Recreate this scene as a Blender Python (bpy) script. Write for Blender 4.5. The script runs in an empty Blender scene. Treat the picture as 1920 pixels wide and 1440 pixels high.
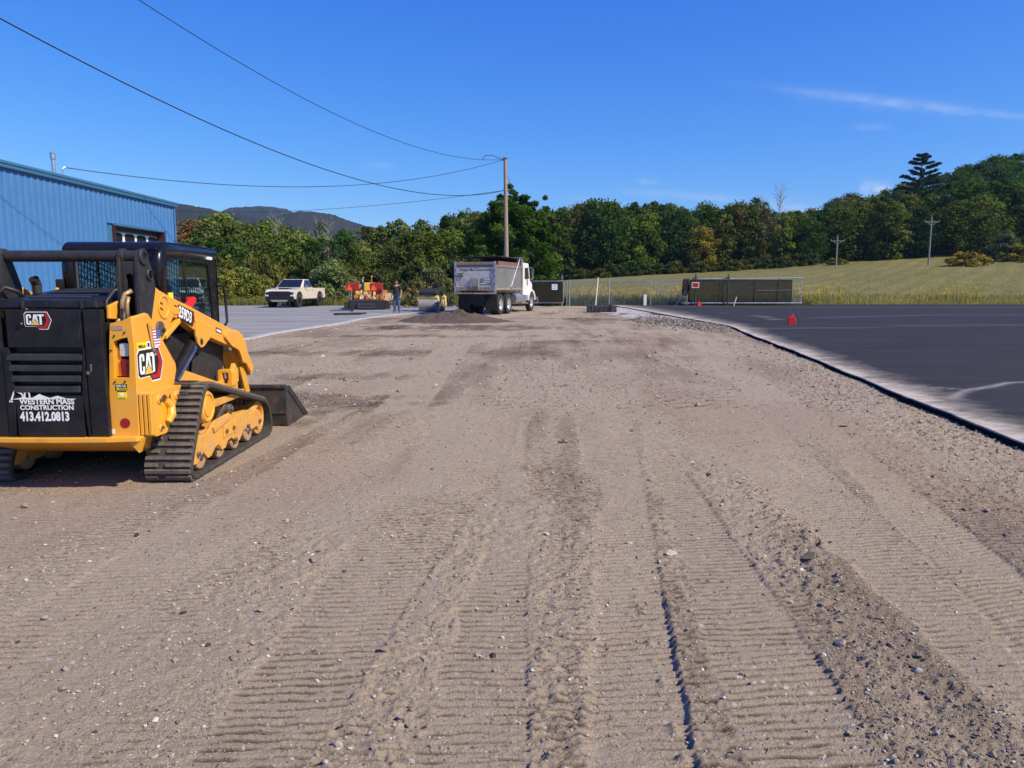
import bpy, bmesh, math, random
import numpy as np
from mathutils import Vector, Matrix, Euler
R = math.radians
rnd = random.Random(7)
nrng = np.random.default_rng(11)
S = bpy.context.scene
COL = S.collection

# ------------------------------------------------------------------ camera
cam_d = bpy.data.cameras.new('camera'); cam = bpy.data.objects.new('camera', cam_d); COL.objects.link(cam)
CAM_H = 1.5; PITCH = math.atan(185 / (1920 * 26 / 36))
cam_d.sensor_width = 36; cam_d.lens = 26; cam_d.clip_start = 0.05; cam_d.clip_end = 9000
cam.location = (0, 0, CAM_H); cam.rotation_euler = (math.pi / 2 - PITCH, 0, 0)
S.camera = cam
# ------------------------------------------------------------------ light
SUN_EL, SUN_OFF = 43, 29          # elevation; degrees behind the +X axis
sx, sy, sz = math.cos(R(SUN_EL)) * math.cos(R(SUN_OFF)), -math.cos(R(SUN_EL)) * math.sin(R(SUN_OFF)), math.sin(R(SUN_EL))
sun_d = bpy.data.lights.new('sun', 'SUN'); sun = bpy.data.objects.new('sun', sun_d); COL.objects.link(sun)
sun_d.energy = 5.0; sun_d.angle = R(0.53); sun_d.color = (1.0, 0.885, 0.685)
sun.rotation_euler = Vector((sx, sy, sz)).to_track_quat('Z', 'Y').to_euler()
W = bpy.data.worlds.new('World'); S.world = W; W.use_nodes = True
wn, wl = W.node_tree.nodes, W.node_tree.links
wn.clear()
def N(nodes, t, **kw):
    n = nodes.new(t)
    for k, v in kw.items(): setattr(n, k, v)
    return n
w_out = N(wn, 'ShaderNodeOutputWorld'); w_bg = N(wn, 'ShaderNodeBackground')
sky = N(wn, 'ShaderNodeTexSky', sky_type='NISHITA')
sky.sun_disc = False; sky.sun_elevation = R(SUN_EL); sky.sun_rotation = math.atan2(sx, sy)
sky.altitude = 300; sky.air_density = 1.0; sky.dust_density = 0.0; sky.ozone_density = 1.0
# exposure curve of the phone camera, the same for the whole sky: out = a * in ** g per channel
def M(op, a, b=None, clamp=False, nodes=wn, links=wl):
    n = N(nodes, 'ShaderNodeMath', operation=op, use_clamp=clamp)
    for i, q in enumerate((a, b)):
        if q is None: continue
        if isinstance(q, (int, float)): n.inputs[i].default_value = q
        else: links.new(q, n.inputs[i])
    return n.outputs[0]
ssep = N(wn, 'ShaderNodeSeparateColor'); wl.new(sky.outputs[0], ssep.inputs[0]); hs = N(wn, 'ShaderNodeCombineColor')
for ch, (a, g) in enumerate(((.87, 1.75), (.93, 1.12), (1.22, .52))):
    wl.new(M('MULTIPLY', M('POWER', M('MULTIPLY', ssep.outputs[ch], .1), g), a * 10), hs.inputs[ch])
# thin high cirrus, laid out by sky direction (u = x/y, v = z/y)
tc = N(wn, 'ShaderNodeTexCoord'); sep = N(wn, 'ShaderNodeSeparateXYZ'); wl.new(tc.outputs['Generated'], sep.inputs[0])
ysafe = M('MAXIMUM', sep.outputs[1], 0.02)
su, sv = M('DIVIDE', sep.outputs[0], ysafe), M('DIVIDE', sep.outputs[2], ysafe)
def wisp(u0, v0, u1, v1, width, amp, nscale, seed):
    L = math.hypot(u1 - u0, v1 - v0); cx, cy = (u1 - u0) / L, (v1 - v0) / L
    du, dv = M('SUBTRACT', su, u0), M('SUBTRACT', sv, v0)
    t = M('DIVIDE', M('ADD', M('MULTIPLY', du, cx), M('MULTIPLY', dv, cy)), L)
    d = M('SUBTRACT', M('MULTIPLY', dv, cx), M('MULTIPLY', du, cy))
    cmb = N(wn, 'ShaderNodeCombineXYZ'); wl.new(M('MULTIPLY', t, nscale * L * 4), cmb.inputs[0]); wl.new(M('MULTIPLY', d, nscale * 9), cmb.inputs[1]); cmb.inputs[2].default_value = seed
    nz = N(wn, 'ShaderNodeTexNoise'); nz.inputs['Scale'].default_value = 1.0; nz.inputs['Detail'].default_value = 6; nz.inputs['Roughness'].default_value = .62
    wl.new(cmb.outputs[0], nz.inputs['Vector'])
    dd = M('ADD', d, M('MULTIPLY', M('SUBTRACT', nz.outputs[0], .5), width * 1.6))
    g = M('POWER', 2.718, M('MULTIPLY', M('MULTIPLY', dd, dd), -1.0 / (width * width)))
    ends = M('MULTIPLY', M('MULTIPLY', t, 3.5, True), M('MULTIPLY', M('SUBTRACT', 1.0, t), 5.0, True))
    tex = M('MULTIPLY', M('SUBTRACT', nz.outputs[0], .28), 2.2, True)
    return M('MULTIPLY', M('MULTIPLY', M('MULTIPLY', g, ends), tex), amp)
wsum = None
for a in [(0.26, .262, .95, .185, .0055, .22, 9, 1.3), (.33, .252, .62, .222, .010, .12, 8, 6.1), (.44, .205, .50, .204, .004, .16, 14, 2.2),
          (.12, .125, .32, .112, .005, .22, 9, 3.7), (.07, .115, .17, .1, .006, .20, 9, 9.7), (.30, .115, .46, .09, .010, .20, 9, 5.9), (.16, .137, .20, .133, .004, .22, 12, 8.9),
          (.455, .128, .505, .122, .008, .95, 10, 4.4), (.34, .098, .42, .094, .007, .45, 10, 7.4), (-.2, .158, -.15, .156, .004, .15, 10, 5.1)]:
    k = wisp(*a); wsum = k if wsum is None else M('ADD', wsum, k, True)
wmix = N(wn, 'ShaderNodeMixRGB'); wl.new(wsum, wmix.inputs[0]); wl.new(hs.outputs[0], wmix.inputs[1]); wmix.inputs[2].default_value = (8.6, 9.0, 9.6, 1)
wl.new(wmix.outputs[0], w_bg.inputs[0]); w_bg.inputs[1].default_value = 0.083
wl.new(w_bg.outputs[0], w_out.inputs[0])
S.view_settings.view_transform = 'Standard'; S.view_settings.look = 'None'
S.view_settings.exposure = 0.34; S.view_settings.gamma = 1.0; S.view_settings.use_curve_mapping = False
S.render.engine = 'CYCLES'; S.cycles.use_denoising = True; S.cycles.max_bounces = 6; S.cycles.transparent_max_bounces = 16
S.cycles.volume_bounces = 0

# ------------------------------------------------------------------ helpers: materials
_mats = {}
def newmat(name):
    m = bpy.data.materials.new(name); m.use_nodes = True
    nt = m.node_tree; b = nt.nodes['Principled BSDF']
    return m, nt.nodes, nt.links, b
def noise(nd, lk, scale, detail=4, rough=.55, vec=None, dist=0):
    n = N(nd, 'ShaderNodeTexNoise'); n.inputs['Scale'].default_value = scale; n.inputs['Detail'].default_value = detail
    n.inputs['Roughness'].default_value = rough; n.inputs['Distortion'].default_value = dist
    if vec is not None: lk.new(vec, n.inputs['Vector'])
    return n.outputs[0]
def ramp(nd, lk, fac, stops):
    r = N(nd, 'ShaderNodeValToRGB'); e = r.color_ramp.elements
    while len(e) < len(stops): e.new(.5)
    for q, (p, c) in zip(e, stops):
        q.position = p; q.color = (c, c, c, 1) if isinstance(c, (int, float)) else (*c, 1)
    lk.new(fac, r.inputs[0]); return r.outputs[0]
def mixc(nd, lk, fac, a, b, mode='MIX'):
    m = N(nd, 'ShaderNodeMixRGB', blend_type=mode)
    for i, q in enumerate((fac, a, b)):
        if isinstance(q, (int, float)): m.inputs[i].default_value = q if i == 0 else (q, q, q, 1)
        elif isinstance(q, (tuple, list)): m.inputs[i].default_value = (*q, 1)
        else: lk.new(q, m.inputs[i])
    return m.outputs[0]
def mat(name, col, rough=.5, metal=0.0, var=.08, scale=6, dust=0.0, dustcol=(.36, .30, .25), bump=0.0, bscale=60, spec=.5, coat=0, rvar=.15, rust=0.0, alpha=None, scratch=0.0, scol=(.13, .12, .11), grime=0.0):
    if name in _mats: return _mats[name]
    m, nd, lk, b = newmat(name); _mats[name] = m
    co = N(nd, 'ShaderNodeTexCoord').outputs['Object']
    n1 = noise(nd, lk, scale, 5, .6, co)
    c = mixc(nd, lk, n1, tuple(q * (1 - var) for q in col), tuple(min(1, q * (1 + var)) for q in col))
    if rust > 0:
        n3 = noise(nd, lk, scale * 2.1, 7, .68, co, .6)
        c = mixc(nd, lk, ramp(nd, lk, n3, [(.62 - rust * .3, 0), (.72 - rust * .2, .9)]), c, (.13, .055, .03))
    if dust > 0:
        n2 = noise(nd, lk, scale * 1.7, 6, .65, co, .3)
        c = mixc(nd, lk, ramp(nd, lk, n2, [(.38, 0), (.75, dust)]), c, dustcol)
    if grime > 0:
        n4 = noise(nd, lk, scale * .9, 8, .72, co, .8)
        c = mixc(nd, lk, ramp(nd, lk, n4, [(.50, 0), (.62, grime * .5), (.74, grime)]), c, tuple(q * .34 + .012 for q in col))
    if scratch > 0:
        for sc, rot in (((55, 55, 4), (.2, .1, 0)), ((70, 6, 60), (.0, .3, .4))):
            mp = N(nd, 'ShaderNodeMapping'); lk.new(co, mp.inputs[0]); mp.inputs['Scale'].default_value = sc; mp.inputs['Rotation'].default_value = rot
            s1 = ramp(nd, lk, noise(nd, lk, 1.0, 3, .5, mp.outputs[0], .4), [(.66, 0), (.71, scratch)]); s2 = ramp(nd, lk, noise(nd, lk, 2.4, 3, .5, co), [(.48, 0), (.62, 1)])
            c = mixc(nd, lk, M('MULTIPLY', s1, s2, nodes=nd, links=lk), c, scol)
    lk.new(c, b.inputs['Base Color'])
    lk.new(ramp(nd, lk, n1, [(.2, max(0.02, rough - rvar)), (.8, min(1, rough + rvar))]), b.inputs['Roughness'])
    b.inputs['Metallic'].default_value = metal
    b.inputs['Specular IOR Level'].default_value = spec
    if coat: b.inputs['Coat Weight'].default_value = coat; b.inputs['Coat Roughness'].default_value = .08
    if bump:
        bp = N(nd, 'ShaderNodeBump'); bp.inputs['Strength'].default_value = bump; bp.inputs['Distance'].default_value = .01
        lk.new(noise(nd, lk, bscale, 4, .6, co), bp.inputs['Height']); lk.new(bp.outputs[0], b.inputs['Normal'])
    if alpha is not None:
        b.inputs['Alpha'].default_value = alpha
    return m
def glassmat(name, tint, trans, rough=.03):
    if name in _mats: return _mats[name]
    m, nd, lk, b = newmat(name); _mats[name] = m
    nd.remove(b); out = nd['Material Output']
    t = N(nd, 'ShaderNodeBsdfTransparent'); t.inputs[0].default_value = (*tint, 1)
    g = N(nd, 'ShaderNodeBsdfGlossy'); g.inputs['Roughness'].default_value = rough; g.inputs[0].default_value = (.9, .95, 1, 1)
    d = N(nd, 'ShaderNodeBsdfDiffuse'); d.inputs[0].default_value = (.012, .015, .018, 1)
    lw = N(nd, 'ShaderNodeLayerWeight'); fr = N(nd, 'ShaderNodeMapRange'); lk.new(M('POWER', lw.outputs['Facing'], 4.0, nodes=nd, links=lk), fr.inputs[0]); fr.inputs[3].default_value = .045; fr.inputs[4].default_value = .75
    m1 = N(nd, 'ShaderNodeMixShader'); m1.inputs[0].default_value = trans; lk.new(d.outputs[0], m1.inputs[1]); lk.new(t.outputs[0], m1.inputs[2])
    m2 = N(nd, 'ShaderNodeMixShader'); lk.new(fr.outputs[0], m2.inputs[0]); lk.new(m1.outputs[0], m2.inputs[1]); lk.new(g.outputs[0], m2.inputs[2])
    lk.new(m2.outputs[0], out.inputs[0]); return m

# ------------------------------------------------------------------ helpers: meshes and objects
class MB:
    def __init__(s): s.v = []; s.f = []; s.m = []; s.mi = 0
    def add(s, vs, fs, mi=None):
        o = len(s.v); s.v.extend([tuple(q) for q in vs])
        for f in fs: s.f.append(tuple(i + o for i in f)); s.m.append(s.mi if mi is None else mi)
        return s
    def box(s, c, d, rot=None, mi=None, taper=1.0):
        hx, hy, hz = d[0] / 2, d[1] / 2, d[2] / 2; vs = []
        for z in (-1, 1):
            k = taper if z > 0 else 1
            for x, y in ((-1, -1), (1, -1), (1, 1), (-1, 1)): vs.append(Vector((x * hx * k, y * hy * k, z * hz)))
        if rot is not None:
            m = rot if isinstance(rot, Matrix) else Euler(rot).to_matrix()
            vs = [m @ q for q in vs]
        c = Vector(c); return s.add([q + c for q in vs], [(3, 2, 1, 0), (4, 5, 6, 7), (0, 1, 5, 4), (1, 2, 6, 5), (2, 3, 7, 6), (3, 0, 4, 7)], mi)
    def bx(s, x0, x1, y0, y1, z0, z1, mi=None):
        return s.box(((x0 + x1) / 2, (y0 + y1) / 2, (z0 + z1) / 2), (abs(x1 - x0), abs(y1 - y0), abs(z1 - z0)), None, mi)
    def ring(s, outer, inner, axis, a, b, mi=None):
        def P(q, t): return (t, q[0], q[1]) if axis == 'x' else (q[0], t, q[1]) if axis == 'y' else (q[0], q[1], t)
        n = len(outer); vs = [P(q, a) for q in outer] + [P(q, a) for q in inner] + [P(q, b) for q in outer] + [P(q, b) for q in inner]; fs = []
        for i in range(n):
            j = (i + 1) % n
            fs += [(i, j, n + j, n + i), (2 * n + i, 3 * n + i, 3 * n + j, 2 * n + j), (i, 2 * n + i, 2 * n + j, j), (n + i, n + j, 3 * n + j, 3 * n + i)]
        return s.add(vs, fs, mi)
    def prism(s, poly, axis, a, b, mi=None, poly2=None):
        def P(q, t): return (t, q[0], q[1]) if axis == 'x' else (q[0], t, q[1]) if axis == 'y' else (q[0], q[1], t)
        n = len(poly); poly2 = poly2 or poly
        return s.add([P(q, a) for q in poly] + [P(q, b) for q in poly2],
                     [tuple(range(n - 1, -1, -1)), tuple(range(n, 2 * n))] + [(i, (i + 1) % n, n + (i + 1) % n, n + i) for i in range(n)], mi)
    def cyl(s, p0, p1, r0, r1=None, n=14, cap=True, mi=None):
        r1 = r0 if r1 is None else r1; p0, p1 = Vector(p0), Vector(p1); d = (p1 - p0).normalized()
        a = d.orthogonal().normalized(); b = d.cross(a); vs = []
        for p, r in ((p0, r0), (p1, r1)):
            for i in range(n):
                t = 2 * math.pi * i / n; vs.append(p + (a * math.cos(t) + b * math.sin(t)) * r)
        fs = [(i, (i + 1) % n, n + (i + 1) % n, n + i) for i in range(n)]
        if cap: fs += [tuple(range(n - 1, -1, -1)), tuple(range(n, 2 * n))]
        return s.add(vs, fs, mi)
    def lathe(s, prof, c, ax, n=20, mi=None):
        """prof: (radius, offset along the axis) closed ring of points turned round axis ax through c"""
        ax = Vector(ax).normalized(); a = ax.orthogonal().normalized(); b = ax.cross(a); c = Vector(c); vs = []; k = len(prof)
        for i in range(n):
            t = 2 * math.pi * i / n; e = a * math.cos(t) + b * math.sin(t)
            for r, o in prof: vs.append(c + ax * o + e * r)
        fs = []
        for i in range(n):
            j = (i + 1) % n
            for q in range(k): w = (q + 1) % k; fs.append((i * k + q, i * k + w, j * k + w, j * k + q))
        return s.add(vs, fs, mi)
    def tube(s, pts, r, n=8, mi=None, cap=True):
        pts = [Vector(p) for p in pts]; rs = r if isinstance(r, (list, tuple)) else [r] * len(pts)
        vs = []; fs = []; prev = None
        for i, p in enumerate(pts):
            t = (pts[min(i + 1, len(pts) - 1)] - pts[max(i - 1, 0)]).normalized()
            if prev is None: a = t.orthogonal().normalized()
            else:
                a = (prev - t * prev.dot(t)); a = a.normalized() if a.length > 1e-6 else t.orthogonal().normalized()
            prev = a; b = t.cross(a)
            for k in range(n):
                an = 2 * math.pi * k / n; vs.append(p + (a * math.cos(an) + b * math.sin(an)) * rs[i])
        for i in range(len(pts) - 1):
            for k in range(n): fs.append((i * n + k, i * n + (k + 1) % n, (i + 1) * n + (k + 1) % n, (i + 1) * n + k))
        if cap: fs += [tuple(range(n - 1, -1, -1)), tuple((len(pts) - 1) * n + k for k in range(n))]
        return s.add(vs, fs, mi)
    def ball(s, c, r, seg=10, rings=7, mi=None):
        r = (r, r, r) if isinstance(r, (int, float)) else r; vs = [(c[0], c[1], c[2] - r[2])]; fs = []
        for i in range(1, rings):
            ph = -math.pi / 2 + math.pi * i / rings
            for k in range(seg): t = 2 * math.pi * k / seg; vs.append((c[0] + r[0] * math.cos(ph) * math.cos(t), c[1] + r[1] * math.cos(ph) * math.sin(t), c[2] + r[2] * math.sin(ph)))
        vs.append((c[0], c[1], c[2] + r[2])); L = len(vs) - 1
        for k in range(seg):
            fs.append((0, 1 + (k + 1) % seg, 1 + k)); o = 1 + (rings - 2) * seg; fs.append((L, o + k, o + (k + 1) % seg))
        for i in range(rings - 2):
            for k in range(seg): a = 1 + i * seg; fs.append((a + k, a + (k + 1) % seg, a + seg + (k + 1) % seg, a + seg + k))
        return s.add(vs, fs, mi)
    def mesh(s, name, mats, recalc=True, smooth=False):
        me = bpy.data.meshes.new(name); me.from_pydata(s.v, [], s.f)
        mats = mats if isinstance(mats, (list, tuple)) else [mats]
        for q in mats: me.materials.append(q)
        if len(mats) > 1: me.polygons.foreach_set('material_index', s.m)
        if recalc:
            bm = bmesh.new(); bm.from_mesh(me); bmesh.ops.recalc_face_normals(bm, faces=bm.faces); bm.to_mesh(me); bm.free()
        if smooth: me.polygons.foreach_set('use_smooth', [True] * len(me.polygons))
        me.update(); return me
    def build(s, name, mats, parent=None, bevel=0, seg=2, smooth=False, recalc=True, loc=None, **tags):
        o = link(name, s.mesh(name, mats, recalc, smooth), parent, loc)
        if bevel:
            b = o.modifiers.new('edge', 'BEVEL'); b.width = bevel; b.segments = seg; b.limit_method = 'ANGLE'; b.angle_limit = R(35); b.harden_normals = False
        return settags(o, **tags)
def settags(o, label=None, cat=None, group=None, kind=None):
    if label: o['label'] = label
    if cat: o['category'] = cat
    if group: o['group'] = group
    if kind: o['kind'] = kind
    return o
def link(name, data, parent=None, loc=None):
    o = bpy.data.objects.new(name, data); COL.objects.link(o)
    if parent is not None: o.parent = parent
    if loc is not None: o.location = loc
    return o
def empty(name, loc=(0, 0, 0), rz=0, **tags):
    o = link(name, None, None, loc); o.rotation_euler = (0, 0, rz); o.empty_display_size = .2
    return settags(o, **tags)
KIDS = {}
def children(o): return [c for c in bpy.data.objects if c.parent == o]
def copy_tree(o, parent=None):
    c = o.copy(); COL.objects.link(c)
    if parent is not None: c.parent = parent
    for ch in list(o.children): copy_tree(ch, c)
    return c
def npmesh(name, V, F, mats, smooth=False, attrs=None, matidx=None):
    """mesh from numpy arrays: V (n,3); F (m,k) one polygon size"""
    me = bpy.data.meshes.new(name); V = np.asarray(V, np.float32); F = np.asarray(F, np.int32); k = F.shape[1]
    me.vertices.add(len(V)); me.vertices.foreach_set('co', V.ravel())
    me.loops.add(F.size); me.loops.foreach_set('vertex_index', F.ravel())
    me.polygons.add(len(F)); me.polygons.foreach_set('loop_start', np.arange(0, F.size, k, dtype=np.int32))
    me.polygons.foreach_set('use_smooth', np.full(len(F), smooth))
    for q in (mats if isinstance(mats, (list, tuple)) else [mats]): me.materials.append(q)
    if matidx is not None: me.polygons.foreach_set('material_index', np.asarray(matidx, np.int32))
    me.update(calc_edges=True)
    for nm, (typ, dom, arr) in (attrs or {}).items():
        a = me.attributes.new(nm, typ, dom); a.data.foreach_set('color' if 'COLOR' in typ else 'value', np.asarray(arr, np.float32).ravel())
    return me
def rrect(x0, x1, y0, y1, r, n=5):
    r = (r,) * 4 if isinstance(r, (int, float)) else r; out = []
    for (cx, cy, q, a0) in ((x1 - r[0], y1 - r[0], r[0], 0), (x0 + r[1], y1 - r[1], r[1], 90), (x0 + r[2], y0 + r[2], r[2], 180), (x1 - r[3], y0 + r[3], r[3], 270)):
        for i in range(n): t = R(a0 + 90 * i / (n - 1)); out.append((cx + q * math.cos(t), cy + q * math.sin(t)))
    return out
def roundpoly(pts, r, n=4):
    out = []; k = len(pts)
    for i in range(k):
        p, a, b = Vector(pts[i]), Vector(pts[i - 1]), Vector(pts[(i + 1) % k])
        q = r[i] if isinstance(r, (list, tuple)) else r
        da, db = (a - p), (b - p); q1 = min(q, da.length * .48, db.length * .48)
        s0, s1 = p + da.normalized() * q1, p + db.normalized() * q1
        for j in range(n + 1):
            t = j / n; out.append(tuple((1 - t) ** 2 * s0 + 2 * t * (1 - t) * p + t * t * s1))
    return out
def text_mb(txt, height, bold=.0, sx=1.0, shear=0, spacing=1.0, align='CENTER'):
    """flat lettering outline as vertices/faces in the xy plane, scaled to a cap height"""
    cu = bpy.data.curves.new('lettering', 'FONT'); cu.body = txt; cu.align_x = align; cu.offset = bold; cu.shear = shear; cu.space_character = spacing; cu.resolution_u = 3
    ob = bpy.data.objects.new('lettering', cu); COL.objects.link(ob)
    dg = bpy.context.evaluated_depsgraph_get(); me = bpy.data.meshes.new_from_object(ob.evaluated_get(dg))
    vs = [v.co.copy() for v in me.vertices]; fs = [tuple(p.vertices) for p in me.polygons]
    bpy.data.objects.remove(ob); bpy.data.curves.remove(cu); bpy.data.meshes.remove(me)
    k = height / .7
    return [(v.x * k * sx, v.y * k) for v in vs], fs
def put_text(mb, txt, height, origin, ux, uy, off=0.0, mi=None, width=None, **kw):
    vs, fs = text_mb(txt, height, **kw); o, ux, uy = Vector(origin), Vector(ux).normalized(), Vector(uy).normalized(); n = ux.cross(uy)
    if width:
        x0, x1 = min(v[0] for v in vs), max(v[0] for v in vs); k = width / (x1 - x0); c = (x0 + x1) / 2; vs = [((x - c) * k, y) for x, y in vs]
    mb.add([o + ux * x + uy * y + n * off for x, y in vs], fs, mi); return mb
# value noise on arrays
def vnoise(x, y, seed=0):
    xi = np.floor(x).astype(np.int64); yi = np.floor(y).astype(np.int64); xf = x - xi; yf = y - yi
    xf = xf * xf * (3 - 2 * xf); yf = yf * yf * (3 - 2 * yf)
    def h(a, b):
        n = (a * 374761393 + b * 668265263 + seed * 974711) & 0xffffffff
        n = ((n ^ (n >> 13)) * 1274126177) & 0xffffffff; n = (n ^ (n >> 16)) & 0xffff
        return n / 65535.0
    return (h(xi, yi) * (1 - xf) + h(xi + 1, yi) * xf) * (1 - yf) + (h(xi, yi + 1) * (1 - xf) + h(xi + 1, yi + 1) * xf) * yf - .5
def fbm(x, y, oct=4, seed=0, gain=.5):
    s = 0; a = 1.0; f = 1.0
    for i in range(oct): s = s + a * vnoise(x * f + i * 17.3, y * f - i * 9.1, seed + i); a *= gain; f *= 2.03
    return s
def sstep(a, b, x):
    t = np.clip((x - a) / (b - a), 0, 1); return t * t * (3 - 2 * t)
# ================================================================== SETTING: ground, lot, pavements, field, hills
def lot_edge(Y): return 3.68 + .155 * Y + .03 * np.sin(Y * .5) + .012 * np.sin(Y * 2.3 + 1)      # left edge of the new black asphalt
ASPH_END = 26.5
LANES = [  # left edge a+bY, right edge a+bY, y range, lug strength, sink, tone
    ((-3.9, .06), (-3.3, .16), (2.6, 20), .5, .003, .06), ((-2.572, .090), (-2.381, .195), (1.5, 9), 1.0, .005, .15),
    ((-1.091, .030), (-.973, .145), (1.2, 11), .95, .006, .08), ((-.489, .076), (.01, .020), (1.2, 12), .9, .008, .08),
    ((1.698, .027), (1.725, .148), (1.2, 14), .95, .006, .08), ((1.407, .226), (1.931, .201), (2.5, 13), .95, .008, .05),
    ((.491, .111), (1.073, .058), (1.2, 11), .95, -.002, .12), ((-.059, .135), (.310, .126), (1.2, 15), 1.0, .014, .10),
    ((-.55, .012), (-.12, .022), (6.2, 12), .7, .004, .02), ((.30, .05), (.72, .066), (6.2, 12), .7, .005, .0), ((-1.5, -.02), (-1.05, .0), (9, 30), .0, .004, .12), ((1.6, .16), (2.1, .17), (8, 26), .0, .004, .10)]
DARKS = [(-2.6, 9.2, 1.3, 1.1, .34), (-1.6, 26.5, 3.2, 1.6, .50), (-2.6, 22, 4.0, .7, .30), (-3.5, 16.5, 2.4, .8, .28), (-2.7, 12.2, 1.5, .5, .22), (-1.2, 34, 4, .8, .25),
         (-.3, 4.6, .5, .8, .10), (.35, 5.5, .5, .5, .10), (2.7, 20, 2.2, .35, .15), (4.5, 33, 2.5, 1.2, .2), (1.0, 19.5, 1.4, .25, .2)]
def dirt_fields(X, Y):
    near = 1 - sstep(9, 16, Y)
    wob = .022 * fbm(X * .6, Y * .6, 3, 91)
    h = .022 * fbm(X * .55, Y * .55, 3, 1) + .008 * fbm(X * 2.6, Y * 2.6, 3, 5)
    grit = fbm(X * 24, Y * 24, 4, 9, .72)
    rough = np.full_like(X, .0085) * (0.6 + .9 * sstep(-.1, .25, fbm(X * .9, Y * .5, 3, 31)))
    tone = .44 + .24 * fbm((X - .08 * Y) * 5.5, Y * .5, 3, 27) + .42 * fbm((X - .05 * Y) * .8, Y * .30, 4, 21) + .12 * fbm(X * 3.1, Y * 1.3, 3, 22) + .06 * fbm(X * 9, Y * 9, 3, 23)
    far = sstep(6.5, 12, Y); tone = tone - .07 * far + far * (.30 * fbm((X - .06 * Y) * 1.6, Y * .22, 4, 29) + .18 * fbm(X * .5, Y * 1.1, 3, 30))
    # loose spilled gravel strip
    gl, gr = .80 + .168 * Y + wob, 1.66 + .045 * Y - wob
    gn = .16 * fbm(X * 3.2, Y * 2.2, 3, 78); g = sstep(-.08, .10, X - gl + gn) * sstep(-.08, .10, gr - X + gn) * (1 - sstep(4.2, 6.2, Y + 2 * fbm(X * 2, Y * 2, 2, 77)))
    rough += .008 * g; tone -= .05 * g; h += .005 * g
    # faint older passes everywhere
    oph = (Y - .11 * X) / .052 + .8 * fbm(X * 3, Y * 3, 2, 161); ob = sstep(.5, .86, np.abs((oph % 1.0) * 2 - 1)) * sstep(-.16, .10, fbm(X * 1.7, Y * .5, 3, 163)) * (1 - sstep(7, 13, Y)) * (1 - g) * np.clip(.7 + 1.5 * fbm(X * 16, Y * 34, 2, 165), 0, 1.2)
    h = h - .008 * ob; tone = tone + .10 * (ob > 0) * 0 - .50 * ob + .08
    lanes = np.zeros_like(X)
    for i, (l, r, (ya, yb), lug, sink, tn) in enumerate(LANES):
        xl, xr = l[0] + l[1] * Y + wob, r[0] + r[1] * Y + wob * .8
        m = sstep(-.02, .03, X - xl + .05 * vnoise(X * 7, Y * 7, 7 + i)) * sstep(-.004, .012, xr - X + .02 * vnoise(X * 9, Y * 6, 17 + i)) * sstep(ya - .8, ya, Y) * (1 - sstep(yb * .6, yb, Y))
        patch = sstep(-.46, -.04, fbm(X * 1.5, Y * .9, 3, 40 + i)) 
        berm = np.exp(-((X - xr - .03) / .035) ** 2) * sstep(ya - .8, ya, Y) * (1 - sstep(yb * .6, yb, Y))
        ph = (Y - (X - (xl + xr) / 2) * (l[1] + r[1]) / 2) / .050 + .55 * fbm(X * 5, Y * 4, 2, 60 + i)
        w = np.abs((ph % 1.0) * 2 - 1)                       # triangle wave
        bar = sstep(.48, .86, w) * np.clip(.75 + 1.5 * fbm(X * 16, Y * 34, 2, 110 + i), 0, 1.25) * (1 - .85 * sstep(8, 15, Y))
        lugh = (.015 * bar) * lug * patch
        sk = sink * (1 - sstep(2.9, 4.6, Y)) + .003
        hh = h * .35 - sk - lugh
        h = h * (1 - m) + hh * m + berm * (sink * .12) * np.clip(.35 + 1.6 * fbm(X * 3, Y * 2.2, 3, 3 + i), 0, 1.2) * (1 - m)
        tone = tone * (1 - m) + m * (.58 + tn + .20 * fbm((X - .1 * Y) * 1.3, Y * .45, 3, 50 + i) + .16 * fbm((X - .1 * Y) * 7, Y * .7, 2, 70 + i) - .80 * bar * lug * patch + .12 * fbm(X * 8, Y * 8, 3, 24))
        rough = rough * (1 - m) + m * .0035
        lanes = np.maximum(lanes, m)
    # smooth strip where a blade edge scraped
    m = sstep(0, .02, X - (-.78 + .098 * Y)) * sstep(0, .02, (-.53 + .05 * Y) - X) * sstep(2.9, 3.1, Y) * (1 - sstep(4.0, 4.3, Y))
    h = h * (1 - m) - .004 * m; tone = tone * (1 - m) + .66 * m; rough *= (1 - .8 * m)
    # crumbs squeezed along the middle of the deep lane
    c = np.exp(-((X - (.34 + .05 * Y) - .1) / .016) ** 2) * sstep(.25, .5, np.sin(Y * 2 * math.pi / .155) * .5 + fbm(X * 20, Y * 20, 2, 6)) * (1 - sstep(3, 4.2, Y))
    h += .018 * c; tone -= .12 * c
    # clods trampled beside the lanes, dark moist soil
    for (cx, cy, rx, ry, k) in DARKS:
        d = ((X - cx) / rx) ** 2 + ((Y - cy) / ry) ** 2 + 1.6 * fbm(X * 1.2, Y * .8, 4, 71)
        d = d + 1.3 * fbm(X * 4, Y * 3, 4, 73); tone -= (k + .06) * (1 - sstep(.2, 1.5, d)); rough += .006 * (1 - sstep(.4, 1.5, d))
    h += rough * grit * 1.25 + rough * .6 * fbm(X * 61, Y * 61, 2, 19) * near
    # gravelly shoulder beside the new asphalt
    dl = lot_edge(Y) - X
    sh = (1 - sstep(.2, 1.5, dl + .5 * fbm(X, Y, 3, 15))) * sstep(-.3, 0, dl)
    tone += .06 * sh; h += .01 * sh * grit
    return h, tone, g, lanes, sh
def lane_fade(h, Y): return h * (1 - .6 * sstep(18, 45, Y))
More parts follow.
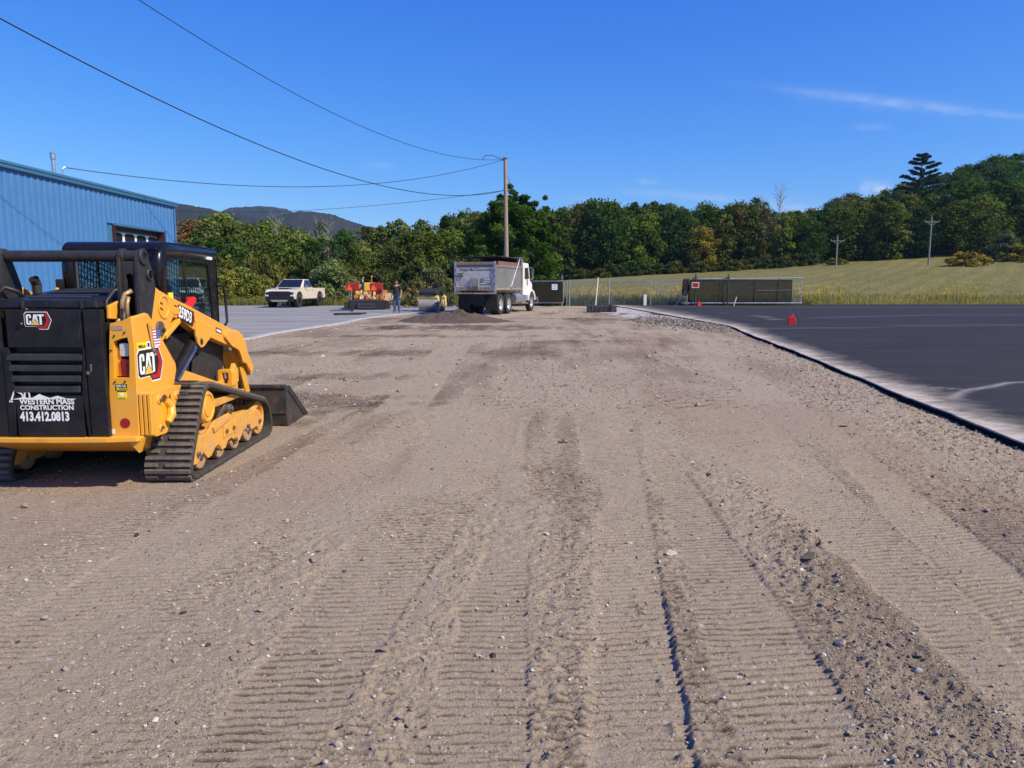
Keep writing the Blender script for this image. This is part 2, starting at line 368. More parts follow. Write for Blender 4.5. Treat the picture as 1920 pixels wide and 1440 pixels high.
# pavement polygon on the left (old grey concrete/asphalt): everything left of PX(Y)
def pave_edge(Y): return np.where(Y < 37, -9.15 + .0785 * np.minimum(Y, 37) , -6.25 + 2.2 * sstep(37, 47, Y) * 2.2) + .12 * np.sin(Y * .7)
NC = 725
ys = np.concatenate([np.exp(np.linspace(math.log(.9), math.log(1.6), 50))[:-1], np.exp(np.linspace(math.log(1.6), math.log(9), 830))[:-1], np.exp(np.linspace(math.log(9), math.log(62), 300))]); NR = len(ys); us = np.concatenate([np.linspace(-1.6, -.80, 50)[:-1], np.linspace(-.80, .82, 620)[:-1], np.linspace(.82, 1.7, 55)]); NC = len(us)
YY, UU = np.meshgrid(ys, us, indexing='ij'); XX = UU * (YY + .35)
HH, TT, GG, LN, SH = dirt_fields(XX, YY)
HH = lane_fade(HH, YY)
und = sstep(0, .25, XX - lot_edge(YY)) * (1 - sstep(ASPH_END + 8, ASPH_END + 10, YY)); HH = HH * (1 - und) - .02 * und
pv = sstep(-.15, .05, pave_edge(YY) - XX) * sstep(11, 12, YY); HH = HH * (1 - pv) - .035 * pv
ld = ((XX + 3.3) / 1.1) ** 2 + ((YY - 6.4) / 1.1) ** 2; HH = np.where(ld < 1, np.minimum(HH, .0), HH)
# pinkish crushed stone showing through
PK = sstep(.05, .4, fbm(XX * .9, YY * .35, 3, 13) + .30 * np.exp(-((XX + 3.2) / 1.2) ** 2 - ((YY - 3.6) / 1.6) ** 2) + .18 * np.exp(-((XX - .2) / .35) ** 2 - ((YY - 4.6) / 1.3) ** 2))
idx = np.arange(NR * NC).reshape(NR, NC)
quads = np.stack([idx[:-1, :-1], idx[:-1, 1:], idx[1:, 1:], idx[1:, :-1]], -1).reshape(-1, 4)
def dirt_material():
    m, nd, lk, b = newmat('graded_dirt')
    co = N(nd, 'ShaderNodeTexCoord').outputs['Object']
    at = N(nd, 'ShaderNodeAttribute', attribute_name='tone').outputs['Fac']; pk = N(nd, 'ShaderNodeAttribute', attribute_name='pink').outputs['Fac']
    n1 = noise(nd, lk, 38, 6, .7, co); n2 = noise(nd, lk, 210, 3, .6, co)
    t = M('ADD', at, M('MULTIPLY', M('SUBTRACT', n1, .5), .42, nodes=nd, links=lk), nodes=nd, links=lk)
    t = M('ADD', t, M('MULTIPLY', M('SUBTRACT', n2, .5), .42, nodes=nd, links=lk), nodes=nd, links=lk)
    c = ramp(nd, lk, t, [(.02, (.042, .0315, .0225)), (.34, (.122, .0915, .0645)), (.58, (.207, .159, .112)), (.95, (.40, .325, .240))])
    c = mixc(nd, lk, M('MULTIPLY', pk, .25, nodes=nd, links=lk), c, (.30, .18, .14))
    st = None
    for vs, thr, dens in ((26, .26, .86), (60, .32, .74), (125, .34, .66)):
        vo = N(nd, 'ShaderNodeTexVoronoi'); vo.inputs['Scale'].default_value = vs; lk.new(co, vo.inputs['Vector'])
        sep = N(nd, 'ShaderNodeSeparateColor'); lk.new(vo.outputs['Color'], sep.inputs[0])
        q = M('MULTIPLY', M('LESS_THAN', vo.outputs['Distance'], thr, nodes=nd, links=lk), M('GREATER_THAN', sep.outputs[0], dens, nodes=nd, links=lk), nodes=nd, links=lk)
        stc = ramp(nd, lk, sep.outputs[1], [(0, (.085, .070, .058)), (.35, (.26, .215, .17)), (.7, (.42, .365, .31)), (1, (.68, .63, .57))])
        c = mixc(nd, lk, M('MULTIPLY', q, .8, nodes=nd, links=lk), c, stc)
        st = q if st is None else M('MAXIMUM', st, q, nodes=nd, links=lk)
    lk.new(c, b.inputs['Base Color']); b.inputs['Roughness'].default_value = .95; b.inputs['Specular IOR Level'].default_value = .15
    bp = N(nd, 'ShaderNodeBump'); bp.inputs['Strength'].default_value = 1.0; bp.inputs['Distance'].default_value = .018
    n3 = noise(nd, lk, 95, 5, .7, co)
    lk.new(M('ADD', n3, M('MULTIPLY', st, .5, nodes=nd, links=lk), nodes=nd, links=lk), bp.inputs['Height']); lk.new(bp.outputs[0], b.inputs['Normal'])
    return m
DIRT = dirt_material()
me = npmesh('dirt_lot', np.stack([XX, YY, HH], -1).reshape(-1, 3), quads, DIRT, True, {'tone': ('FLOAT', 'POINT', TT), 'pink': ('FLOAT', 'POINT', PK)})
settags(link('dirt_lot', me), kind='structure')
def hgt(x, y):
    h = dirt_fields(np.array([x], float), np.array([y], float))[0]; return float(lane_fade(h, np.array([y]))[0])
# the wide ground sheet under everything, to the horizon
gs = MB(); gs.add([(-3400, -3400, -.45), (3400, -3400, -.45), (3400, 3400, -.45), (-3400, 3400, -.45)], [(0, 1, 2, 3)])
gs.build('ground', mat('far_ground', (.10, .095, .05), .95, var=.3, scale=.01), kind='structure')
gb = MB(); gb.add([(-60, -60, -.09), (60, -60, -.09), (60, 56, -.09), (-60, 56, -.09)], [(0, 1, 2, 3)])
gb.build('lot_base', mat('lot_base', (.19, .148, .108), .95, var=.3, scale=2.5, bump=1, bscale=30), kind='structure')

# new black asphalt: a slab with a raw cut edge
def asphalt_material():
    m, nd, lk, b = newmat('new_asphalt')
    co = N(nd, 'ShaderNodeTexCoord').outputs['Object']
    ed = N(nd, 'ShaderNodeAttribute', attribute_name='edge').outputs['Fac']
    mp = N(nd, 'ShaderNodeMapping'); lk.new(co, mp.inputs[0]); mp.inputs['Scale'].default_value = (.22, 1.5, 1); mp.inputs['Rotation'].default_value = (0, 0, .07)
    n1 = noise(nd, lk, 1.0, 5, .62, mp.outputs[0]); n2 = noise(nd, lk, 120, 3, .6, co); n3 = noise(nd, lk, 1.6, 6, .65, co, .4)
    c = mixc(nd, lk, ramp(nd, lk, n1, [(.3, 0), (.75, 1)]), (.014, .0135, .016), (.033, .0315, .036))
    mpb = N(nd, 'ShaderNodeMapping'); lk.new(co, mpb.inputs[0]); mpb.inputs['Scale'].default_value = (.05, .95, 1); mpb.inputs['Rotation'].default_value = (0, 0, .02)
    n4 = noise(nd, lk, 1.3, 7, .7, mpb.outputs[0])
    c = mixc(nd, lk, ramp(nd, lk, n4, [(.57, 0), (.68, .13), (.74, .03)]), c, (.20, .19, .18))
    c = mixc(nd, lk, M('MULTIPLY', n2, .30, nodes=nd, links=lk), c, (.060, .056, .056))
    mpd = N(nd, 'ShaderNodeMapping'); lk.new(co, mpd.inputs[0]); mpd.inputs['Scale'].default_value = (1.7, 2.3, 1); mpd.inputs['Rotation'].default_value = (0, 0, .35)
    n5 = noise(nd, lk, 1.5, 8, .72, mpd.outputs[0], .5); n6 = noise(nd, lk, .55, 3, .5, co)
    dd = M('ADD', ed, M('MULTIPLY', M('SUBTRACT', n5, .5, nodes=nd, links=lk), 1.5, nodes=nd, links=lk), nodes=nd, links=lk)
    dd = M('ADD', dd, M('MULTIPLY', M('SUBTRACT', n6, .5, nodes=nd, links=lk), .7, nodes=nd, links=lk), nodes=nd, links=lk)
    dust = ramp(nd, lk, dd, [(.0, .86), (.20, .58), (.48, .24), (1.0, 0)])
    c = mixc(nd, lk, dust, c, (.56, .485, .40))
    sc = N(nd, 'ShaderNodeAttribute', attribute_name='scuff').outputs['Fac']
    c = mixc(nd, lk, M('MULTIPLY', sc, M('ADD', n3, .2, nodes=nd, links=lk), nodes=nd, links=lk), c, (.42, .39, .37))
    lk.new(c, b.inputs['Base Color']); b.inputs['Roughness'].default_value = .85; b.inputs['Specular IOR Level'].default_value = .22
    bp = N(nd, 'ShaderNodeBump'); bp.inputs['Strength'].default_value = .5; bp.inputs['Distance'].default_value = .006
    lk.new(noise(nd, lk, 160, 3, .6, co), bp.inputs['Height']); lk.new(bp.outputs[0], b.inputs['Normal'])
    return m
ASPH = asphalt_material()
AY = np.concatenate([np.linspace(1.5, ASPH_END, 230), np.linspace(ASPH_END + .4, 56.5, 70)])
AS = np.concatenate([[0, .012, .03], np.linspace(.1, 3, 30), np.linspace(3.4, 60, 110)])
ea = lot_edge(AY)
far = AY > ASPH_END                                        # beyond the cut edge the lot widens towards the gate
ea = np.where(far, lot_edge(ASPH_END) - (AY - ASPH_END) * .015 + .9 * sstep(0, 3, AY - ASPH_END) * 0, ea)
ea = ea + .018 * fbm(AY * 6, AY * 0 + 3, 3, 4)
AYg, ASg = np.meshgrid(AY, AS, indexing='ij'); AX = ea[:, None] + ASg
ATOP = .068
AZ = ATOP + .004 * fbm(AX * .6, AYg * .6, 2, 8) - .012 * (ASg < .005)
scf = np.zeros_like(AX)
def scuff(pts, w, k):
    global scf
    for (x0, y0), (x1, y1) in zip(pts[:-1], pts[1:]):
        dx, dy = x1 - x0, y1 - y0; L2 = dx * dx + dy * dy
        t = np.clip(((AX - x0) * dx + (AYg - y0) * dy) / L2, 0, 1)
        d = np.hypot(AX - x0 - t * dx, AYg - y0 - t * dy); scf = np.maximum(scf, k * np.exp(-(d / w) ** 2))
scuff([(5.6, 9.3), (5.95, 9.75), (6.3, 10.1), (6.9, 10.5), (7.4, 10.9), (8.2, 11.05), (9.2, 11.4), (11, 11.5), (14, 12.1)], .055, .75); scuff([(5.5, 10.6), (6.0, 10.35), (6.3, 10.1)], .05, .6)
scuff([(8.3, 24.7), (10.5, 25.2), (12.4, 25.3)], .2, .22); scuff([(9, 51), (16, 49), (40, 48)], .30, .3); scuff([(11, 31), (11.6, 34), (11.1, 39)], .12, .45); scuff([(14, 26.6), (30, 27.6)], .5, .12); scuff([(13.4, 33), (20, 36), (40, 38)], .4, .14)
edge = ASg + 0 * AX
wide = sstep(20, 44, AYg); edge = edge * 1.15 / (.9 + 1.5 * wide)
ia = np.arange(AX.size).reshape(AX.shape); qa = np.stack([ia[:-1, :-1], ia[:-1, 1:], ia[1:, 1:], ia[1:, :-1]], -1).reshape(-1, 4)
me = npmesh('asphalt_lot', np.stack([AX, AYg, AZ], -1).reshape(-1, 3), qa, ASPH, False, {'edge': ('FLOAT', 'POINT', edge), 'scuff': ('FLOAT', 'POINT', scf)})
settags(link('asphalt_lot', me), kind='structure')
# the raw vertical cut face, its own crumbling strip
ce = MB(); pr = None
for i in range(len(AY)):
    if AY[i] > ASPH_END + 1: break
    e = float(ea[i]); j1, j2 = rnd.uniform(-.012, .012), rnd.uniform(-.02, .02)
    ring = [(e + .001, AY[i], ATOP - .0125), (e - .008 + j1 * .5, AY[i], ATOP - .022), (e - .012 + j2 * .6, AY[i], .010), (e - .03 + j2, AY[i], -.05)]
    o = len(ce.v); ce.v.extend(ring)
    if i:
        for k in range(3): ce.f.append((o + k, o + k + 1, o - 4 + k + 1, o - 4 + k)); ce.m.append(0)
ce.build('asphalt_edge', mat('asphalt_cut', (.016, .0145, .0135), 1.0, var=.5, scale=20, bump=.9, bscale=50, spec=0), kind='structure', recalc=False)

# old grey pavement to the left
def pave_material():
    m, nd, lk, b = newmat('old_pavement')
    co = N(nd, 'ShaderNodeTexCoord').outputs['Object']; ed = N(nd, 'ShaderNodeAttribute', attribute_name='edge').outputs['Fac']
    mp = N(nd, 'ShaderNodeMapping'); lk.new(co, mp.inputs[0]); mp.inputs['Scale'].default_value = (.18, .9, 1); mp.inputs['Rotation'].default_value = (0, 0, -.12)
    n1 = noise(nd, lk, .9, 6, .6, mp.outputs[0]); n2 = noise(nd, lk, 70, 3, .6, co); n3 = noise(nd, lk, 2.5, 5, .6, co)
    c = mixc(nd, lk, ramp(nd, lk, n1, [(.32, 0), (.7, 1)]), (.165, .165, .17), (.34, .335, .33))
    c = mixc(nd, lk, ramp(nd, lk, noise(nd, lk, 1.6, 7, .7, mp.outputs[0]), [(.60, 0), (.66, .7), (.70, 0)]), c, (.07, .07, .075))
    c = mixc(nd, lk, M('MULTIPLY', n2, .4, nodes=nd, links=lk), c, (.24, .235, .23))
    c = mixc(nd, lk, ramp(nd, lk, M('ADD', ed, M('MULTIPLY', n3, .35, nodes=nd, links=lk), nodes=nd, links=lk), [(.15, .85), (.5, 0)]), c, (.50, .46, .42))
    lk.new(c, b.inputs['Base Color']); b.inputs['Roughness'].default_value = .85; b.inputs['Specular IOR Level'].default_value = .25
    return m
PY = np.linspace(8, 56, 150); PS = np.concatenate([np.linspace(0, 2, 14), np.linspace(2.5, 40, 60)])
PYg, PSg = np.meshgrid(PY, PS, indexing='ij'); pe = pave_edge(PY) + .1 * fbm(PY * 1.5, PY * 0, 3, 5)
PX = pe[:, None] - PSg; ip = np.arange(PX.size).reshape(PX.shape); qp = np.stack([ip[:-1, :-1], ip[1:, :-1], ip[1:, 1:], ip[:-1, 1:]], -1).reshape(-1, 4)
PZ = .022 + .004 * fbm(PX, PYg, 2, 3) - .045 * (PSg < .01)
me = npmesh('old_pavement', np.stack([PX, PYg, PZ], -1).reshape(-1, 3), qp, pave_material(), True, {'edge': ('FLOAT', 'POINT', PSg)})
settags(link('old_pavement', me), kind='structure')

# field, rising away to the right, and the wooded hill behind it
ZK = ((-1.2, 0), (-.35, .2), (-.1, 1.0), (.05, 2.0), (.1, 2.5), (.3, 4.0), (.4, 5.0), (.55, 6.1), (.7, 7.5), (1.2, 11))
def fieldz(X, Y):
    X, Y = np.asarray(X, float), np.asarray(Y, float)
    k = np.interp(X / 140.0, [a for a, _ in ZK], [b for _, b in ZK])
    t = np.clip((Y - 58) / 82.0, 0, 1.25); z = k * t + .35 * sstep(56.5, 60, Y) * sstep(3, 9, X)
    # hill
    hx = np.interp(X, [20, 60, 102, 121, 140, 182, 230, 320], [0, 0, 5, 10, 15, 25, 34, 46])
    z = z + hx * sstep(138, 262, Y) * 1.0
    return z + .12 * fbm(X * .07, Y * .07, 3, 2) * sstep(58, 66, Y)
fx = np.linspace(-150, 330, 321); fy = np.concatenate([np.linspace(55.6, 75, 45), np.linspace(76, 330, 150)])
FY, FX = np.meshgrid(fy, fx, indexing='ij'); FZ = fieldz(FX, FY) - .03 - .3 * sstep(56.4, 55.7, FY)
FZ = np.where(FX < 2, np.maximum(FZ, .0) + .012, FZ + .012)
def field_material():
    m, nd, lk, b = newmat('meadow')
    co = N(nd, 'ShaderNodeTexCoord').outputs['Object']
    mp = N(nd, 'ShaderNodeMapping'); lk.new(co, mp.inputs[0]); mp.inputs['Rotation'].default_value = (0, 0, -.95); mp.inputs['Scale'].default_value = (.35, .045, 1)
    n1 = noise(nd, lk, 1.0, 4, .5, mp.outputs[0]); n2 = noise(nd, lk, .09, 5, .6, co); n3 = noise(nd, lk, 3.0, 5, .75, co)
    c = mixc(nd, lk, ramp(nd, lk, n2, [(.35, 0), (.65, 1)]), (.142, .150, .048), (.215, .195, .076))
    c = mixc(nd, lk, ramp(nd, lk, n1, [(.40, 0), (.6, .75)]), c, (.175, .150, .058))
    wv = N(nd, 'ShaderNodeTexWave', wave_type='BANDS'); wv.inputs['Scale'].default_value = .11; wv.inputs['Distortion'].default_value = 3.5; wv.inputs['Detail'].default_value = 3; wv.inputs['Detail Scale'].default_value = .6
    mw = N(nd, 'ShaderNodeMapping'); lk.new(co, mw.inputs[0]); mw.inputs['Rotation'].default_value = (0, 0, .62); lk.new(mw.outputs[0], wv.inputs['Vector'])
    c = mixc(nd, lk, ramp(nd, lk, wv.outputs[1], [(.25, .42), (.6, 0)]), c, (.12, .115, .042))
    c = mixc(nd, lk, ramp(nd, lk, n3, [(.3, .35), (.5, 0)]), c, (.10, .10, .034))
    c = mixc(nd, lk, ramp(nd, lk, n3, [(.58, 0), (.8, .3)]), c, (.36, .30, .15))
    lk.new(c, b.inputs['Base Color']); b.inputs['Roughness'].default_value = .95; b.inputs['Specular IOR Level'].default_value = .1
    bp = N(nd, 'ShaderNodeBump'); bp.inputs['Strength'].default_value = .7; bp.inputs['Distance'].default_value = .10
    lk.new(n3, bp.inputs['Height']); lk.new(bp.outputs[0], b.inputs['Normal'])
    return m
MEADOW = field_material()
iff = np.arange(FX.size).reshape(FX.shape); qf = np.stack([iff[:-1, :-1], iff[:-1, 1:], iff[1:, 1:], iff[1:, :-1]], -1).reshape(-1, 4)
settags(link('field', npmesh('field', np.stack([FX, FY, FZ], -1).reshape(-1, 3), qf, MEADOW, True)), kind='structure')
# far mountains: three wooded ridges
def ridge(D, pts, seed, col, name='mountain'):
    """pts: (azimuth tangent u, top elevation tangent v)"""
    u = np.linspace(pts[0][0], pts[-1][0], 420); top = np.interp(u, [p[0] for p in pts], [p[1] for p in pts]) * D + 1.5
    k = np.array([.25, .5, .25])
    for _ in range(6): top = np.convolve(np.pad(top, 1, 'edge'), k, 'valid')
    rows = np.linspace(0, 1, 26); Vv = []
    for r in rows:
        z = -2 + (top + 2) * np.sin(r * math.pi / 2) ** .9; y = D * (.70 + .30 * r) + 0 * u
        z = z + D / 2400 * (14 * fbm(u * 30, u * 0 + r * 5, 3, seed) * (r < .95) + 3.5 * vnoise(u * 520, u * 0 + r * 40, seed + 1))
        Vv.append(np.stack([u * D * (.78 + .22 * r), y, z], -1))
    back = np.stack([u * D * 1.1, np.full_like(u, D * 1.2), np.full_like(u, -4)], -1); Vv.append(back)
    Vv = np.array(Vv); ii = np.arange(Vv.shape[0] * len(u)).reshape(Vv.shape[0], len(u))
    q = np.stack([ii[:-1, :-1], ii[:-1, 1:], ii[1:, 1:], ii[1:, :-1]], -1).reshape(-1, 4)
    settags(link(name, npmesh(name, Vv.reshape(-1, 3), q, col, True)), kind='structure')
def mountain_material():
    m, nd, lk, b = newmat('far_woods')
    co = N(nd, 'ShaderNodeTexCoord').outputs['Object']; n1 = noise(nd, lk, .11, 5, .75, co); n2 = noise(nd, lk, .004, 4, .6, co)
    c = mixc(nd, lk, n1, (.012, .021, .017), (.042, .050, .034)); c = mixc(nd, lk, ramp(nd, lk, n2, [(.4, 0), (.7, .5)]), c, (.050, .045, .030))
    lk.new(c, b.inputs['Base Color']); b.inputs['Roughness'].default_value = 1; b.inputs['Specular IOR Level'].default_value = 0
    bp = N(nd, 'ShaderNodeBump'); bp.inputs['Strength'].default_value = 1; bp.inputs['Distance'].default_value = 5
    lk.new(n1, bp.inputs['Height']); lk.new(bp.outputs[0], b.inputs['Normal']); return m
FARW = mountain_material()
def uv(px, py): return ((px - 960) / 1386.7, (535 - py) / 1386.7)
ridge(2400, [uv(*q) for q in [(380, 430), (440, 402), (480, 397), (520, 394), (545, 397), (570, 408), (640, 430)]], 3, FARW)
ridge(1500, [uv(*q) for q in [(60, 372), (200, 380), (330, 389), (380, 394), (420, 403), (470, 411), (540, 418), (620, 436)]], 5, FARW)
ridge(1750, [uv(*q) for q in [(500, 430), (545, 411), (572, 403), (600, 405), (630, 411), (660, 419), (690, 428), (760, 440)]], 8, FARW)
ridge(620, [uv(*q) for q in [(-400, 470), (200, 462), (600, 460), (900, 455), (1200, 452), (1500, 455), (1900, 420), (2600, 380)]], 12, FARW, 'hill')  # added ridge behind all trees, blocks the bright horizon between the trunks
# ================================================================== BLUE METAL BUILDING (left)
BLUE = mat('blue_steel_siding', (.052, .170, .385), .45, var=.05, scale=1.2, dust=.10, dustcol=(.2, .3, .45), spec=.4)
BLUET = mat('blue_steel_trim', (.045, .155, .27), .4, var=.05, scale=2)
BX, BY0, BY1, EAVE = -14.7, 6.2, 32.85, 5.0
bld = empty('metal_building', (BX, BY1, 0), label='blue corrugated metal building with a roll-up door behind the loader', cat='building')
def BB(name, fn, mats, bevel=0, parent=None, **k):
    m = MB(); fn(m); o = m.build(name, mats, parent or bld, bevel, **k)
    if parent is None: o.matrix_parent_inverse = Matrix.Translation((-BX, -BY1, 0))
    else: pass
    return o
PW = .915                                          # one siding sheet: three ribs
def sheet_mesh(z0, z1, name='siding_panel'):
    prof = []; n = 3; pitch = PW / n
    for k in range(n):
        y = k * pitch; prof += [(y, 0), (y + .10, 0), (y + .128, .034), (y + .162, .034), (y + .19, 0)]
        prof += [(y + .225, 0), (y + .235, .008), (y + .25, .008), (y + .26, 0)]
    prof.append((PW - .003, 0)); m = MB(); k = len(prof)
    m.add([(x, y, z0) for y, x in prof] + [(x, y, z1) for y, x in prof], [(i, i + 1, k + i + 1, k + i) for i in range(k - 1)])
    m.add([(-.03, 0, z0), (-.03, PW, z0), (-.03, PW, z1), (-.03, 0, z1)], [(0, 1, 2, 3)])
    return m.mesh(name, BLUE, recalc=False)
DO0, DO1, DTOP = 27.80, 31.78, 3.76
full, over = sheet_mesh(.0, EAVE - .10), sheet_mesh(DTOP, EAVE - .10, 'siding_panel')
y = BY1 - PW; ny = int((BY1 - BY0) / PW)
for i in range(ny):
    yy = BY1 - (i + 1) * PW
    inside = yy > DO0 - .5 and yy + PW < DO1 + .5
    o = link('siding_panel', over if inside else full, bld); o.location = (0, yy - BY1, 0)
BB('wall_core', lambda m: (m.bx(BX - .35, BX - .06, BY0, DO0, 0, EAVE), m.bx(BX - .35, BX - .06, DO1, BY1, 0, EAVE), m.bx(BX - .35, BX - .06, DO0, DO1, DTOP, EAVE)), BLUET, kind='stuff')
BB('end_wall', lambda m: m.bx(BX - 20, BX - .06, BY1 - .25, BY1 - .02, 0, EAVE), BLUE)
BB('back_end_wall', lambda m: m.bx(BX - 20, BX - .06, BY0 + .02, BY0 + .25, 0, EAVE), BLUE)
BB('far_wall', lambda m: m.bx(BX - 20.2, BX - 20.0, BY0, BY1, 0, EAVE), BLUE)
BB('roof', lambda m: m.prism([(BX + .10, EAVE + .02), (BX - 10, EAVE + .86), (BX - 20.3, EAVE + .02), (BX - 20.3, EAVE - .10), (BX - 10, EAVE + .72), (BX - .1, EAVE - .10)], 'y', BY0 - .1, BY1 + .12), BLUET)
def fn(m):
    m.prism([(BX + .05, EAVE - .14), (BX + .115, EAVE - .14), (BX + .13, EAVE - .10), (BX + .13, EAVE - .045), (BX + .165, EAVE - .02), (BX + .165, EAVE + .055), (BX + .12, EAVE + .065), (BX + .05, EAVE + .06)], 'y', BY0 - .12, BY1 + .16)
BB('eave_gutter', fn, BLUET, .006)
BB('corner_trim', lambda m: m.prism([(BX + .05, BY1 - .10), (BX + .05, BY1 + .03), (BX - .1, BY1 + .03), (BX - .1, BY1 - .02), (BX + .036, BY1 - .02), (BX + .036, BY1 - .10)], 'z', 0, EAVE - .12), BLUE)
BB('base_trim', lambda m: m.bx(BX - .05, BX + .045, BY0, DO0, 0, .08), BLUET)
JAM = mat('door_jamb_brown', (.06, .014, .018), .5)
for (ya, yb) in ((DO0, DO0 + .05), (DO1 - .05, DO1)): BB('door_jamb', lambda m: m.bx(BX - .34, BX + .045, ya, yb, 0, DTOP - .05), JAM)
BB('door_header', lambda m: m.bx(BX - .34, BX + .05, DO0, DO1, DTOP - .05, DTOP + .03), BLUET)
door_g = BB('overhead_door', lambda m: m.bx(BX - .33, BX - .29, DO0 + .05, DO1 - .05, 0, 3.06), mat('door_white', (.78, .79, .80), .4))
BB('door_top_section', lambda m: m.bx(BX - .325, BX - .28, DO0 + .05, DO1 - .05, 3.56, DTOP - .05), mat('door_dark', (.02, .02, .022), .5))
gd = BB('window_section', lambda m: m.bx(BX - .33, BX - .285, DO0 + .05, DO1 - .05, 3.06, 3.555), mat('door_white', (.78, .79, .80), .4))
BB('section_rail', lambda m: m.bx(BX - .33, BX - .27, DO0 + .05, DO1 - .05, 3.51, 3.56), mat('door_rail', (.10, .10, .11), .4))
for k in range(4):
    yy = DO0 + .40 + k * .93
    w = BB('window', lambda m: m.ring(rrect(yy - .02, yy + .72, 3.11, 3.49, .16, 6), rrect(yy + .01, yy + .69, 3.14, 3.46, .14, 6), 'x', BX - .283, BX - .268), mat('seal_black', (.015, .015, .016), .5))
    pm = MB(); pm.prism(rrect(yy + .0, yy + .70, 3.13, 3.47, .15, 6), 'x', BX - .282, BX - .276); pn = pm.build('pane', mat('dark_pane', (.02, .022, .024), .08, spec=.8), w); 
GALV = mat('galvanised', (.52, .53, .54), .38, .85, var=.12, scale=9)
def fn(m): m.cyl((-16.0, 26.58, 5.0), (-16.0, 26.58, 5.92), .058, n=16)
flue = BB('flue_pipe', fn, GALV)
fm = MB(); fm.cyl((-16.0, 26.58, 5.86), (-16.0, 26.58, 6.04), .09, n=16); fm.cyl((-16.0, 26.58, 6.055), (-16.0, 26.58, 6.07), .098, n=16); fm.build('flue_cap', GALV, flue)
BB('service_mast', lambda m: (m.cyl((-16.0, 27.1, 5.05), (-16.0, 27.1, 5.62), .022, n=8), m.tube([(-16.0, 27.1, 5.60), (-15.96, 27.16, 5.68), (-15.9, 27.18, 5.62)], .026, 8)), GALV)
# ================================================================== TREES AND SHRUBS
def leafmat(name, trans=.28):
    m, nd, lk, b = newmat(name); out = nd['Material Output']; nd.remove(b)
    oi = N(nd, 'ShaderNodeObjectInfo'); at = N(nd, 'ShaderNodeAttribute', attribute_name='hue').outputs['Fac']
    hsv = N(nd, 'ShaderNodeHueSaturation'); lk.new(oi.outputs['Color'], hsv.inputs['Color'])
    lk.new(M('ADD', M('MULTIPLY', M('SUBTRACT', at, .5, nodes=nd, links=lk), -.045, nodes=nd, links=lk), .5, nodes=nd, links=lk), hsv.inputs['Hue'])
    lk.new(M('ADD', M('MULTIPLY', at, 1.35, nodes=nd, links=lk), .62, nodes=nd, links=lk), hsv.inputs['Value'])
    d = N(nd, 'ShaderNodeBsdfDiffuse'); t = N(nd, 'ShaderNodeBsdfTranslucent'); lk.new(hsv.outputs[0], d.inputs[0])
    lk.new(mixc(nd, lk, 1.0, hsv.outputs[0], (1.25, 1.3, .5), 'MULTIPLY'), t.inputs[0])
    mx = N(nd, 'ShaderNodeMixShader'); mx.inputs[0].default_value = trans; lk.new(d.outputs[0], mx.inputs[1]); lk.new(t.outputs[0], mx.inputs[2])
    lk.new(mx.outputs[0], out.inputs[0]); return m
LEAF = leafmat('leaves'); BARK = mat('bark', (.085, .070, .058), .9, var=.35, scale=3, bump=.6, bscale=12)
BARKL = mat('pale_bark', (.26, .24, .215), .9, var=.3, scale=3)
def leaf_cloud(centers, crad, nleaf, size, rng, flat=.75, up=.35, aspect=1.35):
    """leaf quads scattered in clumps: returns V, F, hue"""
    C = np.asarray(centers); n = len(C); k = nleaf
    P = rng.normal(size=(n, k, 3)); P /= np.linalg.norm(P, axis=2, keepdims=True); out = P.copy()
    P *= (rng.random((n, k, 1)) ** .45); P[..., 2] *= flat
    pos = C[:, None, :] + P * np.asarray(crad).reshape(-1, 1, 1)
    nrm = out * .8 + rng.normal(size=(n, k, 3)) * .55; nrm[..., 2] += up; nrm /= np.linalg.norm(nrm, axis=2, keepdims=True)
    a = np.cross(nrm, rng.normal(size=(n, k, 3))); a /= np.linalg.norm(a, axis=2, keepdims=True); b = np.cross(nrm, a)
    s = size * (.6 + .8 * rng.random((n, k, 1)))
    q = np.stack([pos - a * s * aspect, pos - b * s * .62, pos + a * s * aspect, pos + b * s * .62], 2)
    V = q.reshape(-1, 3); F = np.arange(len(V)).reshape(-1, 4)
    hue = np.repeat(np.clip(rng.random((n, 1)) * .75 + rng.random((n, k)) * .35 - .05, 0, 1).reshape(-1), 1)
    return V, F, hue
def crown_mesh(name, cs, cr, nleaf, size, seed, **k):
    V, F, h = leaf_cloud(cs, cr, nleaf, size, np.random.default_rng(seed), **k)
    return npmesh(name, V, F, LEAF, False, {'hue': ('FLOAT', 'FACE', h)})
def trunk_mesh(H, r, limbs, seed, top=.86, matl=None):
    rg = random.Random(seed); m = MB(); pts = [(rg.uniform(-.12, .12) * i * .3, rg.uniform(-.12, .12) * i * .3, H * top * i / 5) for i in range(6)]
    m.tube(pts, [r * (1 - .16 * i) for i in range(6)], 7)
    for k in range(limbs):
        z = H * rg.uniform(.28, .75); t = rg.uniform(0, 6.28); L = H * rg.uniform(.16, .30) * (1.15 - z / H * .6); b = Vector((pts[3][0] * z / H, pts[3][1] * z / H, z))
        e = b + Vector((math.cos(t) * L, math.sin(t) * L, L * rg.uniform(.35, .9))); mid = (b + e) / 2 + Vector((0, 0, L * .05))
        m.tube([b, mid, e], [r * .40, r * .26, r * .08], 5)
    return m.mesh('trunk', matl or BARK, recalc=False)
PROTO = {}
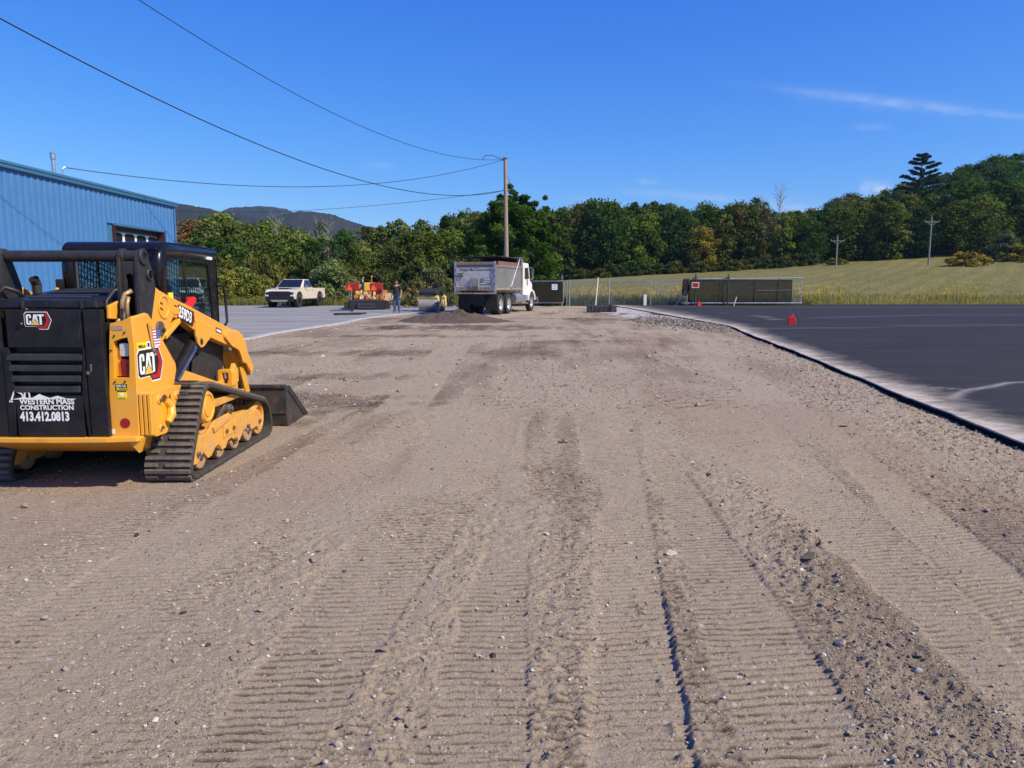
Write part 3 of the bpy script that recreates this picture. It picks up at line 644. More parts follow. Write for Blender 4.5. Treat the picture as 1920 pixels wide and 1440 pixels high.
def make_round(key, H, W, seed, base=.06, n=84, nl=66, size=.25, shape='round'):
    rg = np.random.default_rng(seed); cs = []; cr = []
    while len(cs) < n:
        t = rg.random() * 2 * math.pi; zz = rg.random(); 
        if shape == 'round': prof = math.sin(math.pi * min(1, .12 + .88 * zz)) ** .6
        elif shape == 'tall': prof = math.sin(math.pi * (.10 + .86 * zz)) ** .75
        else: prof = (1 - zz) ** .8 * .98 + .05
        rr = W / 2 * prof * (rg.random() ** .38) * (.80 + .35 * rg.random())
        z = H * (base + (1 - base) * zz * .95); cs.append((rr * math.cos(t), rr * math.sin(t), z)); cr.append(W * (.11 + .12 * rg.random()) * (1.0 if shape != 'cone' else .8))
    cs.append((0, 0, H * .95)); cr.append(W * .10)
    PROTO[key] = (crown_mesh('crown', cs, cr, nl, size, seed + 1), trunk_mesh(H, .2, 7, seed), H)
make_round('maple', 14, 10.5, 3); make_round('maple2', 14, 9.5, 14, base=.05); make_round('oak', 14, 11.5, 25, base=.07, n=92)
make_round('ash', 14, 7.5, 36, shape='tall', base=.05, n=74); make_round('birch', 14, 6.2, 47, shape='tall', base=.06, n=64); make_round('spruce', 14, 6.4, 58, shape='cone', base=.03, n=76, size=.22)
make_round('thin', 14, 6.5, 91, shape='tall', base=.14, n=34, nl=34, size=.22)
# bare, dying tree: trunk and grey twigs
m = MB(); rg = random.Random(4); m.tube([(0, 0, 0), (.1, 0, 5), (.0, .1, 9.5), (.1, 0, 14)], [.18, .14, .09, .015], 6)
for k in range(46):
    z = rg.uniform(4, 13); t = rg.uniform(0, 6.28); L = rg.uniform(1.0, 2.9) * (1.25 - z / 16); b = Vector((0, 0, z)); e = b + Vector((math.cos(t) * L, math.sin(t) * L, L * rg.uniform(.6, 1.3)))
    m.tube([b, (b + e) / 2 + Vector((0, 0, -.06)), e], [.045, .028, .008], 4)
    for q in range(4):
        f = b.lerp(e, rg.uniform(.4, .95)); m.tube([f, f + Vector((rg.uniform(-.6, .6), rg.uniform(-.6, .6), rg.uniform(.25, .8)))], [.018, .006], 3)
BARE = m.mesh('trunk', BARKL, recalc=False)
GREENS = dict(green=(.031, .062, .013), deep=(.020, .045, .013), olive=(.050, .068, .015), lime=(.076, .103, .016), gold=(.115, .104, .018), rust=(.098, .060, .018), brown=(.062, .054, .020), blue=(.026, .050, .020), pale=(.08, .105, .03))
TREES = []
def tree(kind, x, y, H, color, label, group, wid=1.0, zb=None, cat='tree'):
    z = float(fieldz(x, y)) if zb is None else zb
    t = empty('deciduous_tree' if kind not in ('spruce',) else 'conifer_tree', (x, y, z - .15), rnd.uniform(0, 6.28), label=label, cat=cat, group=group)
    if kind == 'bare':
        o = link('trunk', BARE, t); t.scale = (H / 14 * wid, H / 14 * wid, H / 14); t.name = 'bare_tree'; return t
    cm, tm, h0 = PROTO[kind]; k = H / h0; t.scale = (k * wid, k * wid, k)
    c = link('crown', cm, t); j = lambda q: max(.004, q * rnd.uniform(.85, 1.15)); b = GREENS[color]; f = rnd.uniform(1.1, 1.6)
    c.color = (b[0] * f * rnd.uniform(.92, 1.1), b[1] * f, b[2] * f, 1); link('trunk', tm, t); TREES.append(t); return t
def pxu(px): return (px - 960) / 1386.7
def top_at(prof, px, Y): return CAM_H + (535 - float(np.interp(px, [a for a, _ in prof], [b for _, b in prof]))) / 1386.7 * Y
CN = dict(green='green', deep='dark green', olive='olive', lime='yellow-green', gold='golden', rust='rust-red', brown='brownish', blue='blue-green', pale='pale green')
KN = dict(maple='broad round', maple2='round', oak='wide spreading', ash='tall oval', birch='narrow', spruce='conical evergreen', thin='sparse', bare='bare grey')
# --- belt on the left, beyond the parked pickup
PA = [(200, 405), (330, 402), (390, 396), (430, 402), (480, 412), (560, 416), (620, 416), (690, 418), (720, 424), (760, 408), (800, 402), (850, 404), (900, 398), (960, 400)]
def left_place(p): return 'behind the blue building' if p < 325 else 'next to the blue building' if p < 420 else 'above the yellow-green shrubs' if p < 500 else 'above the tan pickup' if p < 610 else 'above the paver' if p < 730 else 'above the man and roller' if p < 850 else 'above the dump truck'
for row, (Y0, st, drop) in enumerate(((91, 44, 32), (101, 40, 20), (111, 36, 6))):
    px = 150 + row * 17
    while px < 905:
        Y = Y0 + rnd.uniform(-3, 3); p = px + rnd.uniform(-10, 10); x = pxu(p) * Y
        topz = top_at(PA, p, Y) - (drop + rnd.uniform(-7, 12)) / 1386.7 * Y
        kind = rnd.choice(['maple', 'maple2', 'ash', 'ash', 'oak', 'birch', 'thin'] + (['spruce'] if row == 2 else []))
        col = rnd.choice(['olive', 'olive', 'green', 'lime', 'green', 'olive', 'pale', 'deep', 'olive'] if row else ['green', 'olive', 'lime', 'green', 'deep', 'olive'])
        if p < 380 and row: col = rnd.choice(['rust', 'gold', 'brown'])
        if kind == 'spruce': col = 'deep'
        tree(kind, x, Y, max(6, topz), col, f'{KN[kind]} {CN[col]} tree in the {("front", "middle", "back")[row]} of the belt {left_place(p)}', 'trees in the belt behind the parked pickup', rnd.uniform(.95, 1.2), zb=0); px += st
for p, Y, H, lb in ((527, 100, 11.0, 'leftmost bare grey dying tree above the tan pickup bonnet'), (620, 98, 10.2, 'rightmost bare grey dying tree above the pale-leaved shrub'), (602, 106, 11, 'middle bare grey dying tree above the pickup bed')): tree('bare', pxu(p) * Y, Y, H, None, lb, 'bare trees in the left belt', zb=0)
# --- belt in the middle, across the field
PB = [(860, 402), (960, 400), (1040, 396), (1075, 384), (1130, 377), (1165, 390), (1210, 384), (1250, 386), (1290, 392), (1340, 389), (1380, 384), (1415, 377), (1445, 392), (1500, 400), (1540, 402)]
SPEC = [(1085, 'maple', 'brown'), (1105, 'oak', 'deep'), (1140, 'maple', 'green'), (1175, 'ash', 'olive'), (1205, 'maple2', 'lime'), (1240, 'oak', 'deep'), (1270, 'maple', 'deep'), (1310, 'maple2', 'gold'), (1325, 'ash', 'rust'), (1345, 'ash', 'olive'), (1375, 'birch', 'brown'), (1400, 'ash', 'olive'), (1425, 'thin', 'brown'), (1460, 'ash', 'lime'), (1478, 'maple2', 'lime'), (1050, 'ash', 'olive'), (1020, 'maple', 'green'), (985, 'ash', 'brown')]
def mid_place(p): return 'behind the locust' if p < 1040 else 'above the screened gate' if p < 1100 else 'left of fence middle' if p < 1200 else 'right of fence middle' if p < 1300 else 'above the sliding gate' if p < 1420 else 'right of sliding gate'
for p, kind, col in SPEC:
    Y = 143 + rnd.uniform(-3, 4); x = pxu(p) * Y; zb = float(fieldz(x, Y)); topz = top_at(PB, p, Y) - rnd.uniform(2, 10) / 1386.7 * Y
    if p in (1310, 1325, 1478): topz -= 3
    tree(kind, x, Y, topz - zb, col, f'{KN[kind]} {CN[col]} tree at the wood edge {mid_place(p)}', 'trees along the wood edge beyond the field', rnd.uniform(.85, 1.05))
for row, (Y0, st, drop) in enumerate(((151, 40, 2), (162, 36, -1), (174, 34, -3))):
    px = 850 + row * 13
    while px < 1530:
        Y = Y0 + rnd.uniform(-3, 3); p = px + rnd.uniform(-9, 9); x = pxu(p) * Y; zb = float(fieldz(x, Y))
        topz = top_at(PB, p, Y) - (drop + rnd.uniform(-4, 10)) / 1386.7 * Y
        kind = rnd.choice(['maple', 'maple2', 'ash', 'oak', 'birch', 'spruce' if row else 'ash']); col = rnd.choice(['olive', 'green', 'deep', 'lime', 'brown', 'olive', 'deep']) if kind != 'spruce' else 'deep'
        tree(kind, x, Y, topz - zb, col, f'{KN[kind]} {CN[col]} tree {("just inside", "deeper in", "far back in")[row]} the wood {mid_place(p)}', 'trees inside the wood beyond the field', rnd.uniform(.9, 1.1)); px += st
tree('bare', pxu(1452) * 147, 147, 15.5, None, 'tallest bare grey dying tree rising above the wood edge', 'bare trees at the wood edge'); tree('bare', pxu(1418) * 144, 144, 13.5, None, 'shorter bare grey dying tree standing against the wood edge', 'bare trees at the wood edge')
# --- wooded hillside on the right
PC = [(1470, 412), (1520, 396), (1560, 374), (1620, 364), (1680, 348), (1720, 330), (1780, 316), (1850, 300), (1925, 277), (2100, 240), (2400, 200)]
def hill_place(p, row):
    z = 'by the small pole' if p < 1600 else 'left of the tall pole' if p < 1720 else 'behind the tall pole' if p < 1780 else 'behind the golden mound shrubs' if p < 1880 else 'at the far right'
    return ('at the foot of the hill ' if row == 0 else 'low on the hill ' if row < 3 else 'halfway up the hill ' if row < 6 else 'high on the hill ') + z
Y = 143.0; row = 0
while Y < 275:
    px0 = 1497 + (row % 2) * 18 + max(0, 8 - row) * 2; st = 6.6 / Y * 1386.7 * (1.0 + .05 * row)
    px = px0
    while px < 2010:
        p = px + rnd.uniform(-.25, .25) * st; yy = Y + rnd.uniform(-3, 3); x = pxu(p) * yy; zb = float(fieldz(x, yy))
        H = rnd.uniform(10.5, 14.5) * (1.0 if row else .85); lim = top_at(PC, p, yy) - rnd.uniform(-3, 9) / 1386.7 * yy
        if Y > 225: H = max(6, min(lim - zb, 22))
        else: H = max(6, min(H, lim - zb - .5))
        kind = rnd.choice(['maple', 'maple2', 'oak', 'maple', 'ash', 'birch']); col = rnd.choice(['green', 'deep', 'olive', 'deep', 'green', 'blue', 'brown', 'olive'] if row else ['deep', 'deep', 'green', 'blue', 'olive'])
        tree(kind, x, yy, H, col, f'{KN[kind]} {CN[col]} tree {hill_place(p, row)}', 'trees on the wooded hillside', rnd.uniform(1.05, 1.4)); px += st
    Y += 9.5 + row * 1.3; row += 1
# the white pine that stands above the hillside
m = MB(); m.tube([(0, 0, 0), (.1, 0, 10), (.0, .1, 20), (0, 0, 25)], [.45, .33, .18, .04], 8)
rg = np.random.default_rng(5); cs = []; cr = []
for z, L in ((13, 4.2), (14.5, 4.8), (16, 4.4), (17.6, 5.2), (19.2, 4.0), (20.8, 4.6), (22.2, 3.2), (23.6, 2.4), (24.8, 1.2)):
    for q in range(5):
        t = rg.random() * 6.28; e = Vector((math.cos(t) * L, math.sin(t) * L, L * .28)); b = Vector((0, 0, z)); m.tube([b, b + e * .5, b + e], [.12, .07, .03], 5)
        for w in np.linspace(.45, 1.05, 4): c = b + e * w; cs.append((c.x, c.y, c.z + .15)); cr.append(.95 * (1.1 - .3 * w))
pine = empty('pine_tree', (pxu(1706) * 205, 205, float(fieldz(pxu(1706) * 205, 205)) - 1), label='tall dark pine with tiered branches standing above the wooded hillside', cat='tree')
ptop = CAM_H + (535 - 298) / 1386.7 * 205; kz = (ptop - pine.location.z) / 25.6; pine.scale = (kz * .95, kz * .95, kz)
c = link('crown', crown_mesh('crown', cs, cr, 34, .30, 77, flat=.35), pine); c.color = (.017, .034, .016, 1); link('trunk', m.mesh('trunk', BARK, recalc=False), pine)
# --- the locust behind the utility pole
rg = np.random.default_rng(31); cs = []; cr = []; H = 10.6
for q in range(120):
    t = rg.random() * 6.28; zz = rg.random(); prof = math.sin(math.pi * (.16 + .80 * zz)) ** .7 * (1.0 - .35 * zz); rr = 5.9 * prof * rg.random() ** .4
    cs.append((rr * math.cos(t), rr * math.sin(t), .6 + (H - 1.6) * zz)); cr.append(.55 + .65 * rg.random())
for x, y, z, r in ((.4, 0, 10.6, .42), (-.7, .3, 10.1, .45), (1.6, 0, 10.0, .42), (3.4, 0, 8.9, .42), (3.9, .2, 8.0, .45), (-2.6, .2, 8.5, .45), (4.6, 0, 7.2, .45), (-3.2, 0, 7.4, .5), (.1, 0, 11.0, .3), (2.4, .2, 9.3, .45), (-1.8, 0, 9.4, .4), (5.1, .1, 6.2, .45), (-4.2, .1, 6.4, .45), (2.9, -.2, 9.8, .3)):
    for q in range(7):
        w = .35 + .65 * q / 6; e = rg.normal(0, .22, 3); cs.append((x * w + e[0], y + e[1], 5.5 + (z - 5.5) * w + e[2] * .6)); cr.append(.85 * (1 - w) + r * (.6 + .6 * rg.random()))
loc = empty('locust_tree', (pxu(957) * 64, 64, 0), label='big bright green feathery tree right behind the wooden utility pole', cat='tree')
c = link('crown', crown_mesh('crown', cs, cr, 150, .115, 8, flat=.6, aspect=1.9), loc); c.color = (.042, .082, .014, 1); link('trunk', trunk_mesh(9.5, .2, 10, 6), loc); loc.scale = (.84, .84, .88)
# --- shrubs
def shrub_mesh(W, H, n, nl, size, seed, **k):
    rg = np.random.default_rng(seed); cs = []; cr = []
    for q in range(n):
        t = rg.random() * 6.28; zz = rg.random(); rr = W / 2 * (1 - zz ** 2 * .7) * rg.random() ** .5; cs.append((rr * math.cos(t), rr * math.sin(t), H * (.08 + .84 * zz))); cr.append(W * (.07 + .09 * rg.random()))
    return crown_mesh('foliage', cs, cr, nl, size, seed + 1, **k)
SH = [shrub_mesh(3.8, 2.8, 80, 60, .085, 101, aspect=1.1), shrub_mesh(3.5, 3.2, 80, 60, .085, 111, aspect=1.1), shrub_mesh(4.5, 2.4, 50, 60, .12, 121), shrub_mesh(1.6, 1.6, 26, 40, .06, 131)]
def stem_mesh(W, H, seed):
    rg = random.Random(seed); m = MB()
    for k in range(7): t = rg.uniform(0, 6.28); m.tube([(math.cos(t) * .1, math.sin(t) * .1, 0), (math.cos(t) * W * .18, math.sin(t) * W * .18, H * .5), (math.cos(t) * W * .36, math.sin(t) * W * .36, H * .85)], [.03, .022, .01], 5)
    return m.mesh('stem', BARK, recalc=False)
ST = [stem_mesh(3.4, 2.8, 1), stem_mesh(3.0, 3.2, 2), stem_mesh(4.5, 2.4, 3), stem_mesh(1.6, 1.6, 4)]
def shrub(i, x, y, col, label, group=None, s=1.0, zb=None, sz=None):
    z = float(fieldz(x, y)) if zb is None else zb
    t = empty('shrub', (x, y, z - .05), rnd.uniform(0, 6.28), label=label, cat='shrub', group=group); t.scale = (s, s, sz or s)
    c = link('foliage', SH[i], t); c.color = (*col, 1); link('stem', ST[i], t); return t
YG = (.17, .175, .040); SG = (.13, .165, .065); DG = (.040, .060, .016)
for i, p, Y, s, sz, col, lb in ((0, 425, 57.5, 1.0, 1.0, YG, 'yellow-green sumac shrub just right of the loader cab'), (1, 462, 58.5, 1.0, .95, (.15, .17, .04), 'leafy yellow-green shrub left of the tan pickup'), (0, 492, 60, .9, .85, YG, 'low yellow-green shrub in front of the tan pickup bonnet'),
                              (1, 622, 58.5, 1.15, 1.12, SG, 'tall pale-leaved shrub between the pickup and the paver'), (0, 645, 60, 1.0, .9, (.10, .14, .05), 'dark-stemmed pale shrub behind the paver'), (3, 596, 56.5, 1.0, .6, (.14, .14, .045), 'low grassy weed clump behind the pickup bed'),
                              (3, 640, 56.5, 1.1, .7, (.15, .15, .05), 'low weed clump left of the paver'), (3, 782, 50.5, 1.2, 1.2, (.20, .165, .05), 'yellowing weed shrub between the man and the roller'), (0, 815, 54, .85, 1.0, (.12, .14, .045), 'leafy shrub directly behind the roller'), (3, 845, 52, 1.2, 1.3, (.13, .14, .045), 'weed shrub between the roller and the dump truck')):
    shrub(i, pxu(p) * Y, Y, col, lb, None, s, 0, sz)
for k in range(26):
    p = 330 + k * 23 + rnd.uniform(-8, 8); Y = rnd.uniform(80, 88); shrub(2, pxu(p) * Y, Y, rnd.choice([DG, (.06, .075, .018), (.085, .09, .02)]), 'low dark undergrowth shrub ' + left_place(p), 'undergrowth shrubs of the left belt', rnd.uniform(.9, 1.3), 0, rnd.uniform(1.2, 2.0))
for k in range(24):
    p = 1040 + k * 20.5 + rnd.uniform(-8, 8); Y = rnd.uniform(136.5, 140); x = pxu(p) * Y; shrub(2, x, Y, rnd.choice([DG, (.03, .05, .016), (.07, .08, .02)]), 'dark undergrowth shrub at the wood edge ' + mid_place(p), 'undergrowth shrubs of the wood edge', rnd.uniform(.7, 1.0))
for p, Y, s, sz, col, lb in ((1803, 118, 1.45, .9, (.19, .15, .02), 'golden-yellow mound shrub left of the grey-green willow shrub'), (1912, 122, 1.7, 1.1, (.17, .14, .02), 'golden-yellow mound shrub at the right end of the field'), (1872, 126, 1.5, 1.9, (.075, .095, .045), 'grey-green willow shrub between two golden mound shrubs'), (1560, 136, .9, .5, (.10, .12, .02), 'low bright shrub at the foot of the small crossarm pole')):
    shrub(2, pxu(p) * Y, Y, col, lb, None, s, None, sz)
# ================================================================== COMPACT TRACK LOADER (foreground, left)
YEL = mat('loader_yellow', (.82, .368, .022), .38, var=.05, scale=3, dust=.34, dustcol=(.50, .36, .20), coat=.12, scratch=.35, scol=(.42, .27, .10), grime=.30)
YELD = mat('loader_yellow_dusty', (.76, .345, .027), .55, var=.1, scale=7, dust=.80, dustcol=(.40, .30, .20), grime=.55)
BLK = mat('loader_black_paint', (.0075, .0075, .010), .45, var=.3, scale=5, dust=.28, dustcol=(.060, .054, .048), spec=.35, scratch=.55, scol=(.11, .10, .095))
BLKG = mat('loader_cab_gloss', (.006, .006, .009), .28, var=.2, scale=5, coat=.12, rvar=.06, spec=.3, dust=.12, dustcol=(.05, .045, .04))
BLKD = mat('loader_black_steel', (.018, .018, .019), .55, var=.4, scale=6, dust=.35, dustcol=(.085, .075, .065))
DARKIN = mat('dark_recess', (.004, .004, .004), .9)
RUB = mat('track_rubber', (.030, .027, .025), .8, var=.3, scale=14, dust=.55, dustcol=(.125, .103, .085), bump=.3)
RUBL = mat('track_lug_rubber', (.085, .070, .060), .8, var=.25, scale=9, dust=.8, dustcol=(.19, .155, .128), bump=.3)
STEEL = mat('bare_steel', (.42, .41, .40), .32, 1.0, var=.2)
GREASE = mat('worn_steel', (.20, .185, .17), .5, .8, var=.3, dust=.3)
HOSE = mat('rubber_hose', (.012, .012, .012), .5)
COPPER = mat('hose_sleeve', (.42, .27, .15), .45, .3)
WHT = mat('white_vinyl', (.80, .80, .80), .45, var=.02)
REDV = mat('red_vinyl', (.42, .012, .016), .4, var=.1)
YELV = mat('yellow_vinyl', (.90, .70, .02), .4, var=.03)
REDP = mat('red_plastic', (.72, .018, .02), .35, var=.06)
LENSR = mat('red_lens', (.22, .004, .006), .18, var=.35, scale=14, coat=.5)
LENSW = mat('frosted_lens', (.52, .51, .49), .25, var=.1, coat=.4)
GLOSSBLK = mat('gloss_black_vinyl', (.01, .01, .011), .3)
GOLD = mat('logo_yellow', (.82, .50, .10), .4)
BLUEV = mat('flag_blue', (.05, .05, .25), .5)
PINKV = mat('flag_stripe', (.50, .12, .22), .5)
TAN = mat('faded_plate', (.40, .27, .16), .6)
BUCK = mat('bucket_steel', (.024, .024, .025), .5, scratch=.6, scol=(.16, .15, .14), var=.35, scale=5, dust=.45, dustcol=(.10, .085, .07), rust=.30)
GLS = glassmat('cab_glass', (.80, .90, .90), .96)
loader = empty('compact_track_loader', (-3.32, 6.4, -.014), label='yellow and black compact track loader with rubber tracks and lowered bucket', cat='track loader')
LD = loader
def LB(name, fn, mats, bevel=.006, parent=LD, smooth=False, **k):
    m = MB(); fn(m); return m.build(name, mats, parent, bevel, smooth=smooth, **k)
def cat_logo(m, o, ux, uy, s):
    """materials: 0 white 1 black 2 red 3 gold"""
    o, ux, uy = Vector(o), Vector(ux).normalized(), Vector(uy).normalized(); n = ux.cross(uy)
    def poly(pts, off, mi): m.add([o + ux * x * s + uy * y * s + n * off for x, y in pts], [tuple(range(len(pts)))], mi)
    bd = .07
    hexo = [(-.14, .0), (.0, -.14), (.98, -.14), (1.18, -.40), (2.02, -.40), (2.40, .42), (2.02, 1.18), (.05, 1.18), (-.14, 1.0)]
    cx, cy = 1.1, .4
    poly([(cx + (x - cx) * 1.05, cy + (y - cy) * 1.09) for x, y in hexo], .001, 0)
    poly(hexo, .002, 1)
    poly([(1.78, 1.10), (1.98, 1.10), (2.31, .42), (1.97, -.33), (1.22, -.33), (1.06, -.12), (1.70, -.12), (1.98, .45)], .003, 2)
    poly([(0, .12), (.1, 0), (.42, 0), (.5, .1), (.5, .38), (.32, .38), (.32, .16), (.19, .16), (.19, .84), (.32, .84), (.32, .64), (.5, .64), (.5, .9), (.42, 1), (.1, 1), (0, .88)], .003, 0)
    poly([(.54, 0), (.74, 1), (1.02, 1), (1.22, 0), (1.03, 0), (.88, .74), (.73, 0)], .003, 0)
    poly([(1.08, 1), (1.74, 1), (1.74, .82), (1.52, .82), (1.52, 0), (1.30, 0), (1.30, .82), (1.08, .82)], .003, 0)
    poly([(.36, -.06), (.88, .50), (1.40, -.06)], .0036, 1); poly([(.44, -.03), (.88, .43), (1.32, -.03)], .0042, 3)
# --- undercarriage, one copy per side ------------------------------------------------
TRK = roundpoly([(-.995, 0.0), (-.555, .775), (1.0, .385), (1.10, 0.0)], [.27, .17, .24, .26], 9)
def track_len(p):
    d = [0]
    for a, b in zip(p, p[1:] + p[:1]): d.append(d[-1] + math.hypot(b[0] - a[0], b[1] - a[1]))
    return d
TD = track_len(TRK); PER = TD[-1]
def track_at(s):
    s %= PER
    for i in range(len(TRK)):
        if TD[i + 1] >= s:
            a, b = TRK[i], TRK[(i + 1) % len(TRK)]; L = TD[i + 1] - TD[i]
            t = (s - TD[i]) / max(L, 1e-9); return (a[0] + (b[0] - a[0]) * t, a[1] + (b[1] - a[1]) * t), ((b[0] - a[0]) / max(L, 1e-9), (b[1] - a[1]) / max(L, 1e-9))
def inset(p, d):
    out = []; n = len(p)
    for i in range(n):
        t = Vector(p[(i + 1) % n]) - Vector(p[i - 1]); t.normalize(); nn = Vector((t.y, -t.x))
        c = Vector(p[i]); out.append(tuple(c + nn * d))
    return out
cen = sum((Vector(q) for q in TRK), Vector((0, 0))) / len(TRK)
tst = inset(TRK, .02)[0]; SGN = 1 if (Vector(tst) - cen).length < (Vector(TRK[0]) - cen).length else -1
NB = 84
def bar_mesh(segs, name):
    m = MB()
    for a, b in segs:
        h, w0, w1 = .019, .0165, .0125
        m.add([(a, -w0, 0), (b, -w0, 0), (b, w0, 0), (a, w0, 0), (a + .004, -w1, h), (b - .004, -w1, h), (b - .004, w1, h), (a + .004, w1, h)],
              [(3, 2, 1, 0), (4, 5, 6, 7), (0, 1, 5, 4), (1, 2, 6, 5), (2, 3, 7, 6), (3, 0, 4, 7)])
    return m.mesh(name, RUBL)
BARS = [bar_mesh([(-.175, -.075), (-.02, .175)], 'tread_bar'), bar_mesh([(-.175, -.055), (-.045, .175)], 'tread_bar'), bar_mesh([(-.175, .175)], 'tread_bar')]
IN1 = inset(TRK, SGN * .019); IN2 = inset(TRK, SGN * .052)
def undercarriage(sg):
    c = .69 * sg
    m = MB(); m.ring(IN1, IN2, 'x', c - .185, c + .185)
    tr = m.build('rubber_track', RUB, LD, .008)
    g = MB()                                               # guide lugs on the inner face
    for k in range(42):
        p, t = track_at(k * PER / 42); nn = Vector((t[1], -t[0])) * SGN; q = Vector(p) + nn * .075
        rot = Matrix(((1, 0, 0), (0, t[0], nn.x), (0, t[1], nn.y)))
        for e in (-.045, .045): g.box((c + e, q.x, q.y), (.03, .035, .05), rot)
    g.build('guide_lug', RUB, tr, kind='stuff')
    for k in range(NB):
        p, t = track_at(k * PER / NB + .01); nn = Vector((-t[1], t[0])) * SGN; q = Vector(p) - nn * .019
        o = link('tread_bar', BARS[(k % 2) if k % 4 else 2] if False else BARS[0 if k % 2 else 2], tr)
        b = Matrix(((1, 0, 0, c), (0, t[0], nn.x, q.x), (0, t[1], nn.y, q.y), (0, 0, 0, 1)))
        o.matrix_local = b
    # roller frame: profile plate pair with scalloped lower edge
    FR = [(-.79, .34), (-.71, .36), (-.60, .325), (-.50, .335), (-.41, .37), (-.34, .40), (-.03, .41), (.09, .395), (.146, .365), (.31, .37), (.45, .335), (.62, .325), (.72, .27), (.80, .20),
          (.74, .13), (.62, .165), (.50, .155), (.44, .20), (.28, .19), (.19, .125), (.10, .115), (.0, .185), (-.09, .175), (-.15, .125), (-.23, .125), (-.30, .185), (-.37, .175), (-.45, .125), (-.52, .12), (-.60, .185), (-.66, .17), (-.72, .125), (-.80, .13)]
    xo = .84 * sg
    f = MB(); f.prism(FR, 'x', xo - .012 * sg, xo + .012 * sg); f.prism(FR, 'x', (.54 - .012) * sg, (.54 + .012) * sg)
    f.bx(.56 * sg, .815 * sg, -.55, .55, .24, .34)
    fr = f.build('roller_frame', YELD, LD, .006)
    w = MB(); w.bx(xo + .013 * sg, xo + .02 * sg, -.20, .10, .22, .33); w.prism([(-.42, .355), (-.05, .40), (-.05, .36), (-.40, .31)], 'x', xo + .0125 * sg, xo + .028 * sg); w.build('frame_plate', YELD, fr, .003)
    b = MB()
    for (y, z) in ((-.72, .2), (-.33, .16), (.06, .155), (.38, .215), (.70, .205), (-.14, .27), (.02, .27)): b.cyl((xo, y, z), (xo + .034 * sg, y, z), .02, n=6)
    b.build('frame_bolt', GREASE, fr, kind='stuff')
    for y in (-.61, -.22, .13, .46):
        r = MB(); r.lathe([(.02, -.13), (.098, -.13), (.105, -.12), (.105, -.06), (.06, -.05), (.06, .05), (.105, .06), (.105, .13), (.095, .142), (.02, .142)], (c, y, .158), (1, 0, 0), 26)
        ro = r.build('track_roller', mat('roller_worn', (.46, .27, .13), .6, .1, var=.3, scale=12, dust=.8, dustcol=(.36, .27, .2)), LD, .004, smooth=False)
        h = MB(); h.cyl((c + .10 * sg, y, .158), (c + .151 * sg, y, .158), .045, .035, 16); h.build('hub_cap', GREASE, ro, .004)
    for nm, y, z, r in (('front_idler', .79, .225, .165),):
        q = MB(); q.lathe([(.03, -.12), (r, -.12), (r + .006, -.1), (r + .006, .1), (r, .125), (r - .05, .135), (r - .06, .10), (.03, .10)], (c, y, z), (1, 0, 0), 30); q.build(nm, YELD, LD, .004)
    s = MB(); s.lathe([(.05, -.11), (.165, -.11), (.175, -.10), (.175, .07), (.13, .09), (.05, .09)], (c, -.46, .555), (1, 0, 0), 30)
    for k in range(15):
        t = 2 * math.pi * k / 15; s.box((c, -.46 + .18 * math.cos(t), .555 + .18 * math.sin(t)), (.14, .03, .035), (t, 0, 0))
    sp = s.build('drive_sprocket', BLKD, LD, .004)
    mo = MB(); mo.lathe([(.0, .06), (.125, .06), (.135, .07), (.135, .145), (.12, .165), (.10, .165), (.095, .152), (.085, .152), (.08, .165), (.0, .165)], (c + (0 if sg > 0 else 0), -.46, .535), (sg, 0, 0), 32); mo.build('motor_cover', YEL, sp, .003)
    t = MB(); t.cyl((.80 * sg, .0, .44), (.86 * sg, .0, .44), .045, n=14); t.cyl((.86 * sg, .0, .44), (.875 * sg, .0, .44), .022, n=6); t.prism([(-.16, .385), (-.02, .49), (.06, .43), (.08, .385)], 'x', .78 * sg, .81 * sg); t.build('track_tensioner', GREASE, LD, .004)
    i2 = MB(); i2.bx(.56 * sg, .83 * sg, -.32, .42, .50, .56); i2.bx(.545 * sg, .57 * sg, -.6, .7, .30, .62); i2.build('inner_guard', YELD, LD, .005)
for sg in (1, -1): undercarriage(sg)
# --- main frame / belly --------------------------------------------------------------
LB('belly_pan', lambda m: (m.prism([(-1.04, .415), (-.60, .20), (1.0, .20), (1.15, .42), (1.15, .56), (-1.04, .56)], 'x', -.50, .50)), YELD, .01)
LB('main_frame', lambda m: (m.prism([(-1.05, .42), (-.60, .36), (1.1, .36), (1.2, .56), (.70, .58), (-.10, .80), (-.5, 1.05), (-1.05, 1.25)], 'x', -.455, .455)), BLKD, .008)
for sg in (1, -1): LB('lower_side_rail', lambda m: m.prism([(-.62, .60), (-.24, .70), (-.10, .795), (.70, .575), (.66, .53)], 'x', .458 * sg, .515 * sg), YEL)
LB('cab_base', lambda m: m.prism([(-.38, .70), (-.38, 1.098), (1.0, 1.098), (1.02, .98), (.92, .52), (.60, .50)], 'x', -.43, .43), BLKD, .012)
LB('front_frame', lambda m: (m.bx(-.35, .35, .90, 1.12, .40, .92), m.cyl((-.36, 1.12, .78), (.36, 1.12, .78), .055, n=14)), BLKD, .01)
LB('side_cover', lambda m: m.prism([(.20, .905), (.65, .79), (.70, .745), (.64, .605), (.14, .735)], 'x', .458, .475), BLKD, .004)
def fn(m):
    for k in range(9): m.bx(.457, .466, .02 + k * .035, .034 + k * .035, .905 - k * .009, .975 - k * .009)
LB('cooling_slot', fn, DARKIN, 0, kind='stuff')
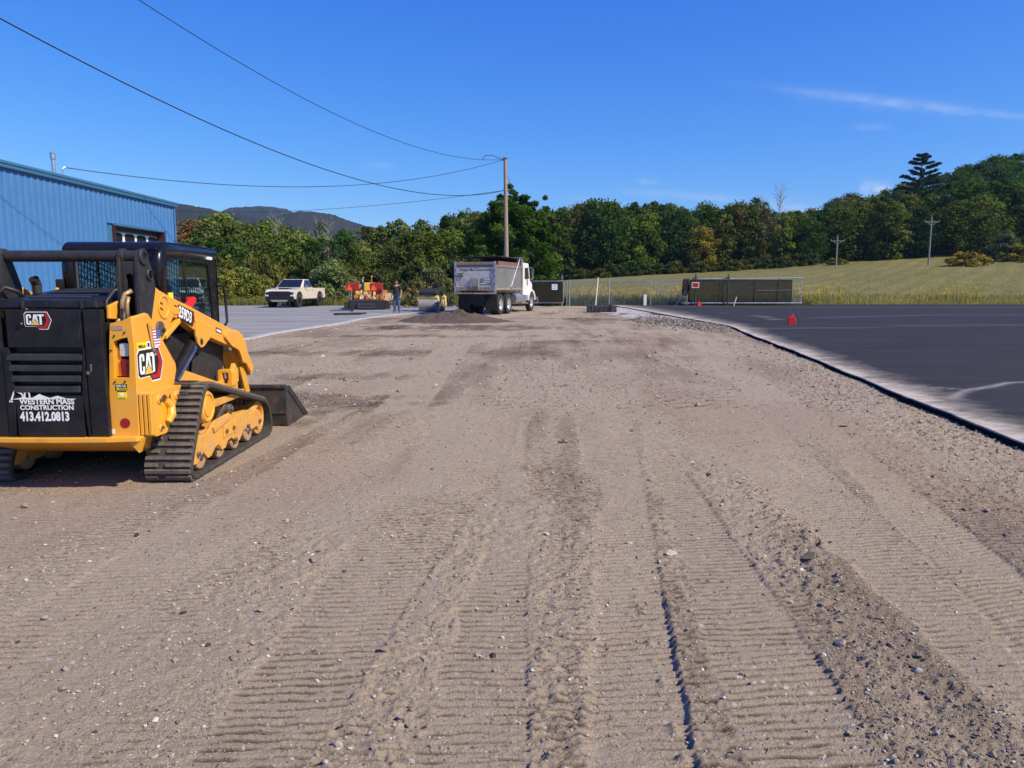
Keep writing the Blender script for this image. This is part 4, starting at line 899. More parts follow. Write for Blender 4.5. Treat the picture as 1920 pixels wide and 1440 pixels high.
# step / tie-down bracket at the front of the rail
for sg in (1, -1):
    LB('tie_down_bracket', lambda m: (m.ring(rrect(.52 * sg if sg > 0 else -.66, .66 if sg > 0 else -.52, .55, .72, .02, 3), rrect((.56 if sg > 0 else -.62), (.62 if sg > 0 else -.56), .585, .69, .012, 3), 'y', .58, .66), m.prism([(.66, .56), (.80, .58), (.80, .70), (.72, .77), (.66, .70)], 'x', .60 * sg, .64 * sg)), YEL, .006)
# --- rear bumper ---------------------------------------------------------------------
def fn(m):
    top = [(-.63, -1.10), (-.60, -1.15), (-.40, -1.185), (0, -1.20), (.40, -1.185), (.60, -1.15), (.63, -1.10)]
    n = len(top)
    vs = [(x, y, .425) for x, y in top] + [(x, y, .392) for x, y in top] + [(x * .80, -.72 , .225) for x, y in top] + [(x * .8, -.6, .425) for x, y in top]
    fs = []
    for i in range(n - 1): fs += [(i, i + 1, n + i + 1, n + i), (n + i, n + i + 1, 2 * n + i + 1, 2 * n + i), (3 * n + i, 3 * n + i + 1, i + 1, i), (2 * n + i, 2 * n + i + 1, 3 * n + i + 1, 3 * n + i)]
    fs += [(0, n, 2 * n, 3 * n), (n - 1, 4 * n - 1, 3 * n - 1, 2 * n - 1)]
    m.add(vs, fs)
LB('rear_bumper', fn, YEL, .004)
for s in (1, -1): LB('bumper_gusset', lambda m: m.prism([(.50 * s, .415), (.64 * s, .415), (.60 * s, .30)], 'y', -1.12, -1.07), YEL, .003)
# --- rear corner posts with light recess ----------------------------------------------
def corner(sg):
    # rear face with a cut-out for the lamps: ring between outline and recess
    out = [(.445, 1.245), (.53, 1.262), (.592, 1.293), (.604, 1.10), (.602, .80), (.597, .42), (.50, .42), (.385, .42), (.41, .80), (.43, 1.10)]
    inn = [(.462, 1.115), (.52, 1.137), (.562, 1.145), (.570, 1.10), (.565, .95), (.558, .855), (.50, .853), (.445, .852), (.450, .95), (.458, 1.09)]
    m = MB(); m.ring([(x * sg, z) for x, z in out], [(x * sg, z) for x, z in inn], 'y', -1.10, -1.045)
    cf = m.build('rear_corner_face', YEL, LD); m = MB()
    m.prism([(-1.0985, 1.290), (-.975, 1.302), (-.895, 1.312), (-.855, 1.303), (-.822, 1.272), (-.456, .891), (-.450, .837), (-.50, .735), (-.60, .60), (-.786, .40), (-1.0985, .42)], 'x', .570 * sg, .606 * sg)
    c = m.build('rear_corner_post', YEL, LD, .012, seg=3)
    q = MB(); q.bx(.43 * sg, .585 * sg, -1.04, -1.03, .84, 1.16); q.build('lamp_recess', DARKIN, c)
    q = MB(); q.prism([(.452, 1.10), (.487, 1.02), (.487, .86), (.448, .86)], 'y', -1.06, -1.043) if sg > 0 else q.prism([(-.452, 1.10), (-.487, 1.02), (-.487, .86), (-.448, .86)], 'y', -1.06, -1.043); q.build('lamp_bracket', YEL, c, .002)
    q = MB(); q.prism(rrect(min(.487 * sg, .555 * sg), max(.487 * sg, .555 * sg), 1.005, 1.10, .014), 'y', -1.075, -1.04); q.cyl((.52 * sg, -1.078, 1.055), (.52 * sg, -1.074, 1.055), .004, mi=0); q.build('reversing_lamp', LENSW, c, .006)
    q = MB(); q.prism(rrect(min(.487 * sg, .553 * sg), max(.487 * sg, .553 * sg), .862, .985, .012), 'y', -1.078, -1.04); q.build('tail_lamp', LENSR, c, .006)
    q = MB()
    for x, z in ((.470, 1.155), (.545, 1.178), (.452, .822), (.525, .824), (.44, 1.05)):
        q.cyl((x * sg, -1.108, z), (x * sg, -1.09, z), .007, n=6)
    q.build('bolt', mat('bolt_dark', (.06, .03, .015), .5, .5), c, kind='stuff')
    q = MB(); q.cyl((.505 * sg, -1.1035, .520), (.505 * sg, -1.10, .520), .036, n=24); q.build('round_reflector', mat('reflector_red', (.30, .008, .012), .35), c)
    q = MB(); q.prism(rrect(min(.455 * sg, .535 * sg), max(.455 * sg, .535 * sg), 1.196, 1.228, .006), 'y', -1.103, -1.10); q.build('serial_plate', TAN, c)
    q = MB(); hp = [(-.90, 1.225), (-.865, 1.245), (-.83, 1.215), (-.795, 1.02), (-.81, .985), (-.835, 1.005)]
    q.prism(hp, 'x', .600 * sg, .608 * sg, 0); q.prism([(y * .7 - .257, z * .85 + .195) for y, z in hp], 'x', .603 * sg, .6095 * sg, 1)
    q.cyl((.605 * sg, -.815, 1.02), (.625 * sg, -.815, 1.02), .022, .016, 12, mi=2); q.build('latch_slot', [DARKIN, YELD, GREASE], c)
    return c
cR = corner(1); corner(-1)
# decals on the right corner post
m = MB(); cat_logo(m, (.606, -1.045, .865), (0, 1, 0), (0, 0, 1), .150); m.build('logo_decal', [WHT, GLOSSBLK, REDV, GOLD], cR, recalc=False)
def fn(m):
    y0, y1, z0, z1 = -.845, -.70, 1.045, 1.185; n = 13
    for k in range(n): m.add([(.6065, y0, z0 + (z1 - z0) * k / n), (.6065, y1, z0 + (z1 - z0) * k / n), (.6065, y1, z0 + (z1 - z0) * (k + 1) / n), (.6065, y0, z0 + (z1 - z0) * (k + 1) / n)], [(0, 1, 2, 3)], 0 if k % 2 == 0 else 1)
    m.add([(.6075, y1 - .06, z0 + (z1 - z0) * 6 / n), (.6075, y1, z0 + (z1 - z0) * 6 / n), (.6075, y1, z1), (.6075, y1 - .06, z1)], [(0, 1, 2, 3)], 2)
    for i in range(5):
        for j in range(4):
            cy, cz = y1 - .054 + i * .012, z0 + (z1 - z0) * 6 / n + .012 + j * .017; m.box((.6085, cy, cz), (.0006, .004, .004), None, 1)
LB('flag_decal', fn, [PINKV, WHT, BLUEV], 0, cR, recalc=False)
def fn(m):
    m.bx(.605, .6065, -1.06, -.915, 1.045, 1.100, 0); m.bx(.605, .6066, -.914, -.862, 1.045, 1.100, 1)
    put_text(m, 'Milton', .028, (.6072, -.99, 1.058), (0, 1, 0), (0, 0, 1), .001, 2, width=.10, bold=.02)
    m.bx(.606, .6072, -.905, -.875, 1.060, 1.088, 2)
LB('dealer_decal', fn, [YELV, WHT, GLOSSBLK], 0, cR, recalc=False)
def fn(m):
    m.bx(.452, .535, -1.1025, -1.10, .762, .806, 0); put_text(m, 'DIESEL FUEL', .014, (.4935, -1.1027, .787), (1, 0, 0), (0, 0, 1), .0006, 1, width=.074, bold=.03)
    m.prism([(.456, .773), (.468, .783), (.468, .779), (.531, .779), (.531, .766), (.468, .766), (.468, .763)], 'y', -1.1033, -1.1024, 2)
    m.bx(.478, .525, -1.1039, -1.1032, .770, .775, 0)
LB('fuel_decal', fn, [GLOSSBLK, WHT, YELV], 0, cR, recalc=False)
def fn(m):
    m.bx(.463, .528, -1.1025, -1.10, .700, .758, 0); m.bx(.463, .528, -1.103, -1.1024, .749, .757, 1); m.bx(.470, .522, -1.103, -1.1024, .703, .707, 1); m.cyl((.4955, -1.1035, .728), (.4955, -1.1024, .728), .014, n=14, mi=2)
LB('warning_decal', fn, [YELV, GLOSSBLK, WHT], 0, cR, recalc=False)
LB('small_tag', lambda m: (m.bx(.387, .425, -1.1025, -1.10, .44, .475, 0), m.cyl((.406, -1.104, .457), (.406, -1.1024, .457), .006, n=10, mi=1)), [WHT, mat('tag_blue', (.3, .5, .6), .5)], 0, cR)
# outer castings over the track (counterweight boxes)
for sg in (1, -1):
    def fn(m):
        m.prism(roundpoly([(-1.07, .742), (-.60, .735), (-.89, .405), (-1.06, .412), (-1.07, .42)], .012, 2), 'x', .612 * sg, .705 * sg)
        for k in range(3): m.bx(min((.612 + k * .031) * sg, (.634 + k * .031) * sg), max((.612 + k * .031) * sg, (.634 + k * .031) * sg), -1.10, -1.065, .43, .735)
    cw = LB('counterweight', fn, YEL, .01, seg=3)
    def fn(m):
        for (y, z, r) in ((-.985, .675, .038), (-.70, .665, .038), (-.985, .465, .026)): m.cyl((.70 * sg, y, z), (.715 * sg, y, z), r, r * .85, 18)
        m.tube([(.705 * sg, -.88, .655), (.722 * sg, -.84, .60), (.735 * sg, -.86, .54), (.722 * sg, -.90, .49)], [.03, .034, .034, .026], 10)
    LB('casting_boss', fn, YEL, .004, cw)
    LB('casting_recess_shade', lambda m: (m.prism(roundpoly([(-.955, .68), (-.90, .705), (-.835, .665), (-.80, .70), (-.80, .645), (-.87, .63), (-.92, .64)], .012, 2), 'x', .700 * sg, .7065 * sg)), mat('casting_shadow', (.10, .03, .008), .8), 0, cw)  # thin dark plate, paints the shade of a hollow that is not carved
    LB('bolt', lambda m: [m.cyl((.71 * sg, y, z), (.728 * sg, y, z), .015, n=6) for y, z in ((-.985, .672), (-.70, .662), (-.985, .465))], GREASE, 0, cw, kind='stuff')
# --- rear door -----------------------------------------------------------------------
def fn(m):
    m.bx(-.265, .262, -1.15, -1.10, 1.075, 1.345); m.bx(-.245, .235, -1.15, -1.10, .425, .728)
    m.prism([(-.265, 1.075), (-.245, .728), (-.265, .425), (-.31, .425), (-.31, 1.075)], 'y', -1.149, -1.10)
    m.prism([(.262, 1.075), (.235, .728), (.262, .425), (.27, .425), (.27, 1.075)], 'y', -1.149, -1.10)
    m.bx(-.30, .30, -1.098, -1.085, .425, 1.345)
door = LB('rear_door', fn, BLK, .005)
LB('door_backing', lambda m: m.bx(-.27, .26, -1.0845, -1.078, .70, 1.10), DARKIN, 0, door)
for k in range(4):
    z = 1.010 - k * .0765; w = .285 - k * .011
    LB('louvre', lambda m: m.add([(-w, -1.105, z + .028), (w - .03, -1.105, z + .028), (-w, -1.15, z + .010), (w - .03, -1.15, z + .010), (-w, -1.155, z - .028), (w - .03, -1.155, z - .028), (-w, -1.105, z - .028), (w - .03, -1.105, z - .028)],
        [(0, 1, 3, 2), (2, 3, 5, 4), (4, 5, 7, 6), (6, 7, 1, 0), (0, 2, 4, 6), (1, 7, 5, 3)]), BLKD, .004, door)
for sg in (1, -1):
    def fn(m):
        a, b = (.275, .405) if sg > 0 else (-.405, -.315)
        m.prism([(a, 1.345), (b - (.0 if sg > 0 else 0), 1.345), (b, .425), (a, .425)], 'y', -1.14, -1.09)
    wing = LB('door_wing', fn, BLK, .006, door)
def fn(m):
    m.prism(rrect(.305, .338, .905, 1.015, .004, 2), 'y', -1.1415, -1.139, 0); m.bx(.305, .318, -1.146, -1.139, .905, .955, 1); m.cyl((.290, -1.15, .893), (.290, -1.138, .893), .014, .011, 14, mi=1)
LB('door_latch', fn, [DARKIN, STEEL], 0, door)
LB('door_lock', lambda m: m.lathe([(.006, .0), (.022, .0), (.024, .006), (.016, .014), (.006, .014)], (-.165, -1.15, 1.235), (0, -1, 0), 18), BLKG, 0, door)
m = MB(); cat_logo(m, (-.118, -1.151, 1.238), (1, 0, 0), (0, 0, 1), .073); m.build('logo_decal', [WHT, GLOSSBLK, REDV, GOLD], door, recalc=False)
def fn(m):
    o = -1.1505
    put_text(m, 'WESTERN MASS', .037, (-.022, o, .668), (1, 0, 0), (0, 0, 1), .0008, 0, width=.395, bold=.035)
    put_text(m, 'CONSTRUCTION', .033, (-.025, o, .627), (1, 0, 0), (0, 0, 1), .0008, 0, width=.385, bold=.035)
    put_text(m, '413.412.0813', .062, (-.046, o, .548), (1, 0, 0), (0, 0, 1), .0008, 0, width=.355, bold=.045)
    def P(pts, off=.0008): m.add([(x, o - off, z) for x, z in pts], [tuple(range(len(pts)))], 0)
    P([(-.285, .690), (-.268, .690), (-.245, .763), (-.252, .768)]); P([(-.252, .768), (-.245, .755), (-.205, .742), (-.19, .715), (-.182, .722), (-.196, .752)], .0009)
    P([(-.292, .682), (-.262, .682), (-.272, .697), (-.288, .697)]); P([(-.20, .705), (-.195, .728), (-.17, .728), (-.17, .712), (-.145, .712), (-.145, .705)])
    P([(-.183, .729), (-.18, .762), (-.14, .762), (-.133, .705), (-.145, .705), (-.150, .750), (-.168, .750), (-.17, .729)], .0011)
    P([(-.26, .705), (-.20, .715), (.19, .707), (.19, .704), (-.26, .702)], .0013)
    P([(-.13, .710), (-.07, .742), (-.045, .730), (.01, .710)]); P([(.0, .712), (.06, .729), (.08, .722), (.12, .710)], .001)
LB('company_lettering', fn, WHT, 0, door, recalc=False)
# --- hood ------------------------------------------------------------------------------
def fn(m):
    vs = [(-.37, -1.11, 1.350), (.37, -1.11, 1.350), (.355, -1.10, 1.408), (-.355, -1.10, 1.408), (-.40, -.26, 1.40), (.40, -.26, 1.40), (.36, -.26, 1.492), (-.36, -.26, 1.492)]
    m.add(vs, [(0, 1, 2, 3), (3, 2, 6, 7), (1, 5, 6, 2), (0, 3, 7, 4), (4, 7, 6, 5), (0, 4, 5, 1)])
hood = LB('engine_hood', fn, BLK, .012)
def fn(m):
    for k in range(6):
        y = -.93 + k * .11; z = 1.408 + (y + 1.10) * .1 + .004; m.box((.0, y, z), (.44, .060, .012), (.1, 0, 0))
LB('hood_rib', fn, BLKD, .004, hood, kind='stuff')
LB('hood_seam', lambda m: [m.bx(x - .012, x + .012, -1.117, -1.109, 1.35, 1.405) for x in (-.16, .26)], BLKD, .002, hood)
for s in (1, -1): LB('hood_side_plate', lambda m: m.prism([(-1.06, 1.275), (-1.05, 1.37), (-.90, 1.405), (-.87, 1.385), (-.87, 1.26)], 'x', .40 * s, .425 * s), YEL, .006)
LB('exhaust_stack', lambda m: m.tube([(-.375, -.60, 1.40), (-.375, -.60, 1.52), (-.372, -.635, 1.565)], [.03, .036, .036], 14, cap=False), BLKD, 0, smooth=False)
LB('exhaust_bore', lambda m: m.cyl((-.372, -.62, 1.548), (-.372, -.622, 1.551), .032, n=14), DARKIN, 0)
# --- lift towers and cross tube ---------------------------------------------------------
LB('cross_tube', lambda m: m.cyl((-.56, -.855, 1.728), (.56, -.855, 1.728), .042, n=22), BLKD, .003)
for sg in (1, -1):
    def fn(m):
        m.prism(roundpoly([(-.905, 1.765), (-.82, 1.765), (-.70, 1.50), (-.72, 1.12), (-.93, 1.12), (-.93, 1.55)], .03, 3), 'x', .420 * sg, .448 * sg)
        m.ring([(x * sg, z) for x, z in ((.448, 1.69), (.50, 1.69), (.545, 1.69), (.545, 1.4), (.545, 1.12), (.50, 1.12), (.448, 1.12), (.448, 1.4))],
               [(x * sg, z) for x, z in ((.475, 1.585), (.50, 1.60), (.53, 1.585), (.53, 1.4), (.525, 1.26), (.50, 1.245), (.478, 1.26), (.475, 1.4))], 'y', -.90, -.87)
        m.bx(min(.45 * sg, .54 * sg), max(.45 * sg, .54 * sg), -.80, -.78, 1.12, 1.70)
    tw = LB('lift_tower', fn, BLKD, .005)
    def fn(m):
        m.prism(roundpoly([(-.905, 1.74), (-.85, 1.785), (-.775, 1.77), (-.69, 1.60), (-.66, 1.50), (-.74, 1.30), (-.80, 1.16), (-.92, 1.16), (-.915, 1.50)], [.04, .05, .05, .04, .03, .03, .03, .03, .05], 4), 'x', .548 * sg, .580 * sg)
        for (y, z, r) in ((-.845, 1.725, .062), (-.765, 1.595, .046)): m.lathe([(.028, 0), (r, 0), (r, .014), (r - .008, .02), (.028, .02)], (.580 * sg, y, z), (sg, 0, 0), 24)
    lk2 = LB('lift_link', fn, BLKD, .004)
    LB('pivot_pin', lambda m: (m.cyl((.575 * sg, -.845, 1.725), (.588 * sg, -.845, 1.725), .029, n=18, mi=0), m.cyl((.58 * sg, -.765, 1.595), (.606 * sg, -.765, 1.595), .020, n=8, mi=1)), [DARKIN, BLKG], 0, lk2)
    LB('tube_clamp', lambda m: m.cyl((.425 * sg, -.855, 1.728), (.465 * sg, -.855, 1.728), .056, n=20), BLKD, .006)
    # ---- lift arm
    ARM = [(-.698, 1.540), (-.560, 1.479), (-.339, 1.414), (.024, 1.326), (.528, 1.189), (.899, 1.088), (1.067, 1.063), (1.202, 1.008), (1.289, .911), (1.324, .825), (1.472, .663), (1.458, .618), (1.386, .570), (1.262, .708), (1.170, .712), (1.131, .759), (1.098, .852), (1.054, .886), (.730, .949), (.373, 1.040), (.082, 1.111), (-.197, 1.228), (-.337, 1.258), (-.501, 1.10), (-.66, 1.02), (-.76, 1.12), (-.765, 1.36)]
    ax0, ax1 = .475 * sg, .555 * sg
    arm = LB('lift_arm', lambda m: m.prism(ARM, 'x', ax0, ax1), YEL, .009, seg=3)
    LB('cylinder_gusset', lambda m: m.prism(roundpoly([(.055, 1.225), (.42, 1.120), (.362, 1.055), (.185, .975), (.128, .965), (.062, 1.00), (.035, 1.075)], .02, 3), 'x', .5555 * sg, .576 * sg), YEL, .006, arm)
    LB('gusset_bore', lambda m: m.cyl((.576 * sg, .13, 1.02), (.5775 * sg, .13, 1.02), .030, n=18), mat('bore_brown', (.03, .012, .006), .6), 0, arm)
    LB('knee_plate', lambda m: m.prism(roundpoly([(.674, 1.020), (.680, 1.062), (.819, 1.082), (.999, 1.056), (1.111, 1.006), (1.189, .911), (1.224, .826), (1.370, .668), (1.33, .60), (1.20, .715), (1.11, .735), (1.07, .80), (1.01, .868), (.826, .925)], .015, 2), 'x', .5555 * sg, .580 * sg), YEL, .005, arm)
    LB('arm_ring_emboss', lambda m: m.lathe([(.075, 0), (.095, 0), (.098, .006), (.09, .009), (.08, .009)], (.5545 * sg, -.50, 1.345), (sg, 0, 0), 26), YEL, .004, arm)
    LB('arm_bar_emboss', lambda m: m.prism(rrect(-.345, -.235, 1.275, 1.335, .02), 'x', .554 * sg, .562 * sg), YEL, .004, arm)
    LB('arm_slot', lambda m: [m.box((.5555 * sg, y, z), (.004, .05, .012), (a, 0, 0)) for y, z, a in ((-.54, 1.375, -.35), (-.54, 1.33, -.35), (-.29, 1.345, -.28), (.24, 1.165, -.28))], mat('slot_brown', (.09, .03, .008), .8), 0, arm, kind='stuff')
    inner = [(1.02, .95), (1.20, .90), (1.29, .76), (1.40, .52), (1.50, .28), (1.47, .12), (1.34, .12), (1.28, .40), (1.16, .66), (1.03, .80)]
    LB('arm_foot', lambda m: (m.prism(roundpoly(inner, .04, 3), 'x', .36 * sg, .40 * sg), m.prism(roundpoly([(1.13, .70), (1.26, .69), (1.46, .30), (1.44, .12), (1.34, .12), (1.30, .36)], .03, 3), 'x', .50 * sg, .53 * sg)), YEL, .006)
    LB('arm_crossplate', lambda m: m.prism([(1.05, .86), (1.13, .86), (1.36, .50), (1.28, .48)], 'x', min(.40 * sg, .50 * sg), max(.40 * sg, .50 * sg)), YEL, .004)
    # ---- lift cylinder
    LB('lift_cylinder', lambda m: (m.cyl((.515 * sg, -.40, .70), (.515 * sg, .085, .995), .050, n=20, mi=0), m.cyl((.515 * sg, .08, .99), (.515 * sg, .14, 1.025), .056, n=20, mi=0), m.cyl((.515 * sg, -.45, .67), (.515 * sg, .14, 1.025), .026, n=14, mi=0)), [BLK], .003)
    LB('cylinder_line', lambda m: m.tube([(.566 * sg, -.36, .735), (.568 * sg, .0, .955), (.565 * sg, .03, .985)], .013, 8), STEEL, 0)
    LB('arm_stop', lambda m: (m.cyl((.545 * sg, -.60, 1.175), (.575 * sg, -.60, 1.175), .062, n=18, mi=0), m.cyl((.575 * sg, -.575, 1.165), (.592 * sg, -.575, 1.165), .020, n=8, mi=1)), [GREASE, BLKD], .006)
    LB('arm_brace', lambda m: m.box((.545 * sg, -.375, 1.165), (.045, .30, .04), (R(24), 0, 0)), YEL, .006)
# model number and logo decals on the right arm
def fn(m):
    o = (.5565, -.125, 1.217); ux = Vector((0, 1, -.285)); uy = Vector((0, .285, 1))
    u, v = ux.normalized(), uy.normalized(); n = Vector((1, 0, 0))
    def Q(x, y, off): return Vector(o) + u * x + v * y + n * off
    m.add([Q(x, y, .001) for x, y in ((-.15, -.01), (.145, -.02), (.175, .045), (.145, .115), (-.15, .105), (-.165, .05))], [(0, 1, 2, 3, 4, 5)], 1)
    m.add([Q(x, y, .0015) for x, y in ((.118, -.015), (.145, -.015), (.172, .045), (.145, .11), (.118, .105))], [(0, 1, 2, 3, 4)], 2)
    put_text(m, '259D3', .088, Q(-.015, .008, 0), ux, uy, .0024, 0, width=.25, bold=.04)
LB('model_decal', fn, [WHT, GLOSSBLK, mat('maroon_vinyl', (.10, .01, .012), .4)], 0, LD, recalc=False)
def fn(m):
    ux = Vector((0, 1, -.27)); uy = Vector((0, .27, 1)); u, v = ux.normalized(), uy.normalized(); o = Vector((.5565, .575, 1.085))
    m.add([o + u * x + v * y for x, y in ((-.07, -.018), (.07, -.018), (.07, .026), (-.07, .026))], [(0, 1, 2, 3)], 1)
    m.add([o + u * x + v * y + Vector((.001, 0, 0)) for x, y in ((-.055, -.008), (.055, -.008), (.055, .014), (-.055, .014))], [(0, 1, 2, 3)], 0)
LB('arm_tag', fn, [WHT, GLOSSBLK], 0, LD, recalc=False)
LB('yellow_tag', lambda m: (m.bx(.553, .5566, -.775, -.72, 1.375, 1.45), m.box((.50, -.25, 1.43), (.01, .075, .05))), YELV, 0)
# --- hoses at the right tower ---------------------------------------------------------
LB('hydraulic_hose', lambda m: (m.tube([(.40, -1.00, 1.16), (.38, -1.02, 1.28), (.37, -.99, 1.40), (.40, -.93, 1.475), (.44, -.90, 1.49)], .016, 10), m.tube([(.47, -.98, 1.14), (.475, -.975, 1.25), (.478, -.96, 1.34)], .026, 10), m.tube([(.505, -.97, 1.14), (.50, -.96, 1.22), (.49, -.93, 1.30), (.47, -.90, 1.33)], .018, 10)), HOSE, 0, smooth=True)
LB('hose_sleeve', lambda m: (m.tube([(.470, -.962, 1.33), (.468, -.955, 1.40), (.482, -.94, 1.45), (.52, -.91, 1.475)], .017, 10), m.tube([(.502, -.965, 1.26), (.502, -.955, 1.38), (.508, -.94, 1.43)], .014, 10), m.tube([(.445, -1.02, 1.215), (.455, -1.025, 1.25), (.475, -1.02, 1.27)], .012, 8)), COPPER, 0, smooth=True)
LB('hose_loop', lambda m: m.tube([(-.44, -.98, 1.30), (-.43, -.99, 1.44), (-.38, -.96, 1.50), (-.33, -.90, 1.47), (-.31, -.86, 1.42)], .017, 10), HOSE, 0, smooth=True)
# --- cab ---------------------------------------------------------------------------------
def fn(m):
    m.ring(rrect(-.40, .40, 1.10, 1.845, (.10, .10, .02, .02), 7), rrect(-.285, .285, 1.37, 1.735, (.05, .05, .05, .05), 7), 'y', -.20, -.165)
    SO = roundpoly([(1.01, 1.10), (1.00, 1.845), (-.20, 1.845), (-.20, 1.10)], [.02, .03, .12, .02], 6); SI = roundpoly([(.86, 1.15), (.80, 1.725), (-.08, 1.735), (-.10, 1.36)], [.05, .07, .13, .05], 6)
    for s in (1, -1): m.ring(SO, SI, 'x', .375 * s, .40 * s)
    m.ring(rrect(-.40, .40, 1.10, 1.845, .03, 4), rrect(-.34, .34, .95 + .2, 1.76, .04, 4), 'y', .97, 1.01)
    m.bx(-.37, .37, -.18, 1.0, 1.10, 1.13)
cab = LB('cab', fn, BLKG, .008)
def fn(m):
    P = roundpoly([(-.235, 1.80), (-.16, 1.875), (.40, 1.885), (1.06, 1.868), (1.08, 1.835), (1.0, 1.80)], [.03, .06, .1, .02, .02, .02], 4)
    m.prism(P, 'x', -.39, .39)
LB('cab_roof', fn, BLKG, .03, cab, seg=4)
LB('roof_panel', lambda m: m.prism(rrect(-.26, .27, 1.80, 1.83, .012, 3), 'y', -.2345, -.22), BLKG, .004, cab)
for s in (1, -1): LB('corner_tube', lambda m: m.tube([(.365 * s, -.165, 1.36), (.365 * s, -.165, 1.68), (.365 * s, -.150, 1.755), (.362 * s, -.095, 1.805), (.36 * s, .0, 1.815), (.36 * s, .98, 1.808)], .058, 14), BLKG, 0, cab, smooth=True)
for s in (1, -1): LB('post_base', lambda m: m.cyl((.37 * s, -.165, 1.30), (.37 * s, -.165, 1.395), .066, n=14), BLKG, .006, cab)
LB('rear_window', lambda m: m.bx(-.29, .29, -.172, -.168, 1.36, 1.745), GLS, 0, cab)
for s in (1, -1): LB('side_window', lambda m: m.prism([(.87, 1.145), (.81, 1.735), (-.09, 1.745), (-.11, 1.35)], 'x', .382 * s, .386 * s), GLS, 0, cab)
LB('front_window', lambda m: m.bx(-.345, .345, .985, .99, 1.145, 1.77), GLS, 0, cab)
LB('window_seal', lambda m: (m.ring(rrect(-.292, .292, 1.362, 1.743, .055, 6), rrect(-.278, .278, 1.378, 1.727, .045, 6), 'y', -.206, -.198)), mat('seal_grey', (.09, .09, .095), .5), 0, cab)
GRL = mat('grille_black', (.006, .007, .008), .6)
def clipline(p, d, poly):
    ts = []; n = len(poly)
    for i in range(n):
        a, b = Vector(poly[i]), Vector(poly[(i + 1) % n]); e = b - a; den = d.x * e.y - d.y * e.x
        if abs(den) < 1e-9: continue
        w = a - p; t = (w.x * e.y - w.y * e.x) / den; u = (w.x * d.y - w.y * d.x) / den
        if 0 <= u <= 1: ts.append(t)
    return (min(ts), max(ts)) if len(ts) >= 2 else None
def grille(m, poly, dirs, step, wid, mk):
    for ang, st in zip(dirs, step):
        d = Vector((math.cos(ang), math.sin(ang))); nn = Vector((-d.y, d.x))
        for k in range(-60, 60):
            p = Vector(poly[0]) + nn * (k * st + .01); r = clipline(p, d, poly)
            if r:
                a, b = p + d * r[0], p + d * r[1]; m.tube([mk(a), mk(b)], wid, 4, cap=False)
LB('window_grille', lambda m: (grille(m, rrect(-.28, .28, 1.375, 1.73, .05, 4), (R(65), R(-28)), (.050, .050), .0036, lambda q: (q.x, -.19, q.y)),
    [grille(m, [(.86, 1.15), (.80, 1.725), (-.05, 1.735), (-.10, 1.40), (-.08, 1.36)], (R(84), R(-13)), (.046, .046), .0042, lambda q, s=s: (.378 * s, q.x, q.y)) for s in (1, -1)]), GRL, 0, cab, kind='stuff')
LB('window_bar', lambda m: m.bx(.02, .045, -.165, -.15, 1.36, 1.74), BLK, .003, cab)
for s in (1, -1): LB('window_bar', lambda m: m.box((.385 * s, .32, 1.42), (.012, .03, .62), (.1, 0, 0)), BLK, .003, cab)
LB('window_rail', lambda m: m.bx(.375, .39, -.1, .86, 1.27, 1.285), BLK, .003, cab)
LB('operator_seat', lambda m: (m.box((0, .36, 1.30), (.40, .12, .46), (-.18, 0, 0)), m.box((0, .50, 1.15), (.40, .36, .10)), m.box((0, .33, 1.57), (.22, .09, .14), (-.1, 0, 0)), m.box((-.25, .52, 1.24), (.07, .32, .05)), m.box((.25, .52, 1.24), (.07, .32, .05))), mat('seat_vinyl', (.02, .02, .022), .6), .03, cab)
LB('work_lamp', lambda m: m.prism(rrect(.74, .86, 1.755, 1.785, .01), 'x', .39, .418), mat('lamp_white', (.75, .75, .72), .3), .004, cab)
LB('cab_bolt', lambda m: [m.cyl((.398, y, z), (.406, y, z), .007, n=8) for y, z in ((.05, 1.79), (.2, 1.795), (.35, 1.785), (.6, 1.78), (.88, 1.60), (.89, 1.42), (.905, 1.25), (-.14, 1.55))], STEEL, 0, cab, kind='stuff')
LB('grab_rail', lambda m: (m.tube([(.41, .96, 1.52), (.43, 1.05, 1.51), (.435, 1.085, 1.46), (.435, 1.11, 1.15), (.42, 1.06, 1.10)], .013, 8)), BLK, 0, cab, smooth=True)
LB('red_lever', lambda m: (m.prism(roundpoly([(.02, 1.295), (.26, 1.415), (.31, 1.405), (.31, 1.37), (.08, 1.245), (.02, 1.25)], .012, 3), 'x', .44, .475), m.box((.43, .28, 1.385), (.05, .06, .05))), REDP, .006, cab)
LB('latch_bracket', lambda m: (m.box((-.41, -.24, 1.50), (.05, .05, .13)),), BLK, .008, cab)
LB('yellow_latch', lambda m: m.box((-.435, -.26, 1.455), (.03, .05, .09), (0, .5, 0)), YEL, .012, cab)
# --- bucket ------------------------------------------------------------------------------
def fn(m):
    prof = [(1.44, .44), (1.405, .16), (1.44, .02), (1.52, .0), (2.16, .0), (2.16, .016), (1.54, .02), (1.46, .05), (1.43, .17), (1.465, .44)]
    m.prism(prof, 'x', -.90, .90)
bk = LB('bucket', fn, BUCK, .004)
for sg in (1, -1):
    LB('bucket_side', lambda m: m.prism([(1.44, .445), (1.50, .44), (2.17, .03), (2.19, .0), (1.46, .0), (1.405, .16)], 'x', .885 * sg, .905 * sg), BUCK, .003, bk)
    LB('side_cutter', lambda m: m.prism([(1.50, .448), (1.56, .425), (2.19, .035), (2.21, .0), (2.10, .0), (1.48, .39)], 'x', .905 * sg, .915 * sg), BLKD, .003, bk)
    LB('bucket_hook', lambda m: m.prism([(1.30, .30), (1.42, .34), (1.43, .12), (1.32, .08)], 'x', .38 * sg, .56 * sg), BLKD, .006, bk)
